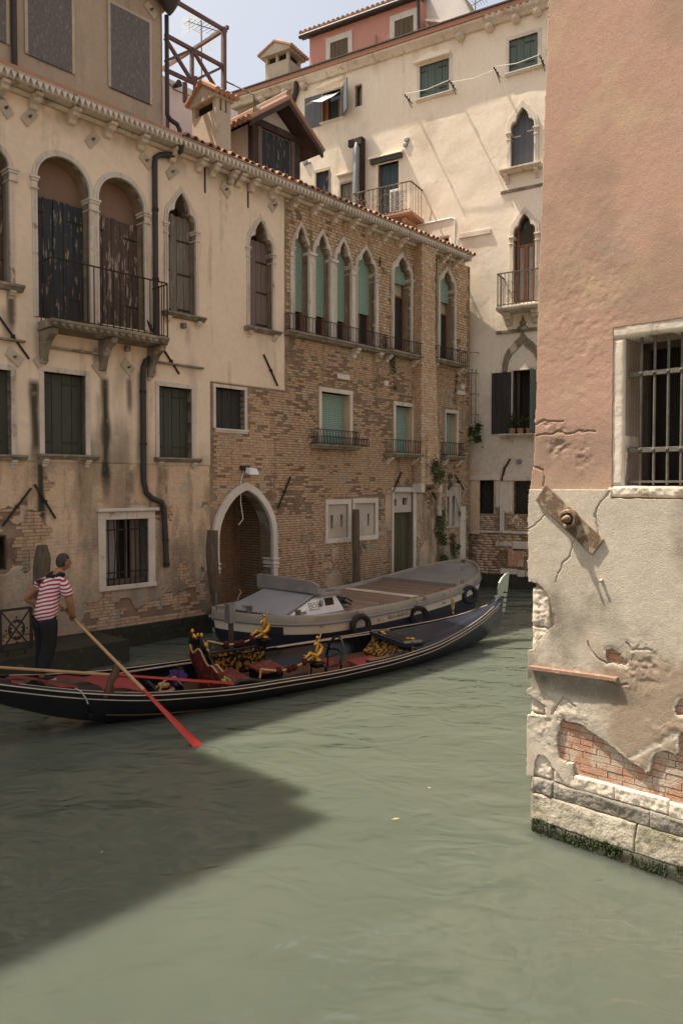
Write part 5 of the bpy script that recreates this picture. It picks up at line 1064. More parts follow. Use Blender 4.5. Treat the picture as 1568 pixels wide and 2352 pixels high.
# dormer
dD = -.9
dm = thing('dormer', 'roof dormer with black peeling shutters under a tiled gable', 'dormer', L, (L.q(2, 840, 1000, dD)[0], dD, TOP))
a, b = L.q(2, 690, 900, dD)[0], L.q(2, 1005, 1000, dD)[0]; ze = L.q(2, 775, 840, dD)[1]; c = (a + b) / 2; zr = ze + .62; nb = dD - 3.2
MB().box(a + .05, b - .05, nb, dD - .05, TOP, ze - .05).build('cheek_wall', M['white'], dm); MB().prism([(a + .05, ze - .05), (b - .05, ze - .05), (c, zr - .12)], nb, dD - .03).build('gable', M['white'], dm)
for x0, x1 in ((a - .02, a + .17), (a + .19, a + .32), (b - .3, b - .18), (b - .16, b + .02)): MB().box(x0, x1, dD - .15, dD + .02, TOP, ze - .1).build('post', M['wood' if x0 > a + .1 and x0 < b - .2 else 'beam'], dm)
MB().box(a - .05, b + .05, dD - .12, dD + .06, ze - .12, ze + .06).build('lintel_beam', M['beam'], dm)
for i in range(4): x = a + .34 + i * (b - a - .66) / 4; MB().box(x, x + (b - a - .66) / 4 - .01, dD - .08, dD - .03, TOP, ze - .14).build('shutter_plank', M['woodb'], dm)
ov = .45; sl = (zr - ze) / ((b - a) / 2)
for sg, x0 in ((-1, a - ov), (1, b + ov)):
    zE = zr - abs(x0 - c) * sl; n0, n1 = nb, dD + .5
    mb = MB().prism([(x0, zE - .02), (c, zr - .02), (c, zr + .05), (x0, zE + .05)], n0, n1); mb.build('roof_slope', M['beam'], dm)
    MB().prism([(x0 - sg * -.0, zE - .14), (c, zr - .14), (c, zr - .02), (x0, zE - .02)], n1 - .07, n1 - .0).build('barge_board', M['beam'], dm)
    L_ = math.hypot(x0 - c, zr - zE); ang = math.atan2(zr - zE, abs(x0 - c)); me = MB().tube([(0, 0, 0), (1, 0, 0)], .085, 8).mesh('roof_tile'); me.materials.append(M['terra']); n = n1 - .05
    while n > n0:
        q = bpy.data.objects.new('roof_tile', me); COL.objects.link(q); q.parent = dm; q.location = Vector((c, -n, zr + .08)) - OFF[dm.name]; q.rotation_euler = (0, ang, 0) if sg == 1 else (0, ang, math.pi); q.scale = (L_ + .05, 1, 1); n -= .19
MB().tube([(c, -dD * -1 + .5, zr + .14), (c, nb, zr + .14)], .11, 8).build('ridge_tiles', M['terra'], dm)
# white party wall and small roof behind
dW = -3.6; pw = thing('white_rooftop_wall', 'white plastered wall on the roof behind the cornice, below the timber terrace', 'wall', L, (13, dW, TOP))
p = L.q(2, 95, 510, dW); q = L.q(2, 375, 655, dW); MB().prism([(p[0] - 1, TOP - .3), (p[0] - 1, p[1]), (q[0] + 1.2, q[1]), (q[0] + 1.2, TOP - .3)], dW - 3, dW).build('wall', M['white'], pw)
c = L.q(2, 163, 583, dW); MB().lathe([(.05, 0), (.09, .2), (.1, .24)], (c[0], dW, c[1]), 10, 'n').build('lamp', M['pipe'], pw)
mb = MB().tube([(p[0], dW + .02, c[1] + .1), (c[0], dW + .02, c[1] - .1), (q[0], dW + .02, q[1] - .15)], .012, 4); mb.build('cable', M['iron'], pw)
# roof terrace of timber
al = thing('timber_roof_terrace', 'open timber frame of a roof terrace standing against the sky', 'roof terrace', L, (12, -1.5, TOP))
dA, dA2 = -1.4, -3.4
def ap(X, Y, d=dA): s, z = L.q(1, X, Y, d); return (s, d, z)
def beam(a, b, w=.11, nm='rail'): MB().bar(a, b, w * .8, w * .8).build(nm, M['altana'], al)
beam(ap(1512, 630), ap(1512, 190), .13, 'post'); beam(ap(1180, 5), ap(1530, 212), .1); beam(ap(1115, 235), ap(1510, 450), .1); beam(ap(1115, 470), ap(1480, 640), .1); beam(ap(1297, 330), ap(1297, 545), .1, 'post')
beam(ap(1115, 255), ap(1285, 530), .09, 'brace'); beam(ap(1310, 350), ap(1475, 625), .09, 'brace'); beam(ap(1115, 415), ap(1285, 340), .07, 'brace'); beam(ap(1310, 545), ap(1510, 450), .07, 'brace')
s, z = L.q(1, 1540, 183, dA); beam((s, dA, z), (s, dA - 3.4, z), .1); s, z = L.q(1, 1505, 450, dA); s0, z0 = L.q(1, 1130, 330, dA2); beam((s0, dA2, z0 + .1), (s0, dA2, TOP + .9), .11, 'post')
s, z = L.q(1, 1515, 600, dA); beam((s, dA, TOP + .9), (s, dA, z), .12, 'post')
MB().box(L.q(1, 1115, 400, dA)[0], s, dA2, dA, z - .0, z + .05).build('deck', M['altana'], al) if False else None
for X, Y, d_ in ((1320, 520, -3.0), (1250, 560, -2.6)):
    p = ap(X, Y, d_); beam((p[0], p[1], p[2] - .5), (p[0], p[1], p[2] + .0), .14, 'post')
def antenna(F, k, X, Y0, Y1, d, lab, big=True):
    s, z0 = F.q(k, X, Y1, d); z1 = F.q(k, X, Y0, d)[1]; o = thing('television_antenna', lab, 'antenna', F, (s, d, z0)); MB().tube([(s, d, z0), (s, d, z1)], .022, 6).build('mast', M['bargrey'], o)
    mb = MB(); mb.bar((s - .5, d, z1 - .25), (s + .5, d + .3, z1 - .25), .02)
    for i in range(9): t = -.5 + i * .125; l = .2 + .02 * i; mb.bar((s + t, d + .3 * (t + .5) - l, z1 - .25), (s + t, d + .3 * (t + .5) + l, z1 - .25), .01); 
    mb.build('yagi_array', M['bargrey'], o)
    if big:
        mb = MB()
        for i in range(8): mb.bar((s - .45, d - .4, z1 - .5 + i * .07), (s - .45, d + .4, z1 - .5 + i * .07), .01)
        mb.bar((s - .45, d, z1 - .55), (s - .45, d, z1 + .1), .015); mb.bar((s - .45, d, z1 - .4), (s, d, z1 - .4), .02)
        for i in range(5): mb.bar((s + .1, d - .3, z1 - .6 - i * .06), (s + .3, d + .3, z1 - .6 - i * .06), .01)
        mb.build('panel_array', M['plastic'], o)
antenna(L, 1, 1363, 140, 560, -5, 'television antenna on a tall mast seen through the timber terrace'); antenna(B, 3, 1055, 0, 95, -5.5, 'small television antenna at the top beside the white gable', False)
s, z = L.q(2, 515, 552, dA); s2, z2 = L.q(2, 700, 640, -.4); mb = MB().tube([(s, dA, z), (s2, -.4, z2)], .02, 5); mb.tube([(s2, -.4, z2), (s2, -.4, z2 - .5)], .02, 5).tube([(s2, -.4, z2), (s2 + .1, -.4, z2 - .45)], .015, 5); tag(mb.build('stay_wire', M['bargrey'], None, F=L), 'thin metal stay running from the timber terrace down to the dormer', 'stay wire')
# neighbour upstream, out of the frame, that shades the near water
nb_ = thing('neighbouring_palazzo', 'tall ochre palace continuing the left bank beyond the picture edge', 'building', L, (-5, 0, 0))
MB().box(-14, 1.6, -8, .0, -.6, 18.9).box(-14, .95, -7.9, -.01, 18.9, 19.9).build('wall', M['plL'], nb_); MB().box(-14.2, 1.05, -8.2, .45, 19.9, 20.15).box(1.05, 1.65, -8, .3, 18.9, 19.05).build('cornice', M['stone'], nb_)
for i in range(5):
    for j in range(4): MB().box(-13 + i * 3, -12 + i * 3, .0, .04, 2 + j * 4.2, 4 + j * 4.2).build('window', M['darkgreen'], nb_)
# ============================================================ salmon house corner at right
sal = thing('salmon_house', 'near house corner at right, salmon plaster above and crumbling grey plaster, brick and stone below', 'building', R, (1.2, 0, 0))
EDG = [R.px(*p) for p in [(1266, -160), (1265, 0), (1250, 400), (1240, 700), (1236, 900), (1229, 1060), (1222, 1122), (1219, 1150), (1218, 1290), (1218, 1420)]]
ez = [e[1] for e in EDG][::-1]; es = [e[0] for e in EDG][::-1]
def sleft(z): return np.interp(z, ez, es)
RT = 12.0; S1R = 4.2
r0 = R.q(13, 838, 512, 0); WR = (r0[0], r0[0] + 1.15, R.q(13, 800, 1668, 0)[1], r0[1])
filled([(.03, -.6), (S1R, -.6), (S1R, RT), (.20, RT), (.17, 8), (.03, 3)], [rpoly(WR)], -.5, 0, 'wall', [M['mortarR']], sal)
MB().box(.12, S1R, -7, -.75, -.6, RT).build('house_core', M['inner'], sal); MB().box(.05, .4, -7, -.5, -.6, RT).build('side_wall', M['plR'], sal)
ZR = R.px(1300, 1125)[1]
def P14(pts): return [R.q(14, *p) for p in pts]
E1 = P14([(-40, 255), (105, 250), (150, 262), (195, 305), (225, 345), (240, 400), (252, 470), (272, 500), (268, 560), (215, 600), (180, 650), (135, 700), (118, 745), (-40, 760)])
E2 = P14([(300, 1510), (288, 1420), (290, 1330), (325, 1235), (380, 1255), (450, 1262), (560, 1340), (640, 1400), (720, 1455), (800, 1530), (900, 1590), (925, 1625), (950, 1600), (965, 1520), (990, 1480), (1060, 1455), (1130, 1485), (1155, 1470), (1160, 1340), (1230, 1300), (1700, 1290), (1700, 2600), (-60, 2600), (-60, 1640), (118, 1640), (128, 1540), (150, 1480), (200, 1500), (245, 1550), (290, 1620), (350, 1690), (400, 1705), (415, 1610), (405, 1555), (350, 1550)])
E3 = P14([(1130, 1150), (1150, 1098), (1200, 1080), (1700, 1060), (1700, 1215), (1150, 1205)]); E4 = P14([(640, 740), (690, 728), (735, 765), (780, 820), (775, 852), (645, 830)]); E5 = P14([(-40, 960), (100, 940), (108, 1010), (-40, 1100)])
E6 = P14([(100, 1065), (190, 1140), (215, 1215), (130, 1210), (-40, 1200), (-40, 1060)])
wins = [(WR[0] - .105, WR[1] + .14, WR[2] - .095, WR[3] + .105)]
cr1 = [R.q(13, *p) for p in [(740, 1090), (700, 1150), (705, 1200), (690, 1248)]]; 
crk = [[R.q(13, *p) for p in a] for a in ([(722, 1705), (705, 1748), (655, 1790), (612, 1880), (625, 1980), (640, 2065)], [(450, 2100), (432, 2170), (425, 2215), (370, 2260), (330, 2350)], [(225, 1890), (160, 1960), (95, 2000)], [(205, 1665), (208, 1600), (195, 1545), (118, 1510)],
                                       [(150, 1190), (210, 1150), (260, 1165), (360, 1160)], [(150, 1270), (280, 1262), (330, 1240), (400, 1262), (480, 1240), (610, 1238)], [(330, 2340), (300, 2420)])]
crk += [[R.q(14, *p) for p in a] for a in ([(510, 680), (530, 740), (570, 800), (640, 840)], [(790, 690), (820, 740), (880, 735), (960, 740)], [(105, 1080), (150, 1110), (200, 1140)], [(250, 1200), (330, 1080), (420, 1150)], [(660, 960), (720, 990), (790, 980)])]
def eroded(S, Z):
    d = np.zeros(np.shape(S))
    for i, c in enumerate(crk):
        wdt = (.009, .005, .0035, .009, .009, .008, .0035, .009, .010, .009, .008, .010)[i]; dd = dline(S + .012 * (fbm(S, Z, 22, 2, 3) - .5) * 2, Z + .012 * (fbm(S, Z, 22, 2, 8) - .5) * 2, c); d = d - .020 * np.exp(-(dd / (wdt * .8)) ** 4)
    # pitted patches
    for k, X, Y, rx, rz, a in ((13, 320, 1370, .14, .08, .014), (13, 500, 1450, .1, .14, .008), (13, 520, 400, .5, .8, .003), (13, 310, 1240, .12, .03, .008), (13, 250, 1190, .1, .03, .008), (14, 900, 850, .22, .22, .012), (14, 350, 1000, .5, .25, .006), (14, 250, 1250, .25, .3, .012), (14, 480, 1230, .2, .08, -.006), (14, 880, 1590, .10, .1, -.007), (14, 1100, 1300, .2, .12, -.007)):
        c = R.q(k, X, Y); w_ = np.exp(-(((S - c[0]) / rx) ** 2 + ((Z - c[1]) / rz) ** 2)); d = d - w_ * a * np.clip((fbm(S, Z, 16, 4, 40 + X % 7) - .38) * 4, 0, 1.4)
    return d
def edgeR(S, Z): return S > sleft(Z) + .014 * (fbm(S * 0, Z, 9, 3, 14) - .5) - .0
skin('salmon_plaster_coat', M['plR'], sal, -.1, 1.8, ZR, 8.9, .0085, (), wins, edge=edgeR, n=.040, amp=.004, asc=1.2, amp2=.0015, back=.0, jit=.008, dep=eroded, stain_shade=lambda S, Z: np.clip((fbm(S, Z, 1.6, 5, 300) - .52) * 5, 0, 1) * .35 + .6 * np.exp(-(((S - .3) / .3) ** 2 + ((Z - 3.75) / .3) ** 2)) * fbm(S, Z, 6, 3, 5), tone=lambda S, Z: np.clip((fbm(S, Z, .9, 4, 330) - .5) * 3, 0, 1) * .5 + .3 * np.clip((Z - 4.6) / 3, 0, 1) * fbm(S * 3, Z * .7, 1.4, 3, 9))
def goneR(S, Z):
    j = .012 * (fbm(S, Z, 14, 3, 55) - .5) * 2; k = .012 * (fbm(S, Z, 14, 3, 66) - .5) * 2; g = inpoly(S + j, Z + k, E1)
    for e in (E2, E3, E4, E5, E6): g |= inpoly(S + j, Z + k, e)
    return g
def rim(S, Z):
    g = np.zeros(np.shape(S))
    for e in (E1, E2[:19] + [E2[-4], E2[-3]], E3, E4): g = np.maximum(g, np.exp(-(dline(S, Z, e) / .03) ** 2))
    return g
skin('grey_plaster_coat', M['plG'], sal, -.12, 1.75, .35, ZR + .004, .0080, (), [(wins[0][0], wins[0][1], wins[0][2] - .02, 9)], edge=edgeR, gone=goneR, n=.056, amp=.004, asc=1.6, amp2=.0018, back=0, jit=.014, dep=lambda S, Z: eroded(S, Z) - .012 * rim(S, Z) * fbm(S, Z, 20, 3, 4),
     stain_shade=lambda S, Z: .75 * np.exp(-(((S - .55) / .6) ** 2 + ((Z - 1.50) / .12) ** 2) ** 2) + .5 * np.clip((fbm(S, Z, 1.8, 5, 400) - .55) * 5, 0, 1) + .5 * np.exp(-((S - .26) / .1) ** 2 - ((Z - 2.2) / .3) ** 2),  # first term paints the ledge's shade onto the plaster, the rest is staining
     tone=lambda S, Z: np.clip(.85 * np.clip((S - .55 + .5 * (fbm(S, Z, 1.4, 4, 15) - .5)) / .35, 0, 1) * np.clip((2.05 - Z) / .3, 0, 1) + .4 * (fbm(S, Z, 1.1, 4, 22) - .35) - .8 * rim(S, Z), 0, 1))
def rough_block(name, m, parent, s0, s1, z0, z1, n0, n1, amp=.02, res=.02, sc=7, seed=0, slope=0.0, F=None):
    """a worn stone: rounded, pitted front"""
    ns = max(4, int((s1 - s0) / res)); nz = max(4, int((z1 - z0) / res)); gs = np.linspace(s0, s1, ns + 1); gz = np.linspace(z0, z1, nz + 1); S, Z = np.meshgrid(gs, gz, indexing='ij')
    ed = np.minimum(np.minimum(S - s0, s1 - S), np.minimum(Z - z0, z1 - Z)); rd = .014
    N_ = n1 - rd * np.clip(1 - ed / rd, 0, 1) ** 2 * .9 + amp * (fbm(S, Z, sc, 5, seed) - .5) * 2 + amp * 1.3 * (fbm(S, Z, sc * 4, 4, seed + 4) - .5) + slope * (z1 - Z)
    S2 = S + .02 * (fbm(S * 0 + seed, Z, 5, 2, seed) - .5); Z2 = Z + .02 * (fbm(S, Z * 0 + seed, 4, 2, seed) - .5)
    v = [(float(a), float(b), float(c)) for a, b, c in zip(S2.ravel(), N_.ravel(), Z2.ravel())]; k = len(v); idx = lambda i, j: i * (nz + 1) + j
    per = [idx(i, 0) for i in range(ns + 1)] + [idx(ns, j) for j in range(1, nz + 1)] + [idx(i, nz) for i in range(ns - 1, -1, -1)] + [idx(0, j) for j in range(nz - 1, 0, -1)]
    back = [(v[p][0], n0, v[p][2]) for p in per]; f = [(idx(i, j), idx(i + 1, j), idx(i + 1, j + 1), idx(i, j + 1)) for i in range(ns) for j in range(nz)]
    f += [(per[i], per[(i + 1) % len(per)], k + (i + 1) % len(per), k + i) for i in range(len(per))]; mb = MB(); mb.add(v + back, f)
    o = mb.build(name, M[m], parent, smooth=False); o.data.polygons.foreach_set('use_smooth', [True] * len(o.data.polygons)); return o
# quoins
for a, b, c, d, m in ((.0, .20, 2.02, 2.40, 'stone'), (-.005, .20, 1.70, 2.012, 'stone'), (-.01, .14, 1.15, 1.47, 'stone'), (-.01, .2, .88, 1.14, 'stone'), (-.01, .24, .52, .872, 'stone')):
    rough_block('quoin_stone', m, sal, a + .01, b, c, d, -.2, .034, .018, .012, 9, int(c * 10))
bricks(sal, M['brickR'], .18, 2.4, .62, 1.95, lambda S, Z: (S > .19) & (Z > .52 + .0) & ~((S < .26) & (Z < .9)), R, bl=.255, bh=.062, j=.007, n=.012, nj=.004, seed=21, wob=.004)
# plinth courses
x = .26
for i, wd in enumerate((.62, .5, .7, .8, .7)): rough_block('plinth_stone', 'stone', sal, x, x + wd - .006, .50, .635, -.1, .046, .020, .010, 6, 60 + i); x += wd
x = .03
for i, wd in enumerate((.24, .95, .9, .72, .8)): rough_block('plinth_stone', 'plinthdark', sal, x, x + wd - .004, .355, .50, -.1, .075, .022, .010, 5, 70 + i); x += wd
x = .055
for i, wd in enumerate((1.05, .85, .8, .8, .9)): rough_block('plinth_stone', 'plinth', sal, x, x + wd - .003, .10, .353, -.1, .088, .022, .010, 4, 80 + i, slope=.14); x += wd
x = .075
for i, wd in enumerate((.8, 1.1, .9, 1.2)): rough_block('plinth_stone', 'wet', sal, x, x + wd - .008, -.5, .10, -.1, .14, .02, .03, 6, 90 + i, slope=.1); x += wd
MB().box(0, S1R, -.3, .02, -.5, .64).build('footing', M['plinth'], sal)
mb = MB(); rnd = random.Random(9)
for i in range(5200):
    s = rnd.uniform(.06, 3.2); z = rnd.gauss(.035, .035) + .03 * math.sin(s * 9) + .02 * (s > .4); n = .13 + .02 * rnd.random() + max(0, .1 - z) * .1; r = rnd.uniform(.004, .016)
    if z < -.04 or z > .15 or fbm(s, 0, 5, 2, 3) < .36: continue
    p = [(s + rnd.uniform(-r, r), n + rnd.uniform(-r, r) * 1.4, z + rnd.uniform(-r, r)) for _ in range(4)]; mb.add(p, [(0, 1, 2), (0, 2, 3), (0, 1, 3), (1, 2, 3)])
tag(mb.build('algae', M['algae'], sal), kind='stuff')
# window with frame and bars
s0, s1, z0, z1 = WR
wf = rough_block('window', 'stone', sal, s0 - .14, s0 - .002, z0 - .0, z1, -.3, .030, .006, .02, 6, 5)
rough_block('lintel', 'stone', wf, s0 - .14, s1 + .14, z1 + .002, z1 + .145, -.3, .034, .006, .02, 6, 6); rough_block('sill', 'stone', wf, s0 - .14, s1 + .14, z0 - .10, z0 - .002, -.3, .040, .016, .014, 8, 7); rough_block('jamb', 'stonew', wf, s1 + .002, s1 + .14, z0, z1, -.3, .03, .006, .02, 6, 8)
MB().box(s0 + .001, s1, -.75, -.7, z0, z1).build('dark_opening', M['inner'], wf); MB().box(s0, s0 + .05, -.45, -.38, z0, z1).build('casement', M['beam'], wf); MB().box(s0 + .5, s0 + .58, -.45, -.38, z0, z1).build('casement', M['orangewood'], wf); MB().box(s0, s1, -.45, -.38, z1 - .06, z1).build('casement', M['beam'], wf)
bn_ = -.06
for X in (950, 1055, 1162, 1268, 1374, 1480, 1586):
    s = R.q(13, X, 1200, bn_)[0]; MB().tube([(s, bn_, z0 + .01), (s, bn_, z1)], .0125, 8).build('window_bar', M['bargrey'], wf, smooth=True)
for Y in (785, 1385):
    z = R.q(13, 1000, Y, bn_)[1]; MB().box(s0, s1, bn_ - .02, bn_ + .016, z - .022, z + .022).build('window_bar', M['bargrey'], wf, bevel=.003)
    for X in (950, 1055, 1162, 1268): s = R.q(13, X, 1200, bn_)[0]; MB().ball((s, bn_ + .018, z), .017, 8, 5).build('rivet', M['bargrey'], wf, smooth=True)
MB().box(s0, s1, bn_ - .012, bn_ + .012, z0 + .03, z0 + .05).build('window_bar', M['bargrey'], wf)
# anchor plate with ring and nut
c4 = [R.q(13, *p, .07) for p in [(207, 1660), (662, 2088), (572, 2208), (133, 1782)]]
an = MB().prism(c4, .055, .085).build('anchor_plate', M['rust'], sal, bevel=.004); c = R.q(13, 392, 1925, .1)
mb = MB(); ri, ro = .056, .092; prof = [(ro, 0), (ro + .004, .02), (ro, .05), (ro - .01, .065), (ri + .01, .065), (ri, .05), (ri - .002, .0)]; mb.lathe([(a, h) for a, h in prof], (c[0], .085, c[1]), 28, 'n'); mb.build('ring', M['rust'], an, smooth=True)
MB().lathe([(.05, 0), (.05, .012)], (c[0], .086, c[1]), 16, 'n').build('ring_bed', M['iron'], an)
MB().lathe([(.04, .0), (.04, .06), (.034, .07), (.03, .072), (.03, .10), (.018, .105), (.014, .14), (.006, .15)], (c[0], .098, c[1]), 8, 'n').build('nut', M['rust'], an)
# terracotta ledge
a = R.q(14, 72, 850, .1); b = R.q(14, 700, 945, .09); c = R.q(14, 690, 955, .09)
le = MB(); le.hexa([(a[0] + .0, -.02, a[1] - .045), (b[0], -.02, b[1] - .03), (a[0], .125, a[1] - .045), (b[0], .105, b[1] - .035), (a[0], -.02, a[1] - .012), (b[0], -.02, b[1] + .005), (a[0], .125, a[1] - .010), (b[0], .105, b[1] - .0)]); le.build('brick_ledge', M['ledge'], sal, bevel=.003)
s, z = R.q(14, 587, 240, .06); MB().bar((s, .05, z), (s + .01, .10, z - .015), .022).build('stub', M['plG'], sal)

# ============================================================ water
def water():
    bm = bmesh.new(); v = [(-60, -30), (60, -30), (60, 60), (-60, 60)]
    me = bpy.data.meshes.new('water'); mb = MB(1); mb.box(-60, 60, -25, 60, -6, 0)
    o = mb.build('water', None); m = bpy.data.materials.new('canal_water'); m.use_nodes = True; t = m.node_tree; N = t.nodes; K = t.links.new; p = N['Principled BSDF']
    g = N.new('ShaderNodeNewGeometry'); mp = N.new('ShaderNodeMapping'); mp.inputs['Rotation'].default_value = (0, 0, math.radians(12)); mp.inputs['Scale'].default_value = (.85, 1.25, 1); K(g.outputs['Position'], mp.inputs[0])
    n0 = N.new('ShaderNodeTexNoise'); n0.inputs['Scale'].default_value = .35; n0.inputs['Detail'].default_value = 3; K(mp.outputs[0], n0.inputs[0])
    mx = N.new('ShaderNodeMix'); mx.data_type = 'RGBA'; K(n0.outputs[0], mx.inputs[0]); mx.inputs[6].default_value = (.063, .076, .056, 1); mx.inputs[7].default_value = (.082, .091, .069, 1); K(mx.outputs[2], p.inputs['Base Color'])
    gl_ = N.new('ShaderNodeBsdfGlossy'); gl_.inputs['Roughness'].default_value = .015; fr = N.new('ShaderNodeFresnel'); fr.inputs['IOR'].default_value = 1.6; ms = N.new('ShaderNodeMixShader'); out = N['Material Output']; K(fr.outputs[0], ms.inputs[0]); K(p.outputs[0], ms.inputs[1]); K(gl_.outputs[0], ms.inputs[2]); K(ms.outputs[0], out.inputs['Surface'])
    p.inputs['Roughness'].default_value = .6; p.inputs['Specular IOR Level'].default_value = 0
    p.subsurface_method = 'RANDOM_WALK' if hasattr(p, 'subsurface_method') else None
    p.inputs['Subsurface Weight'].default_value = 1; p.inputs['Subsurface Radius'].default_value = (1, 1.1, .8); p.inputs['Subsurface Scale'].default_value = 1.4
    ws = []
    for sc, wt, d, dist in ((.7, .080, 1, .9), (1.9, .028, 1, 1.6), (5.0, .0055, 1, 1), (18, .0010, 2, 0)):
        n = N.new('ShaderNodeTexNoise'); n.inputs['Scale'].default_value = sc; n.inputs['Detail'].default_value = d; n.inputs['Distortion'].default_value = dist; K(mp.outputs[0], n.inputs[0])
        q = N.new('ShaderNodeMath'); q.operation = 'MULTIPLY'; K(n.outputs[0], q.inputs[0]); q.inputs[1].default_value = wt; ws.append(q.outputs[0])
    while len(ws) > 1:
        a = N.new('ShaderNodeMath'); a.operation = 'ADD'; K(ws.pop(), a.inputs[0]); K(ws.pop(), a.inputs[1]); ws.append(a.outputs[0])
    b = N.new('ShaderNodeBump'); b.inputs['Strength'].default_value = 1; b.inputs['Distance'].default_value = 1.0; K(ws[0], b.inputs['Height']); K(b.outputs[0], gl_.inputs['Normal']); K(b.outputs[0], fr.inputs['Normal'])
    o.data.materials.append(m); tag(o, 'murky green canal water with soft ripples', None, None, 'structure'); return o
water()
mb = MB(1); mb.box(-300, 300, -300, 300, -7.2, -6.2); tag(mb.build('canal_bed', M['mortar']), 'canal bed and ground under the houses', kind='structure')
# ============================================================ boats
def interp(x, T, k): return float(np.interp(x, [t[0] for t in T], [t[k] for t in T]))
GT = [(-5.8, .04, 1.0, .85), (-5.2, .2, .84, .50), (-4.4, .42, .66, .16), (-3.4, .64, .50, -.02), (-2, .81, .40, -.15), (0, .87, .36, -.2), (1.5, .82, .37, -.18), (2.7, .69, .42, -.12), (3.8, .43, .52, -.05), (4.7, .22, .67, .05), (5.2, .10, .83, .18), (5.5, .04, 1.0, .3)]
ga = Vector((.766, .643)); gq = Vector((-.643, .766)); GO = Vector((-.66, 13.62, -.03)); GR = math.atan2(ga.y, ga.x); HEEL = math.radians(5.5)
def smooth_t(x, k):
    xs = np.array([t[0] for t in GT]); ys = np.array([t[k] for t in GT]); return float(np.mean([np.interp(x + d, xs, ys) for d in (-.35, -.18, 0, .18, .35)]) if abs(x) < 5 else np.interp(x, xs, ys))
BLK = mat('black_lacquer', (.007, .0075, .008), (.011, .011, .012), 2, .16, .04, 12, fine=.05, spec=.5)
DECK = mat('dark_blue_lacquer_deck', (.022, .028, .045), (.016, .02, .032), 2, .22, .04, 12, fine=.05, spec=.6)
TRIM = mat('pale_trim', (.62, .5, .38), (.5, .4, .3), 3, .4, 0, fine=.1)
GOLD = mat('gilded_metal', (.72, .42, .10), (.6, .33, .07), 20, .28, .4, 40, metal=1, fine=.1)
YEL = mat('gilt_painted_panel', (.32, .17, .025), (.012, .01, .009), 15, .35, .2, 30, fine=.05)
YEL.node_tree.nodes['Map Range'].inputs[1].default_value = .47; YEL.node_tree.nodes['Map Range'].inputs[2].default_value = .49
BROC = mat('red_brocade', (.14, .022, .018), (.11, .015, .013), 3, .6, .2, 40, c3=(.34, .20, .14), sc3=17, t3=.57, fine=.2)
REDM = mat('red_carpet', (.26, .045, .04), (.2, .035, .03), 3, .85, .4, 60, fine=.15)
REDP = mat('red_oar_paint', (.34, .025, .016), (.28, .02, .014), 3, .35, .1, 30, fine=.08)
OARW = mat('pale_oar_wood', (.42, .26, .12), (.34, .2, .09), 2, .45, .2, 30, stretch=(3, 3, 3), fine=.12)
WALN = mat('walnut', (.11, .055, .025), (.08, .04, .02), 5, .35, .2, 30, fine=.2)
STEEL = mat('pale_green_steel', (.42, .43, .34), (.38, .39, .31), 2, .3, .05, 20, metal=.75, fine=.05)
NAVY = mat('navy_hull_paint', (.02, .024, .04), (.028, .03, .045), 2, .35, .1, 15, c3=(.05, .045, .045), sc3=3, t3=.6, fine=.15)
CREAMP = mat('cream_hull_paint', (.68, .59, .45), (.60, .52, .40), 2, .5, .15, 20, c3=(.30, .22, .14), sc3=3.5, t3=.63, fine=.1)
GREYD = mat('grey_deck_paint', (.245, .225, .205), (.20, .18, .165), 2, .5, .2, 20, c3=(.27, .25, .23), sc3=3, t3=.6, fine=.12)
WHB = mat('white_cabin_paint', (.78, .75, .68), (.72, .69, .62), 2, .4, .05, 20, fine=.05)
RUB = mat('tyre_rubber', (.018, .017, .016), (.028, .026, .024), 8, .75, .4, 60, fine=.2)
ROPE = mat('rope', (.36, .28, .18), (.28, .22, .14), 40, .9, .6, 120, fine=.2)
GROPE = mat('gold_rope', (.55, .36, .14), (.42, .26, .09), 40, .6, .6, 120, fine=.2)
POMP = mat('dark_red_pompom', (.05, .008, .008), (.08, .012, .012), 40, .95, 1, 90, fine=.3)
PLNK = mat('deck_plank_wood', (.27, .175, .115), (.20, .13, .085), 2, .85, .4, 30, stretch=(2, 2, 2), rnd=.5, rcols=[(.2, .14, .1), (.15, .1, .07), (.24, .17, .12), (.17, .11, .08)], fine=.3)
def gl0(p): return GO + Matrix.Rotation(GR, 3, 'Z') @ Matrix.Rotation(HEEL, 3, 'X') @ Vector(p)
def gth(name, lab, cat, pos=(0, 0, 0)):
    o = bpy.data.objects.new(name, None); COL.objects.link(o); w_ = gl0(pos); o.location = w_; o.rotation_euler = (HEEL, 0, GR); OFF[o.name] = Vector(pos); return tag(o, lab, cat)
gon = gth('gondola', 'black gondola with red brocade armchair, gilded figures and steel prow, passing the moored barge', 'gondola')
def G(): return MB(1)
XS = list(np.linspace(-5.8, 5.5, 60))
def gpt(x, f, t):
    """f -1..1 side, t 0 keel..1 gunwale"""
    w_ = smooth_t(x, 1); h = smooth_t(x, 2); k = smooth_t(x, 3); ww = w_ * (.62 + .38 * min(1, t * 1.25) ** .7); return (x, f * ww, k + (h - k) * t)
mb = G(); rows = []
for x in XS:
    rows.append([gpt(x, 1, t) for t in (1, .8, .55, .3, .1)] + [(x, .3 * smooth_t(x, 1), gpt(x, 0, 0)[2]), (x, -.3 * smooth_t(x, 1), gpt(x, 0, 0)[2])] + [gpt(x, -1, t) for t in (.1, .3, .55, .8, 1)])
nr = len(rows[0]); vs = [p for r in rows for p in r]; inn = [(x, y * .93, z - .0 if 0 else z) for x, y, z in vs]
fs = [(i * nr + j, (i + 1) * nr + j, (i + 1) * nr + j + 1, i * nr + j + 1) for i in range(len(XS) - 1) for j in range(nr - 1)]
k = len(vs); inn = [(x, y - math.copysign(.035, y), z + .03 * (0 < (q % nr) < nr - 1)) for q, (x, y, z) in enumerate(vs)]
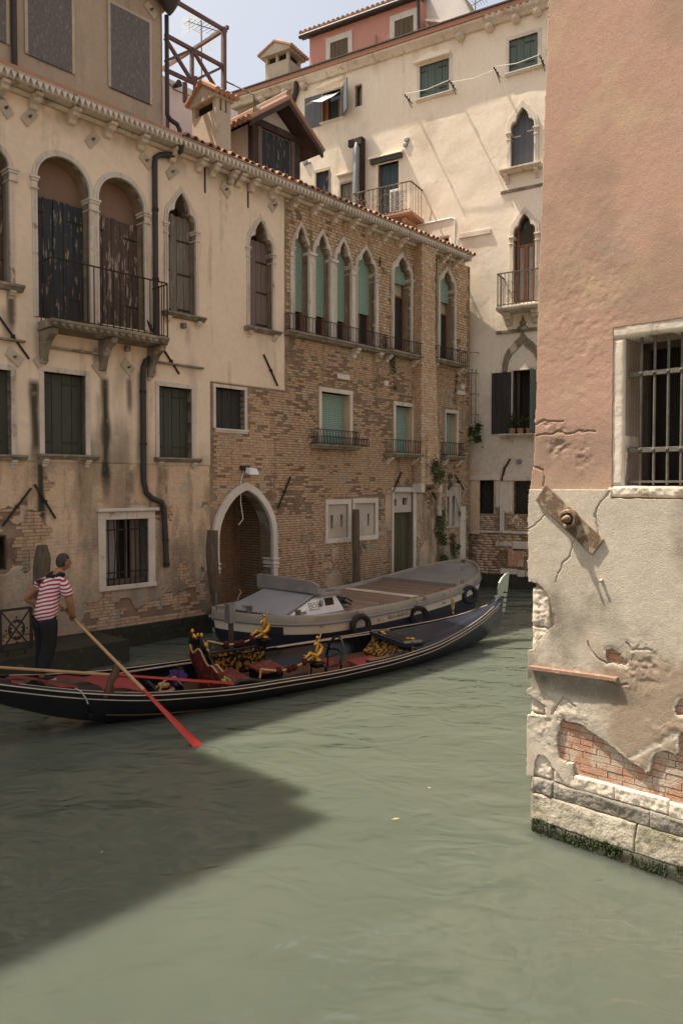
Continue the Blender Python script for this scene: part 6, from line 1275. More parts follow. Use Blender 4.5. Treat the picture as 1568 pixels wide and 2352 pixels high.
fs2 = [tuple(a + k for a in f[::-1]) for f in fs] + [(i * nr, (i + 1) * nr, (i + 1) * nr + k, i * nr + k) for i in range(len(XS) - 1)] + [(i * nr + nr - 1, (i + 1) * nr + nr - 1, (i + 1) * nr + nr - 1 + k, i * nr + nr - 1 + k) for i in range(len(XS) - 1)] + [tuple(range(nr)), tuple((len(XS) - 1) * nr + j for j in range(nr))]
mb.add(vs + inn, fs + fs2); mb.build('hull', BLK, gon, smooth=True)
for dz, rr_, m, off_ in ((.0, .022, BLK, .0), (-.012, .008, TRIM, .022), (-.095, .008, TRIM, .008)):
    for sd_ in (1, -1):
        pts = [(x, sd_ * (smooth_t(x, 1) * (1 if dz > -.05 else .985) + off_), smooth_t(x, 2) + dz) for x in XS if -5.7 < x < 5.42]; G().tube(pts, rr_, 6).build('gunwale' if m is BLK else 'trim_line', m, gon, smooth=True)
for sd_ in (1, -1):
    pts = [(x, sd_ * (smooth_t(x, 1) - .035), smooth_t(x, 2) + .012) for x in XS if -5.2 < x < 5.3]; G().tube(pts, .007, 5).build('trim_line', TRIM, gon)
def gdeck(name, x0, x1, m, dz=.02, cam_=.05, wf=.93, seg=26, th=.02):
    mb = G(); X = list(np.linspace(x0, x1, seg)); vs = []
    for x in X:
        w_ = smooth_t(x, 1) * wf; h = smooth_t(x, 2) + dz
        for f in (-1, -.5, 0, .5, 1): vs.append((x, f * w_, h + cam_ * (1 - f * f)))
    k = len(vs); fs = [(i * 5 + j, (i + 1) * 5 + j, (i + 1) * 5 + j + 1, i * 5 + j + 1) for i in range(seg - 1) for j in range(4)]
    vs2 = [(a, b, c - th) for a, b, c in vs]; ed = [(i * 5, (i + 1) * 5, (i + 1) * 5 + k, i * 5 + k) for i in range(seg - 1)] + [(i * 5 + 4, (i + 1) * 5 + 4, (i + 1) * 5 + 4 + k, i * 5 + 4 + k) for i in range(seg - 1)] + [(j, j + 1, j + 1 + k, j + k) for j in range(4)] + [((seg - 1) * 5 + j, (seg - 1) * 5 + j + 1, (seg - 1) * 5 + j + 1 + k, (seg - 1) * 5 + j + k) for j in range(4)]
    mb.add(vs + vs2, fs + [tuple(a + k for a in f[::-1]) for f in fs] + ed); return mb.build(name, m, gon, smooth=True)
gdeck('foredeck', 2.15, 5.45, DECK, -.02, .06, .95); 
for f in (.62, -.62):
    pts = [(x, f * smooth_t(x, 1), smooth_t(x, 2) + .0 + .06 * (1 - f * f) * .9 + .003) for x in np.linspace(2.2, 4.9, 16)]; G().tube(pts, .006, 4).build('deck_moulding', BLK, gon)
G().box(2.15, 2.2, -.62, .62, .0, .41).build('deck_bulkhead', YEL, gon); gdeck('stern_deck', -5.75, -3.9, BLK, -.03, .04)
gdeck('floor', -3.9, 2.15, WALN, -.33, 0, .85)
# little carved slope in front of the seats
sl = G(); sl.hexa([(1.85, -.5, .08), (2.25, -.5, .42), (1.85, .5, .08), (2.25, .5, .42), (1.83, -.5, .12), (2.2, -.5, .50), (1.83, .5, .12), (2.2, .5, .50)]); sl.build('carved_panel', YEL, gon)
o = G().hexa([(1.98, -.5, .42), (2.5, -.52, .44), (1.98, .5, .42), (2.5, .52, .44), (1.98, -.5, .50), (2.5, -.52, .455), (1.98, .5, .50), (2.5, .52, .455)]).build('prow_box', DECK, gon); G().box(2.08, 2.4, -.36, .36, .485, .50).build('inlaid_panel', BLK, o)
for y in (-.46, .46): G().bar((2.0, y, .515), (2.48, y, .48), .035).build('steel_edging', STEEL, o)
for (x, y, s_) in ((2.15, .33, 1), (2.35, -.33, 1), (2.28, -.27, .7), (2.1, .2, .7)): G().ball((x, y, .51), .05 * s_, 7, 4, (1, 1.2, .5)).build('gilt_ornament', GOLD, o)
# ferro
fx, fz = 5.42, .98
def fpoly(pts): return [(fx + a * (1.55 if b > -.12 else 1.1), fz + b) for a, b in pts]
mb = G(); blade = [(-.10, -.10), (-.055, .05), (-.07, .2), (-.055, .33), (.0, .44), (.09, .53), (.16, .55), (.155, .10), (.12, .10), (.09, .13), (.05, .10), (.04, .04), (.045, -.10), (.04, -.45), (-.02, -.66), (-.2, -.80), (-.55, -.92), (-.22, -.74), (-.08, -.58), (-.03, -.35), (-.03, -.12)]
mb.prism(fpoly(blade), -.014, .014); ferro = mb.build('prow_iron', STEEL, gon)
for i in range(4):
    z = fz + .075 - i * .115; G().box(fx + .03, fx + .235 - .008 * i, -.012, .012, z - .085, z - .015 if i else z - .01).build('prow_tooth', STEEL, ferro)
G().box(fx - .18, fx - .04, -.012, .012, fz + .0, fz + .05).build('rear_tooth', STEEL, ferro)
# armchair
def shell(name, prof, y0, y1, m, par=None): return G().prism(prof, y0, y1).build(name, m, par or gon)
sx = -2.05
def swap(P): return P
mb = G(); n = 22; vs = []
for j in range(n + 1):
    a = -1 + 2 * j / n; h = .46 + .30 * (1 - abs(a) ** 2.2) - .06 * math.cos(a * 9) * (abs(a) < .8); yy = a * .43
    for (zz, xx) in ((.12, sx + .02 + .12 * a * a), (.35, sx - .06 + .15 * a * a), (h * .75 + .1, sx - .16 + .16 * a * a), (h + .1, sx - .24 + .2 * a * a)): vs.append((xx, yy, zz))
k = len(vs); vs2 = [(a + .10, b, c) for a, b, c in vs]; fs = [(j * 4 + i, (j + 1) * 4 + i, (j + 1) * 4 + i + 1, j * 4 + i + 1) for j in range(n) for i in range(3)]
ed = [(j * 4 + 3, (j + 1) * 4 + 3, (j + 1) * 4 + 3 + k, j * 4 + 3 + k) for j in range(n)] + [(i, i + 1, i + 1 + k, i + k) for i in range(3)] + [(n * 4 + i, n * 4 + i + 1, n * 4 + i + 1 + k, n * 4 + i + k) for i in range(3)]
mb.add(vs + vs2, fs + [tuple(a + k for a in f[::-1]) for f in fs] + ed); back = mb.build('armchair_back', BROC, gon, smooth=True)
G().tube([vs[j * 4 + 3] for j in range(n + 1)], .016, 5).build('gold_piping', GROPE, back); G().tube([(a + .1, b, c) for a, b, c in [vs[j * 4 + 3] for j in range(n + 1)]], .016, 5).build('gold_piping', GROPE, back)
rnd = random.Random(4); cr = G()
for i in range(11):
    a = -.72 + 1.44 * i / 10; j = int((a + 1) / 2 * n); p = vs[j * 4 + 3]; hgt = .20 * (1 - .7 * a * a) + .05 * (i % 2)
    cr.tube([(p[0] + .05, p[1], p[2]), (p[0] + .03, p[1] + rnd.uniform(-.03, .03), p[2] + hgt * .6), (p[0] + .0, p[1] + rnd.uniform(-.03, .03), p[2] + hgt)], [.05, .04, .015], 6)
cr.build('carved_crest', BLK, back, smooth=True)
for i in range(9):
    a = -.62 + 1.24 * i / 8; j = int((a + 1) / 2 * n); p = vs[j * 4 + 3]; z = p[2] + .24 * (1 - .7 * a * a); g = G().ball((p[0] + .02, p[1], z), .028, 6, 4, (1, 1, 1.7)); g.ball((p[0] + .07, p[1] + .02, z - .12), .022, 6, 4, (1, 1, 2)); g.build('gilt_ornament', GOLD, back)
G().box(sx + .1, sx + .75, -.42, .42, .16, .30).build('seat_cushion', BROC, gon, bevel=.04)
def side_panel(y, x0, x1, z0, z1, tall):
    mb = G().box(x0, x1, y - .03, y + .03, z0, z1); o = mb.build('side_panel', BLK, gon, bevel=.01)
    G().box(x0 + .05, x1 - .04, y - .034, y - .031, z0 + .05, z1 - .12 if tall else z1 - .04).build('gilt_panel', YEL, o)
    if tall: G().box(x0 + .05, x1 - .04, y - .034, y - .031, z1 - .09, z1 - .03).build('gilt_panel', YEL, o)
    return o
side_panel(.56, sx + .15, sx + 1.55, .1, .56, True)
pr = [(sx - .02, .12), (sx - .02, .22), (sx + .08, .36), (sx + .25, .43), (sx + .45, .42), (sx + .7, .35), (sx + .95, .32), (sx + 1.6, .34), (sx + 1.6, .12)]
o = G().prism(pr, -.66, -.60).build('side_panel', BLK, gon); pr2 = [(sx + .04, .14), (sx + .1, .3), (sx + .26, .385), (sx + .45, .375), (sx + .7, .305), (sx + 1.0, .285), (sx + 1.55, .3), (sx + 1.55, .14)]; G().prism(pr2, -.666, -.661).build('gilt_panel', YEL, o); G().tube([(a, -.63, b) for a, b in pr[1:8]], .035, 8).build('padded_roll', RUB, o, smooth=True)
G().box(sx + 1.0, sx + 1.5, -.2, .34, .28, .33).build('stool_cushion', BROC, gon, bevel=.02); G().box(sx + 1.05, sx + 1.45, -.15, .3, .06, .28).build('stool', BLK, gon)
def seahorse(x, y, z, lab):
    o = G().lathe([(.07, 0), (.09, .03), (.05, .05), (.05, .08)], (x, y, z), 10).build('gilt_figure', GOLD, gon, smooth=True)
    mb = G(); mb.tube([(x - .24, y, z + .10), (x - .17, y, z + .17), (x - .10, y, z + .14), (x - .03, y, z + .10), (x + .05, y, z + .14), (x + .09, y, z + .24), (x + .04, y, z + .30)], [.012, .035, .045, .055, .05, .035, .02], 8)
    mb.tube([(x - .03, y, z + .18), (x - .01, y, z + .3), (x - .02, y, z + .38)], [.03, .038, .022], 8); mb.ball((x - .02, y, z + .42), .03, 8, 6); mb.tube([(x - .02, y, z + .36), (x + .04, y, z + .42), (x + .05, y, z + .5)], [.014, .012, .012], 6); mb.tube([(x - .02, y, z + .34), (x - .08, y, z + .3)], .012, 6)
    mb.tube([(x + .05, y, z + .15), (x + .13, y + .03, z + .12), (x + .15, y, z + .22)], [.02, .015, .008], 6)
    for a in (-1, 0, 1): mb.tube([(x - .22, y, z + .12), (x - .30, y + a * .02, z + .10 + a * .05)], [.015, .005], 5)
    mb.build('seahorse_and_rider', GOLD, o, smooth=True)
    b = G().box(x - .11, x + .11, y - .1, y + .1, z - .04, z).box(x - .09, x + .09, y - .08, y + .08, z - .10, z - .04); b.build('pedestal', BLK, o, bevel=.006)
    return o
seahorse(sx + 1.5, .56, .67, ''); seahorse(sx + 1.85, -.56, .50, '')
def ropeline(x0, y, z0, x1, z1):
    pts = [(x0 + (x1 - x0) * t, y, z0 + (z1 - z0) * t - .12 * math.sin(math.pi * t)) for t in [i / 10 for i in range(11)]]; o = G().tube([(x0 - .05, y, z0 - .14), (x0 - .04, y, z0 + .02)] + pts, .017, 6).build('gold_cord', GROPE, gon, smooth=True)
    for t in (.35, .5, .6, .8): p = pts[int(t * 10)]; G().ball((p[0], p[1], p[2]), .062, 9, 6).build('pompom', POMP, o, smooth=True)
ropeline(sx + .35, .5, .78, sx + 1.42, .78); ropeline(sx + .72, -.58, .54, sx + 1.78, .62)
for y in (.68,):
    for x0 in (-3.4, -.2): G().bar((x0, y - .06, .44), (x0 + 2.6, y - .02, .38), .02).build('side_rail', TRIM, gon)
lat = G()
for i in range(13):
    x = .95 + i * .075; lat.bar((x, -.70, .375), (x + .05, -.61, .38), .008); lat.bar((x + .05, -.70, .375), (x, -.61, .38), .008)
o = G().hexa([(.9, -.71, .33), (1.95, -.69, .36), (.9, -.6, .33), (1.95, -.58, .36), (.9, -.71, .365), (1.95, -.69, .395), (.9, -.6, .365), (1.95, -.58, .395)]).build('blue_side_board', DECK, gon); lat.build('gold_lattice', GROPE, o)
G().box(1.05, 1.7, -.45, .1, .1, .16).build('red_cushion', REDM, gon, bevel=.02)
# chair
ch = gth('small_chair', 'small black curved-back chair standing mid gondola, forward of the gilded figures', 'chair', (.35, -.15, .05))
s_ = G().box(.15, .55, -.38, .06, .26, .31).build('seat', BROC, ch, bevel=.02)
for x, y in ((.17, -.36), (.53, -.36), (.17, .04), (.53, .04)): G().tube([(x, y, .03), (x, y, .27)], .018, 6).build('leg', BLK, ch)
G().tube([(.5, -.36, .3), (.56, -.36, .55), (.6, -.25, .70), (.61, -.15, .73), (.6, -.05, .70), (.56, .04, .55), (.5, .04, .3)], .024, 6).build('backrest', BLK, ch, smooth=True); G().tube([(.55, -.34, .46), (.59, -.15, .5), (.55, .02, .46)], .02, 6).build('backrest_rail', BLK, ch)
for y in (-.37, .05): G().tube([(.2, y, .3), (.2, y, .46), (.54, y, .5)], .018, 6).build('arm', BLK, ch)
# oarlock
fo = G().tube([(-3.95, -.47, .53), (-3.88, -.50, .62), (-3.88, -.50, .72), (-3.80, -.48, .84), (-3.78, -.50, .95), (-3.74, -.48, 1.02)], [.055, .065, .05, .06, .045, .03], 8).build('oarlock', WALN, gon, smooth=True)
G().tube([(-3.1, -.45, .42), (-3.0, -.42, .58), (-2.8, -.38, .6), (-2.68, -.36, .45)], .014, 6).build('cane_hoop', OARW, gon)
for x, t in ((-4.15, .12), (-3.0, 0)): G().bar((x, -.5, .30), (x + .15, .5, .30), .05).build('thwart', BLK, gon)
# red carpet on the stern
cm = G(); nx, ny = 16, 6; vs = []
for i in range(nx + 1):
    x = -5.1 + 1.85 * i / nx
    for j in range(ny + 1):
        f = -.62 + 1.35 * j / ny; w_ = smooth_t(x, 1) * .95; h = max(smooth_t(x, 2), .50) + .0 + .02 * math.sin(i * 1.1 + j) - (.10 * max(0, -f - .5) * (1 + math.sin(i * .9)) if j < 2 else 0); vs.append((x, f * w_, h))
k = len(vs); fs = [(i * (ny + 1) + j, (i + 1) * (ny + 1) + j, (i + 1) * (ny + 1) + j + 1, i * (ny + 1) + j + 1) for i in range(nx) for j in range(ny)]
cm.add(vs + [(a, b, c - .012) for a, b, c in vs], fs + [tuple(q + k for q in f[::-1]) for f in fs])
mt = gth('stern_carpet', 'faded red carpet spread on the gondola stern under the gondolier', 'carpet', (-4.2, 0, .6)); cm.build('carpet_cloth', REDM, mt, smooth=True)
# hat and cloth
ht = gth('straw_hat', 'flat straw boater hat with dark ribbon lying behind the gondola armchair', 'hat', (-2.72, .12, .2))
G().lathe([(.0, .0), (.17, 0), (.175, .008), (.0, .012)], (-2.72, .12, .24), 24).build('brim', OARW, ht, smooth=True); G().lathe([(.095, .01), (.092, .085), (.0, .09)], (-2.72, .12, .24), 20).build('crown', OARW, ht, smooth=True); G().lathe([(.098, .012), (.097, .05), (.09, .05)], (-2.72, .12, .24), 20).build('ribbon', POMP, ht)
G().box(-3.0, -2.4, -.3, .4, .04, .235).build('locker', BLK, gon)
PUR = mat('purple_cloth', (.07, .03, .13), (.05, .02, .09), 9, .9, .5, 30, fine=.15)
mb = G(); n1, n2 = 14, 10; vs = []
for i in range(n2 + 1):
    for j in range(n1):
        t = math.pi * i / n2; a = 2 * math.pi * j / n1; r = .14 * (1 + .3 * math.sin(a * 3 + i) + .15 * math.sin(a * 5 - i * 2)); vs.append((-2.48 + r * math.sin(t) * math.cos(a) * 1.2, .18 + r * math.sin(t) * math.sin(a), .36 + r * .75 * math.cos(t)))
mb.add(vs, [(i * n1 + j, i * n1 + (j + 1) % n1, (i + 1) * n1 + (j + 1) % n1, (i + 1) * n1 + j) for i in range(n2) for j in range(n1)])
o = mb.build('purple_cloth', PUR, smooth=True); o.location = GO; o.rotation_euler = (HEEL, 0, GR); tag(o, 'crumpled purple cloth bundle beside the straw hat', 'cloth')
# spare oar lying along
def oar(name, lab, a, b, blade_from=.72, w0=.024, wb=.085, world=False, flip=1):
    o = gth(name, lab, 'oar', a) if not world else None
    A, Bv = Vector(a), Vector(b); D = Bv - A; c = A + D * blade_from
    if world:
        o = bpy.data.objects.new(name, None); COL.objects.link(o); o.location = A; tag(o, lab, 'oar'); OFF[o.name] = A.copy()
    G().tube([tuple(A), tuple(A + D * .3), tuple(c)], [w0 * .8, w0, w0], 10).build('shaft', OARW, o, smooth=True)
    mb = G(); u = D.normalized(); side = u.cross(Vector((0, 0, 1))).normalized() * flip; nrm = side.cross(u).normalized(); vs = []; K_ = 8
    for i in range(K_ + 1):
        t = i / K_; p = c + (Bv - c) * t; w_ = w0 + (wb - w0) * min(1, t * 1.4) ** 1.1; th = w0 * (1 - .75 * t)
        for q in range(8): an_ = 2 * math.pi * q / 8; vs.append(tuple(p + side * w_ * math.cos(an_) + nrm * th * math.sin(an_)))
    mb.add(vs, [(i * 8 + q, i * 8 + (q + 1) % 8, (i + 1) * 8 + (q + 1) % 8, (i + 1) * 8 + q) for i in range(K_) for q in range(8)] + [tuple(range(8)), tuple(range(K_ * 8, K_ * 8 + 8))]); mb.build('blade', REDP, o, smooth=True); return o
SA = Vector((*gnd(-60, 1529, .98), .98)); SB_ = Vector((*gnd(536, 1569, .47), .47)); oar('spare_oar', 'spare oar with red blade resting along the near side of the gondola', tuple(SA), tuple(SB_), .52, .024, .085, world=True)
o = G().tube([(-2.02, -.56, .44), (-1.95, -.42, .47), (-1.9, -.52, .43), (-1.97, -.62, .42), (-2.05, -.5, .46)], .018, 6).build('cloth_tie', mat('yellow_green_cloth', (.3, .3, .06), (.22, .24, .05), 9, .9, 0), None, smooth=True); o.location = GO; o.rotation_euler = (HEEL, 0, GR); tag(o, 'yellow-green rag tied round the end of the spare oar blade', 'rag')
G().tube([(-4.35, -.42, .70), (-4.28, -.46, .66), (-4.22, -.5, .55), (-4.2, -.52, .48)], .012, 6).build('metal_handle', STEEL, gon)

# ------------------------------------------------------------ gondolier
def gl(x, y, z): return gl0((x, y, z))
SKIN = mat('tanned_skin', (.30, .15, .085), (.26, .125, .07), 6, .55, .05, 60, fine=.06)
HAIR = mat('short_greying_hair', (.03, .024, .02), (.07, .06, .05), 30, .8, .5, 200, stretch=(1, 1, .4), fine=.3)
TROU = mat('black_trousers', (.008, .008, .008), (.012, .012, .012), 5, .85, .3, 40, fine=.1)
SHOE = mat('dark_shoe', (.02, .02, .022), (.03, .03, .032), 5, .6, .1, 40); SOLE = mat('white_sole', (.55, .53, .5), (.5, .48, .45), 5, .6, 0)
def shirt_mat():
    m = bpy.data.materials.new('red_white_striped_shirt'); m.use_nodes = True; t = m.node_tree; N = t.nodes; K = t.links.new; p = N['Principled BSDF']; p.inputs['Roughness'].default_value = .9
    at = N.new('ShaderNodeAttribute'); at.attribute_name = 'stripe'; fr = N.new('ShaderNodeMath'); fr.operation = 'FRACT'; K(at.outputs['Fac'], fr.inputs[0]); gt = N.new('ShaderNodeMath'); gt.operation = 'GREATER_THAN'; gt.inputs[1].default_value = .52; K(fr.outputs[0], gt.inputs[0])
    x = N.new('ShaderNodeMix'); x.data_type = 'RGBA'; K(gt.outputs[0], x.inputs[0]); x.inputs[6].default_value = (.62, .56, .54, 1); x.inputs[7].default_value = (.36, .02, .03, 1); K(x.outputs[2], p.inputs['Base Color'])
    n = N.new('ShaderNodeTexNoise'); n.inputs['Scale'].default_value = 9; b = N.new('ShaderNodeBump'); b.inputs['Strength'].default_value = .6; b.inputs['Distance'].default_value = .03; K(n.outputs[0], b.inputs['Height']); K(b.outputs[0], p.inputs['Normal']); return m
def skinned(name, nodes, edges, m, parent, root=0, sub=2):
    me = bpy.data.meshes.new(name); me.from_pydata([n[0] for n in nodes], edges, []); o = bpy.data.objects.new(name, me); COL.objects.link(o)
    sm = o.modifiers.new('skin', 'SKIN'); sm.branch_smoothing = .6; ly = me.skin_vertices[0] if me.skin_vertices else None
    if ly is None:
        bpy.context.view_layer.objects.active = o; ly = o.data.skin_vertices[0]
    for i, n in enumerate(nodes): r = n[1] if isinstance(n[1], tuple) else (n[1], n[1]); ly.data[i].radius = r; ly.data[i].use_root = (i == root)
    sb = o.modifiers.new('sub', 'SUBSURF'); sb.levels = sub; sb.render_levels = sub
    dg = bpy.context.evaluated_depsgraph_get(); out = bpy.data.meshes.new_from_object(o.evaluated_get(dg)); bpy.data.objects.remove(o); out.name = name; out.materials.clear(); out.materials.append(m)
    out.polygons.foreach_set('use_smooth', [True] * len(out.polygons)); q = bpy.data.objects.new(name, out); COL.objects.link(q); q.parent = parent
    if parent is not None and parent.name in OFF: q.location = -OFF[parent.name]
    return q
# the man's own frame: x to his front (the gondola's bow, turned a little to the picture), y to his left, z up from the deck
PY = math.radians(14)
per = bpy.data.objects.new('gondolier_person', None); per.name = 'person'; COL.objects.link(per); pp = gl(-4.5, .26, .66); per.location = pp; per.rotation_euler = (0, 0, GR + PY)
tag(per, 'gondolier in red and white striped shirt and black trousers rowing from the stern', 'person')
body_nodes = [((0, 0, .93), (.13, .10)), ((.02, 0, 1.08), (.125, .10)), ((.07, 0, 1.24), (.145, .11)), ((.13, 0, 1.38), (.15, .10)), ((.19, 0, 1.47), (.08, .075)), ((.25, 0, 1.60), (.075, .07)),
              ((-.02, .09, .88), .085), ((.06, .13, .50), .062), ((-.01, .15, .10), .042), ((.0, .15, .05), .042),
              ((-.02, -.09, .88), .085), ((-.02, -.12, .49), .062), ((-.16, -.12, .10), .042), ((-.15, -.12, .05), .042),
              ((.13, .17, 1.40), .07), ((.02, .36, 1.22), .062), ((-.04, .44, 1.12), .056), ((.12, .34, 1.02), .05), ((.28, .18, .98), .040),
              ((.14, -.19, 1.39), .07), ((.19, -.26, 1.20), .062), ((.21, -.27, 1.10), .058), ((.27, -.22, .95), .050), ((.33, -.165, .865), .036)]
be = [(0, 1), (1, 2), (2, 3), (3, 4), (4, 5), (0, 6), (6, 7), (7, 8), (8, 9), (0, 10), (10, 11), (11, 12), (12, 13), (3, 14), (14, 15), (15, 16), (16, 17), (17, 18), (3, 19), (19, 20), (20, 21), (21, 22), (22, 23)]
skinned('body', body_nodes, be, SKIN, per)
hd = G(); hc = (.29, 0, 1.66)
seg, ring = 20, 14; vs = []
for i in range(ring + 1):
    t = math.pi * i / ring
    for j in range(seg):
        a = 2 * math.pi * j / seg; x, y, z = math.sin(t) * math.cos(a), math.sin(t) * math.sin(a), math.cos(t); zz = z * .125; w_ = 1 - .22 * max(0, -z) ** 1.3
        xx = x * .105 * (w_ if x < 0 else (1 - .08 * max(0, -z))) + (.012 if x > .5 and z < -.3 else 0); yy = y * .078 * w_
        if x > .75 and -.45 < z < .12: xx += .022 * (1 - abs(y) * 2.6) * (abs(y) < .38) * (1 - abs(z + .15) * 2)
        if x > .7 and z > .05 and z < .3: xx -= .006 * (abs(y) > .15)
        vs.append((hc[0] + xx, hc[1] + yy, hc[2] + zz))
hd.add(vs, [(i * seg + j, i * seg + (j + 1) % seg, (i + 1) * seg + (j + 1) % seg, (i + 1) * seg + j) for i in range(ring) for j in range(seg)])
for y in (-.078, .078): hd.ball((hc[0] - .005, y, hc[2] - .01), .03, 8, 6, (.55, .35, 1.05))
hd.tube([(hc[0] + .098, 0, hc[2] + .02), (hc[0] + .125, 0, hc[2] - .025), (hc[0] + .103, 0, hc[2] - .038)], [.012, .018, .01], 6)
hd.tube([(hc[0] + .092, -.03, hc[2] - .07), (hc[0] + .102, 0, hc[2] - .07), (hc[0] + .092, .03, hc[2] - .07)], .006, 5)
head = hd.build('head', SKIN, per, smooth=True)
for y in (-.032, .032): G().ball((hc[0] + .088, y, hc[2] + .012), .012, 8, 6).build('eye', TROU, head, smooth=True)
hm = G(); vs2 = []
for i in range(ring + 1):
    t = math.pi * i / ring
    for j in range(seg):
        a = 2 * math.pi * j / seg; x, y, z = math.sin(t) * math.cos(a), math.sin(t) * math.sin(a), math.cos(t); w_ = 1 - .22 * max(0, -z) ** 1.3; lim = .35 if x > .3 else (-.05 if x > -.1 else -.55)
        s__ = 1.07 if z > lim else .93; vs2.append((hc[0] + x * .105 * w_ * s__ - .004, y * .078 * w_ * s__, hc[2] + z * .125 * s__ + .002))
hm.add(vs2, [(i * seg + j, i * seg + (j + 1) % seg, (i + 1) * seg + (j + 1) % seg, (i + 1) * seg + j) for i in range(ring) for j in range(seg)]); hm.build('hair', HAIR, head, smooth=True)
# shirt, collar, trousers, shoes
sh = skinned('shirt', [((-.03, 0, .79), (.205, .175)), ((.02, 0, 1.04), (.20, .16)), ((.07, 0, 1.22), (.215, .17)), ((.13, 0, 1.37), (.20, .15)), ((.19, 0, 1.47), (.10, .09)), ((.13, .18, 1.40), .10), ((.04, .32, 1.28), .085), ((.14, -.20, 1.39), .10), ((.20, -.27, 1.17), .085)], [(0, 1), (1, 2), (2, 3), (3, 4), (3, 5), (5, 6), (3, 7), (7, 8)], shirt_mat(), per)
at = sh.data.attributes.new('stripe', 'FLOAT', 'POINT'); at.data.foreach_set('value', [(v.co.z - .25 * v.co.x + .02 * math.sin(v.co.y * 14)) / .052 for v in sh.data.vertices])
skinned('trousers', [((-.01, 0, .93), (.14, .12)), ((-.02, .10, .82), .135), ((.04, .13, .50), .108), ((-.01, .15, .11), .088), ((-.02, -.10, .82), .135), ((-.03, -.12, .49), .108), ((-.16, -.12, .11), .088)], [(0, 1), (1, 2), (2, 3), (0, 4), (4, 5), (5, 6)], TROU, per)
G().tube([(.10, -.09, 1.46), (.17, -.10, 1.50), (.25, -.05, 1.48), (.27, 0, 1.46), (.25, .05, 1.48), (.17, .10, 1.50), (.10, .09, 1.46), (.09, 0, 1.47), (.10, -.09, 1.46)], .034, 8).build('neckerchief', TROU, per, smooth=True)
G().box(-.0, .06, -.17, -.13, .84, .95).build('belt_pouch', TROU, per, bevel=.01)
for x, y, a in ((.0, .15, 0), (-.15, -.12, 0)):
    s0_ = G(); s0_.tube([(x - .07, y, .05), (x, y, .055), (x + .09, y - .01, .045), (x + .19, y - .015, .03)], [.035, .045, .042, .022], 10); so = s0_.build('shoe', SHOE, per, smooth=True)
    G().tube([(x - .075, y, .014), (x + .03, y, .014), (x + .2, y - .015, .014)], [.038, .044, .026], 10).build('sole', SOLE, so)
def hand(c, d, palm, parent, grip, mirror=1):
    """palm and five fingers curled round the shaft running along grip"""
    c = Vector(c); g = Vector(grip).normalized(); d = Vector(d).normalized(); nodes = [(tuple(c - d * .05), .024), (tuple(c), (.034, .018)), (tuple(c + d * .035), (.034, .017))]; o = skinned('hand', nodes, [(0, 1), (1, 2)], SKIN, parent, 0, 2); out = d.cross(g).normalized() * mirror
    for i in range(4):
        b = c + d * .045 + g * (i - 1.5) * .019; ln = (.85, 1, .95, .75)[i]; mb = G(); mb.tube([tuple(b - d * .01), tuple(b + d * .022 * ln + out * .008), tuple(b + d * .03 * ln + out * .03), tuple(b + d * .01 + out * .048)], [.0105, .0098, .009, .0075], 7); mb.build('finger', SKIN, o, smooth=True)
    mb = G(); mb.tube([tuple(c - g * .03), tuple(c - g * .045 + d * .01 + out * .02), tuple(c - g * .035 + d * .028 + out * .04)], [.013, .0115, .009], 7); mb.build('thumb', SKIN, o, smooth=True); return o
Mi = Matrix.Translation(pp) @ Matrix.Rotation(GR + PY, 4, 'Z'); Mi_ = Mi.inverted()
# oar from his hands over the oarlock into the water
tipw = Vector((*gnd(455, 1712, 0), 0)); lock = Vector(gl(-3.49, -.60, .93)); hd_w = Mi @ Vector((.36, -.14, .83))
p0 = hd_w - (tipw - hd_w).normalized() * .35; end = tipw + (tipw - hd_w).normalized() * .35
oar('rowing_oar', 'long pale oar with red blade held by the gondolier, its tip dipping into the water', tuple(p0), tuple(end), .57, .024, .085, world=True)
gd = (Mi_.to_3x3() @ (tipw - hd_w)).normalized(); h2 = Mi_ @ (hd_w - (tipw - hd_w).normalized() * .16)
hand((.33, -.165, .865), (.35, .5, -.3), 0, per, gd); hand(h2 + Vector((-.03, .05, .03)), (.5, -.6, -.1), 0, per, gd, -1)
G().lathe([(.032, -.012), (.034, 0), (.032, .012)], (.325, -.175, .865), 10).build('watch', SHOE, per)

# ------------------------------------------------------------ cargo barge
BT = [(9.9, 2.0), (10.0, 2.55), (10.2, 3.1), (10.55, 3.55), (11.1, 3.85), (12, 3.92), (13.2, 3.86), (14.6, 3.74), (16, 3.62), (17.0, 3.45), (17.9, 3.12), (18.7, 2.6), (19.25, 2.1), (19.45, 1.75)]
BF = [(19.35, 1.4), (18.9, 1.05), (18.2, .85), (17, .8), (15.5, .92), (14, 1.02), (12.5, 1.1), (11, 1.15), (10.25, 1.3), (9.95, 1.6)]
bar_ = thing('cargo_barge', 'cream and navy cargo barge with low cabin and plank deck, moored along the brick palace', 'barge', L, (14.5, 2.4, 0))
def sheer(s): return .74 + (.42 * ((s - 13.5) / 6) ** 2 if s > 13.5 else 0.03 * (13.5 - s) / 3.5)
loop = BT + BF; cx = (14.6, 2.4)
def dens(P, k=4):
    out = []
    for i in range(len(P)):
        a, b = P[i], P[(i + 1) % len(P)]; p, q = P[i - 1], P[(i + 2) % len(P)]
        for j in range(k):
            t = j / k; f = lambda u: .5 * (2 * a[u] + (b[u] - p[u]) * t + (2 * p[u] - 5 * a[u] + 4 * b[u] - q[u]) * t * t + (-p[u] + 3 * a[u] - 3 * b[u] + q[u]) * t ** 3); out.append((f(0), f(1)))
    return out
LP = dens(loop, 4); nl = len(LP)
def ring_(sc, dz, absz=None, xs=None):
    return [(cx[0] + (s - cx[0]) * (xs or sc), cx[1] + (n - cx[1]) * sc, (sheer(s) + dz) if absz is None else absz) for s, n in LP]
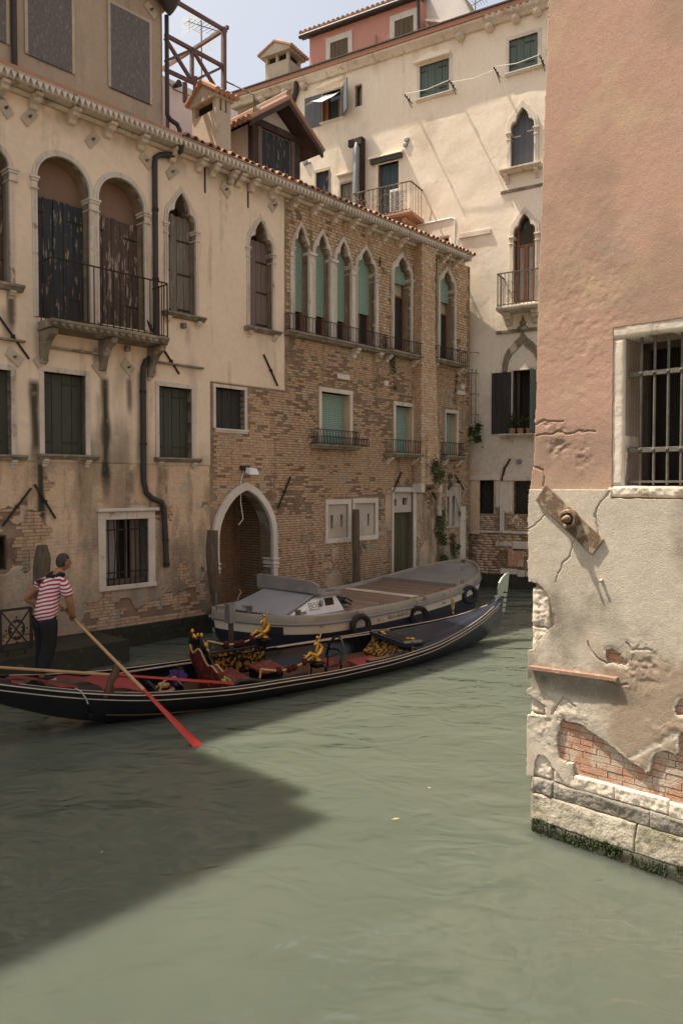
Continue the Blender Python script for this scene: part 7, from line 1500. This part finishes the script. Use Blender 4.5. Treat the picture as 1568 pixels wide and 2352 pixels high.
def wallband(name, rings, m, par, smooth=True):
    mb = MB(); vs = [p for r in rings for p in r]; mb.add(vs, [(i * nl + j, i * nl + (j + 1) % nl, (i + 1) * nl + (j + 1) % nl, (i + 1) * nl + j) for i in range(len(rings) - 1) for j in range(nl)]); return mb.build(name, m, par, smooth=smooth)
wallband('lower_hull', [ring_(.98, -.30, xs=.994), ring_(.95, -.5, xs=.985), ring_(.86, 0, .02, xs=.95), ring_(.7, 0, -.4, xs=.9)], NAVY, bar_)
wallband('cream_strake', [ring_(1, -.10, xs=1), ring_(1.003, -.12, xs=1.001), ring_(.985, -.30, xs=.996), ring_(.97, -.31, xs=.99)], CREAMP, bar_)
wallband('rubbing_strake', [ring_(1.0, -.13, xs=1), ring_(1.03, -.12, xs=1.008), ring_(1.035, -.09, xs=1.009), ring_(1.02, -.07, xs=1.005), ring_(.99, -.07, xs=.998)], GREYD, bar_)
wallband('steel_rub_rail', [ring_(1.03, -.115, xs=1.008), ring_(1.048, -.105, xs=1.012), ring_(1.048, -.085, xs=1.012), ring_(1.03, -.075, xs=1.008)], M['pipegrey'], bar_)
wallband('bulwark', [ring_(1.0, -.08, xs=1), ring_(1.005, .06, xs=1.001), ring_(.99, .085, xs=.998), ring_(.95, .08, xs=.99), ring_(.935, .06, xs=.985), ring_(.93, -.08, xs=.983)], mat('taupe_bulwark_paint', (.32, .275, .215), (.27, .23, .18), 2, .45, .1, 20, c3=(.15, .125, .1), sc3=4, t3=.6, fine=.12), bar_)
mb = MB(); SG = list(np.linspace(9.98, 19.38, 40)); vs = []
for s in SG:
    fr_, nr2 = float(np.interp(s, [p[0] for p in BF[::-1]], [p[1] for p in BF[::-1]])), float(np.interp(s, [p[0] for p in BT], [p[1] for p in BT]))
    c_ = (fr_ + nr2) / 2; fr_, nr2 = c_ + (fr_ - c_) * .95, c_ + (nr2 - c_) * .95
    for t in (0, .25, .5, .75, 1): vs.append((s, fr_ + (nr2 - fr_) * t, sheer(s) - .012 + .05 * (1 - (2 * t - 1) ** 2) * (s > 16.4)))
mb.add(vs, [(i * 5 + j, (i + 1) * 5 + j, (i + 1) * 5 + j + 1, i * 5 + j + 1) for i in range(39) for j in range(4)]); mb.build('side_deck', GREYD, bar_, smooth=True)
def yin(s):
    """inner near and far edges of the deck at s"""
    near = np.interp(s, [p[0] for p in BT[1:]], [p[1] for p in BT[1:]]); far = np.interp(s, [p[0] for p in BF[::-1]], [p[1] for p in BF[::-1]]); return far + .16, near - .2
x = 12.2; pmes = None
while x < 16.25:
    f, n = yin(x + .07); z = sheer(x + .07) + .02; pale = 14.55 < x < 14.78
    MB().hexa([(x, f, z - .03), (x + .128, f, z - .03), (x, n, z - .03), (x + .128, n, z - .03), (x, f, z + random.uniform(-.003, .003)), (x + .128, f, z), (x, n, z), (x + .128, n, z)]).build('deck_plank', PLNK if not pale else M['stone'], bar_); x += .14
f, n = yin(16.35); MB().box(16.3, 16.4, f, n, .8, sheer(16.35) + .10).build('hatch_coaming', GREYD, bar_)
MB().hexa([(18.1, 1.4, 1.0), (18.8, 1.5, 1.08), (18.1, 2.35, 1.0), (18.8, 2.2, 1.08), (18.4, 1.45, 1.18), (18.75, 1.55, 1.20), (18.4, 2.25, 1.18), (18.75, 2.15, 1.20)]).build('hatch_cover', GREYD, bar_, bevel=.02)
for s, n in ((19.1, 1.8), (10.45, 2.2), (10.75, 3.35)): MB().lathe([(.06, 0), (.055, .12), (.07, .13), (.07, .15)], (s, n, sheer(s) + .0), 10).build('bollard', M['bargrey'], bar_, smooth=True)
# cabin
def bp(X, Y, d): pass
c0, c1 = 10.45, 12.05; nf, nn_ = 1.35, 3.35; zd = .74; zt_ = 1.10
cab = MB().hexa([(c0, nf, zd), (c1 + .1, nf, zd), (c0 + .1, nn_, zd), (c1 + .12, nn_, zd), (c0 + 1.05, nf + .15, zt_), (c1, nf + .15, zt_), (c0 + 1.1, nn_ - .12, zt_), (c1 - .06, nn_ - .12, zt_)]).build('cabin', WHB, bar_, bevel=.02)
MB().hexa([(c0 - .04, nf + .12, zd + .03), (c0 + .98, nf + .25, zt_ - .0), (c0 + .07, nn_ - .17, zd + .03), (c0 + 1.03, nn_ - .24, zt_), (c0 - .06, nf + .12, zd + .07), (c0 + .96, nf + .25, zt_ + .045), (c0 + .05, nn_ - .17, zd + .07), (c0 + 1.01, nn_ - .24, zt_ + .045)]).build('sloping_lid', mat('grey_lid_paint', (.29, .285, .29), (.25, .245, .25), 2, .45, .1, 20, c3=(.25, .24, .245), sc3=2, t3=.6, fine=.06), cab, bevel=.012)
rf = MB().hexa([(c0 + .98, nf - .02, zt_ + .002), (c1 + .05, nf - .02, zt_ + .002), (c0 + 1.0, nn_ + .0, zt_ + .002), (c1 + .02, nn_ + .0, zt_ + .002), (c0 + .98, nf - .02, zt_ + .07), (c1 + .05, nf - .02, zt_ + .07), (c0 + 1.0, nn_ + .0, zt_ + .07), (c1 + .02, nn_ + .0, zt_ + .07)]).build('cabin_roof', GREYD, cab, bevel=.012)
MB().prisms([(nf + .02, zt_ + .06), (nn_ - .05, zt_ + .06), (nn_ - .05, zt_ + .25), (nn_ - .25, zt_ + .32), (nf + .1, zt_ + .36), (nf + .02, zt_ + .34)], c0 + .93, c0 + 1.0).build('wind_board', GREYD, cab, bevel=.012)
MB().bar((c0 + 1.25, nn_ - .12, zt_ + .1), (c1 - .1, nn_ - .12, zt_ + .1), .02).build('grab_rail', M['bargrey'], cab)
# side face helper: lies from (c0+.1, zd) to roof; placed a touch proud
def nface(z): return nn_ - .12 * (z - zd) / (zt_ - zd)
def sidebox(s0, s1, z0, z1, m, nm, e=.006):
    return MB().hexa([(s0, nface(z0) - .02, z0), (s1, nface(z0) - .02, z0), (s0, nface(z0) + e, z0), (s1, nface(z0) + e, z0), (s0, nface(z1) - .02, z1), (s1, nface(z1) - .02, z1), (s0, nface(z1) + e, z1), (s1, nface(z1) + e, z1)]).build(nm, m, cab)
sidebox(11.62, 11.88, .90, 1.05, M['inner'], 'vent_grille')
for i in range(5): sidebox(11.63, 11.87, .912 + i * .027, .922 + i * .027, M['pipe'], 'grille_slat', .012)
sidebox(10.86, 11.02, .80, .86, M['pipegrey'], 'latch_plate'); sidebox(11.46, 11.54, .93, 1.02, M['pipegrey'], 'side_lamp', .03)
INK = mat('black_paint', (.02, .02, .02), (.025, .025, .025), 3, .6, 0)
sidebox(11.13, 11.42, .86, 1.00, WHB, 'number_plate', .008)
mb = MB()
for a, b, c, d in ((11.13, 11.42, .86, .866), (11.13, 11.42, .994, 1.0), (11.13, 11.136, .86, 1.0), (11.414, 11.42, .86, 1.0), (11.20, 11.208, .86, 1.0)): mb.hexa([(a, nface(c), c), (b, nface(c), c), (a, nface(c) + .011, c), (b, nface(c) + .011, c), (a, nface(d), d), (b, nface(d), d), (a, nface(d) + .011, d), (b, nface(d) + .011, d)])
mb.build('plate_border', INK, cab)
off = OFF[bar_.name]; rx = Matrix.Rotation(math.pi / 2 - math.atan(.12 / (zt_ - zd)), 4, 'X')
text(cab, 'C1286', .11, Vector((11.22, -(nface(.93) + .010), .93)), rx, INK, 'plate_number'); 
mb = MB().ball((11.17, nface(.93) + .008, .94), .018, 8, 5, (.8, .2, 1.4)).box(11.155, 11.185, nface(.89), nface(.89) + .012, .885, .90); mb.build('plate_emblem', M['bargrey'], cab)
LET = mat('faded_red_lettering', (.34, .2, .13), (.40, .30, .2), 20, .7, 0, fine=.2)
def strake_text(body, s, size, nm):
    e = np.interp(s + .6, [p[0] for p in BT], [p[1] for p in BT]); e0 = np.interp(s, [p[0] for p in BT], [p[1] for p in BT]); e1 = np.interp(s + 1.4, [p[0] for p in BT], [p[1] for p in BT]); z = sheer(s) - .205; y0 = -(cx[1] + (e0 - cx[1]) * 1.0 + .004)
    ang = math.atan2(-(e1 - e0), 1.4); dz_ = math.atan2(sheer(s + 1.2) - sheer(s), 1.2); q = text(bar_, body, size, Vector(), Matrix.Identity(4), LET, nm, ex=.004, space=1.1)
    q.matrix_local = Matrix.Translation(Vector((s, y0, z)) - off) @ Matrix.Rotation(ang, 4, 'Z') @ Matrix.Rotation(-dz_, 4, 'Y') @ Matrix.Rotation(math.pi / 2 - .08, 4, 'X')
strake_text('RISTORANTE  DO FORNI', 13.0, .13, 'hull_lettering'); strake_text('041 5232148', 15.35, .13, 'hull_lettering'); strake_text('6V12', 17.0, .1, 'hull_lettering')
for s, n0_, n1_ in ((10.02, 2.35, 2.65),): pass
def strakeplate(s, ds, m, nm, z0=-.27, z1=-.15, e=.012):
    j = min(range(nl), key=lambda i: abs(LP[i][0] - s) + (0 if LP[i][1] > 1.9 or s < 10.1 else 9)); k2 = (j + ds) % nl; a, b = LP[j], LP[k2]; t = Vector((b[0] - a[0], b[1] - a[1])).normalized(); nr_ = Vector((t.y, -t.x)); c_ = Vector((a[0] - cx[0], a[1] - cx[1]))
    if nr_.dot(c_) < 0: nr_ = -nr_
    h = sheer(s); MB().hexa([(a[0] - nr_.x * .05, a[1] - nr_.y * .05, h + z0), (b[0] - nr_.x * .05, b[1] - nr_.y * .05, h + z0), (a[0] + nr_.x * e, a[1] + nr_.y * e, h + z0), (b[0] + nr_.x * e, b[1] + nr_.y * e, h + z0), (a[0] - nr_.x * .05, a[1] - nr_.y * .05, h + z1), (b[0] - nr_.x * .05, b[1] - nr_.y * .05, h + z1), (a[0] + nr_.x * e, a[1] + nr_.y * e, h + z1), (b[0] + nr_.x * e, b[1] + nr_.y * e, h + z1)]).build(nm, m, bar_)
strakeplate(10.12, 3, M['inner'], 'hawse_window', -.30, -.15)
for j in (-3,): strakeplate(9.92, -3, M['inner'], 'hawse_window', -.30, -.15)
for s in (12.1, 14.2, 15.4):
    n = float(np.interp(s, [p[0] for p in BT], [p[1] for p in BT])); MB().lathe([(.02, 0), (.02, .03)], (s, n + .0, sheer(s) - .0), 8, 'n').build('rivet', M['rust'], bar_)
tp = MB()
for i in range(16):
    a, b = 12.3 + .12 * math.cos(i), 2.9 + .2 * math.sin(i * 1.7); tp.tube([(a, b - .2, .84 + .01 * i), (a + .1, b, .87 + .006 * i), (a, b + .25, .84 + .006 * i)], .02, 5)
o = tp.build('tarpaulin', mat('dark_green_cord', (.012, .03, .028), (.02, .04, .036), 6, .8, .2), None, F=L, smooth=True); tag(o, 'crumpled dark green tarpaulin and cord behind the barge cabin', 'tarpaulin')
# tyres as fenders
def tyre(x_, y_, r, lab, tilt=0, ry=0):
    n = 4.0
    for _ in range(6): s, zc = L.px(x_, y_, n); n = float(np.interp(s, [p[0] for p in BT], [p[1] for p in BT])) + .13
    c = (s, n, zc); o = thing('tyre_fender', lab, 'tyre', L, c, group='old tyres hung over the barge side'); v = []; S1, S2 = 24, 10; mb = MB()
    for i in range(S1):
        a = 2 * math.pi * i / S1
        for j in range(S2):
            b = 2 * math.pi * j / S2; rr_ = r * .95 - .06 + .06 * math.cos(b); v.append((s + rr_ * math.cos(a) * math.cos(ry), n + .06 * math.sin(b) + rr_ * math.cos(a) * math.sin(ry), zc + rr_ * math.sin(a)))
    mb.add(v, [(i * S2 + j, ((i + 1) % S1) * S2 + j, ((i + 1) % S1) * S2 + (j + 1) % S2, i * S2 + (j + 1) % S2) for i in range(S1) for j in range(S2)]); mb.build('tyre', RUB, o, smooth=True)
    MB().tube([(s, n, zc + r - .03), (s, n - .02, sheer(s) + .05), (s + .05, n - .25, sheer(s) + .10)], .014, 6).build('rope', ROPE, o)
tyre(828, 1437, .27, 'upright old tyre hanging nearest the barge cabin', 0, .25); tyre(960, 1414, .25, 'old tyre with yellow rope knotted beside it at mid barge', 0, .9); tyre(1078, 1366, .26, 'old tyre hanging from the far rounded end of the barge', 0, .35)
mb = MB(); s = 15.2; n = 4.0; mb.tube([(s, n, 1.0), (s + .03, n + .03, .75), (s + .02, n + .05, .5), (s + .08, n + .04, .42), (s + .05, n + .06, .36)], .022, 6); mb.tube([(s + .05, n + .05, .72), (s + .1, n + .05, .6), (s + .03, n + .08, .48)], .02, 6); o = mb.build('yellow_rope', GROPE, None, F=L, smooth=True); tag(o, 'frayed yellow rope end hanging beside the middle tyre', 'rope')
# mooring posts and pole
def post(x, y, yt, r, lab, lean=0, z0=-1.2, n=None, F=L, split=False, pointed=False):
    base = F.px(x, y, n); top = F.px(x + lean, yt, n)[1]; st = F.px(x + lean, yt, n)[0]; o = thing('mooring_post', lab, 'mooring post', F, (base[0], n, 0)); mb = MB(); pts = []; rs = []
    for i in range(9): t = i / 8; pts.append((base[0] + (st - base[0]) * t + (.03 + .05 * (abs(lean) > 10)) * math.sin(t * 7 + x), n, z0 + (top - z0) * t)); rs.append(r * (1 - .12 * t + .05 * math.sin(i * 2.1)))
    if pointed: pts.append((st, n, top + .0)); rs[-1] = r * .9; pts[-2] = (pts[-2][0], n, top - .25); rs.append(r * .55)
    mb.tube(pts, rs, 9); mb.build('post', M['post'], o); return o
post(100, 1480, 1252, .17, 'dark pointed timber mooring post behind the gondolier', -3, n=.5, pointed=True)
post(508, 1395, 1218, .15, 'crooked grey timber post at the left foot of the pointed water gate', -18, n=.42); post(815, 1350, 1170, .115, 'straight square-cut timber post in front of the blind windows', 4, n=.35)
pl = thing('mooring_pole', 'slim pole with white metal bracket standing between gondola and barge', 'pole', L, (10.1, 3.35, 0)); pb = gnd(532, 1400, 1.0)
q = L.px(532, 1480, 3.6); q2 = L.px(530, 1386, 3.6); MB().tube([(q[0], 3.6, -1), (q2[0], 3.6, q2[1])], .05, 8).build('pole', M['beam'], pl); MB().box(q2[0] - .08, q2[0] + .05, 3.52, 3.67, q2[1] - .35, q2[1]).build('bracket', M['pipegrey'], pl); MB().bar((q2[0] - .35, 3.6, q2[1] - .02), (q2[0] + .02, 3.6, q2[1] - .08), .03).bar((q2[0] - .33, 3.6, q2[1] - .1), (q2[0] - .33, 3.6, q2[1] + .22), .02).build('spike', M['bargrey'], pl)
# landing stage with iron gate at the left
ls = MB().box(5.2, 8.15, .0, 1.3, -.6, .42).build('stone_landing', M['wet'], None, F=L); tag(ls, 'dark stone landing step at the foot of the ochre palace', 'landing stage')
gt = thing('iron_gate_railing', 'black iron railing panel with crossed bars and rosette on the stone landing', 'railing', L, (7, 1.2, .42))
gn = 1.05; a = L.px(-60, 1385, gn); b = L.px(72, 1395, gn); zb2 = L.px(70, 1487, gn)[1]; c0_ = L.px(1, 1382, gn)[0]; b0 = b[0]
for p, q, w_ in (((c0_, b[1]), (b0, b[1]), .04), ((c0_, zb2), (b0, zb2), .04), ((b0, zb2), (b0, b[1]), .045), ((c0_, zb2), (c0_, b[1]), .035)): MB().bar((p[0], gn, p[1]), (q[0], gn, q[1]), w_).build('frame_bar', M['iron'], gt)
for p, q in (((c0_, zb2), (b0, b[1])), ((c0_, b[1]), (b0, zb2))): MB().bar((p[0], gn, p[1]), (q[0], gn, q[1]), .022).build('cross_bar', M['iron'], gt)
for x in (c0_ + .12, b0 - .12): MB().bar((x, gn, .40), (x, gn, zb2), .035).build('foot', M['iron'], gt)
for x0 in (c0_ - (b0 - c0_) - .05,): MB().bar((x0, gn, b[1]), (c0_ - .05, gn, b[1]), .04).bar((x0, gn, zb2), (c0_ - .05, gn, zb2), .04).bar((x0, gn, zb2), (x0, gn, b[1]), .04).build('frame_bar', M['iron'], gt)
mx_, mz_ = (c0_ + b0) / 2, (b[1] + zb2) / 2; mb = MB()
mb.tube([(mx_ + .14 * math.cos(t * math.pi / 8), gn + .02, mz_ + .17 * math.sin(t * math.pi / 8)) for t in range(17)], .016, 5)
for q in range(4):
    an_ = q * math.pi / 2; c_ = (mx_ + .09 * math.cos(an_), mz_ + .12 * math.sin(an_))
    for k3 in (-1, 0, 1): mb.ball((c_[0] + .035 * math.cos(an_ + k3 * 1.2), gn + .03, c_[1] + .035 * math.sin(an_ + k3 * 1.2)), .022, 6, 4)
    mb.ball((mx_ + .19 * math.cos(an_), gn + .02, mz_ + .22 * math.sin(an_)), .02, 6, 4)
mb.build('rosette', M['iron'], gt)
# lamp over the gate
s, z = L.q(8, 430, 715, .1); lp = thing('wall_lamp', 'small white floodlight fixed above the pointed water gate', 'lamp', L, (s, 0, z)); MB().box(s - .05, s + .22, 0, .1, z - .02, z + .09).build('bracket', M['iron'], lp); MB().hexa([(s + .06, .08, z - .08), (s + .32, .08, z - .1), (s + .04, .3, z - .13), (s + .34, .3, z - .13), (s + .08, .08, z + .05), (s + .3, .08, z + .05), (s + .08, .26, z + .02), (s + .3, .26, z + .02)]).build('housing', M['plastic'], lp, bevel=.01)
MB().tube([(s + .06, .05, z), (s - .05, .06, z - .3), (s - .06, .06, z - .8), (s - .02, .1, z - 1.2), (s - .16, .1, z - 1.35)], .009, 5).build('cable', M['plastic'], lp)

def rope_line(lab, pts, r=.013, m=None):
    o = MB().tube(pts, r, 6).build('mooring_rope', m or ROPE, None, F=L, smooth=True); tag(o, lab, 'rope'); return o
rope_line('slack rope tying the barge stern to the crooked post by the water gate', [(10.4, 2.2, .92), (10.7, 1.6, .82), (11.2, .9, .80), (11.55, .62, .95), (11.6, .5, 1.0)])
rope_line('thin rope trailing from the far bow of the barge to the wall', [(19.1, 1.8, 1.2), (19.7, 1.4, 1.0), (20.4, .8, 1.0), (20.9, .3, 1.3)])
for s_, lab in ((14.5, 'short rope loop over the near bulwark of the barge, left of the middle tyre'), (13.6, 'second short rope over the far bulwark of the barge')):
    n_ = 3.78 if s_ > 14 else 1.05; rope_line(lab, [(s_ - .1, n_ - .3, sheer(s_) + .04), (s_, n_ - .05, sheer(s_) + .1), (s_ + .02, n_ + .06, sheer(s_) + .02), (s_ + .15, n_ - .1, sheer(s_) + .1), (s_ + .3, n_ - .35, sheer(s_) + .05)])
for s_ in (12.9, 13.9, 15.5, 16.6):
    n_ = float(np.interp(s_, [p[0] for p in BT], [p[1] for p in BT])) - .1; MB().tube([(s_ - .05, n_, sheer(s_) + .05), (s_ - .04, n_, sheer(s_) + .14), (s_ + .04, n_, sheer(s_) + .14), (s_ + .05, n_, sheer(s_) + .05)], .01, 6).build('cleat', M['bargrey'], bar_)
# ------------------------------------------------------------ plants
def foliage(name, lab, F, blobs, n=260, r=.035, seed=1, cat='plant', stems=True, base=None):
    rnd = random.Random(seed); b0_ = base or blobs[0]; o = thing(name, lab, cat, F, (b0_[0], b0_[1], b0_[2])); mb = MB()
    for i in range(n):
        b_ = rnd.choice(blobs); rr_ = b_[3]; s = b_[0] + rnd.gauss(0, rr_ * .45); nn = max(.02, b_[1] + rnd.gauss(0, rr_ * .35)); z = b_[2] + rnd.gauss(0, rr_ * .6); q = r * rnd.uniform(.5, 1.2); u = Vector((rnd.gauss(0, 1), rnd.gauss(0, 1), rnd.gauss(0, 1))).normalized(); v = u.orthogonal().normalized(); c = Vector((s, nn, z))
        mb.add([tuple(c - u * q), tuple(c + v * q * .45), tuple(c + u * q), tuple(c - v * q * .45)], [(0, 1, 2, 3)])
    o2 = mb.build('leaves', M['leaf'], o); tag(o2, kind='stuff')
    if stems:
        st = MB()
        for i in range(7): b_ = rnd.choice(blobs); st.tube([(b0_[0], .02, b0_[2]), ((b0_[0] + b_[0]) / 2, b_[1] * .6, (b0_[2] + b_[2]) / 2 + .05), (b_[0] + rnd.gauss(0, b_[3] * .5), b_[1], b_[2] + rnd.gauss(0, b_[3] * .6))], .006, 4)
        st.build('stem', M['beam'], o)
    return o
def bl(F, k, pts, n=.12):
    return [(*((lambda q: (q[0], n, q[1]))(F.q(k, X, Y, n))), r) for X, Y, r in pts]
foliage('wall_plant', 'leafy bush growing on the brick buttress of the brick palace', L, bl(L, 9, [(620, 520, .18), (640, 480, .22), (600, 450, .18), (620, 420, .16), (660, 500, .16)], .42), 520, .05, 1)
foliage('wall_plant', 'long dark climber hanging below the buttress beside the slit window', L, bl(L, 9, [(660, 800, .16), (655, 860, .2), (650, 920, .2), (665, 980, .18), (680, 1010, .12)], .16), 620, .05, 2)
foliage('wall_plant', 'lower right climber hanging near the white corner stones', L, bl(L, 9, [(745, 970, .1), (750, 1030, .14), (755, 1080, .14), (790, 1050, .08), (765, 1110, .12)], .12), 360, .045, 3)
foliage('wall_plant', 'small bush at the waterline just above the far end of the barge', L, bl(L, 9, [(680, 1130, .12), (700, 1150, .12), (670, 1160, .1)], .12), 220, .04, 4)
foliage('wall_plant', 'thin green trailing plant right of the buttress bush', L, bl(L, 9, [(730, 510, .08), (735, 570, .10), (720, 600, .08), (800, 800, .08)], .1), 160, .035, 5)
foliage('wall_plant', 'dark ivy tuft hanging under the balcony left of the buttress', L, bl(L, 6, [(290, 1060, .09), (292, 1100, .1), (298, 1150, .09), (305, 1300, .05)], .12), 240, .04, 6)
foliage('wall_plant', 'sparse weeds on the bricks near the right corner of the brick palace', L, bl(L, 6, [(775, 1250, .08), (770, 1330, .1), (765, 1390, .1), (780, 1200, .06)], .06), 130, .035, 7)
foliage('ledge_plant', 'bushy dark plant spilling from a ledge between brick palace and cream house', B, bl(B, 9, [(880, 170, .2), (920, 190, .22), (850, 160, .15), (940, 130, .12), (945, 230, .1)], .35), 620, .06, 8, base=(*[B.q(9, 880, 210, .3)[0]], .3, B.q(9, 880, 210, .3)[1]))
s, z = B.q(9, 850, 205, .2); MB().box(s - .15, s + .35, 0, .4, z - .12, z).build('ledge', M['stoned'], cre, bevel=.01)
for X, lab, sd_, k in ((1200, 'left flower pot plant with thin leaves on the window sill of the gothic-arched window', 11, .16), (1262, 'middle potted plant on the window sill of the gothic-arched window', 12, .13), (1330, 'tallest potted plant at the right of the window sill of the gothic-arched window', 13, .2)):
    s, z = B.q(6, X, 1645, .2); zb3 = V7[2] + .0; o = foliage('potted_plant', lab, B, [(s, .2, zb3 + .32, k), (s + .05, .2, zb3 + .45, k)], 240, .05, sd_, cat='potted plant', base=(s, .2, zb3)); MB().lathe([(.09, 0), (.13, .16), (.14, .18), (.11, .18)], (s, .18, zb3), 12).build('pot', M['terra'], o)
# floating leaves
rnd = random.Random(33); LY = mat('fallen_leaf', (.5, .34, .09), (.4, .3, .08), 9, .6, 0)
for i, (x, y, lab) in enumerate([(908, 1883, 'yellow leaf floating alone in the middle of the open water'), (235, 1959, 'small orange leaf floating in the dark water at left'), (985, 1811, 'tiny pale leaf floating above the middle leaf')]):
    p = gnd(x, y); mb = MB(1); r = .045 if i == 0 else .022; mb.add([(-r, 0, .006), (0, .4 * r, .01), (r, 0, .006), (0, -.4 * r, .01), (0, 0, .002)], [(0, 1, 4), (1, 2, 4), (2, 3, 4), (3, 0, 4)]); o = mb.build('floating_leaf', LY); o.location = (p[0], p[1], .004); o.rotation_euler = (0, 0, .3 + i); tag(o, lab, 'leaf')
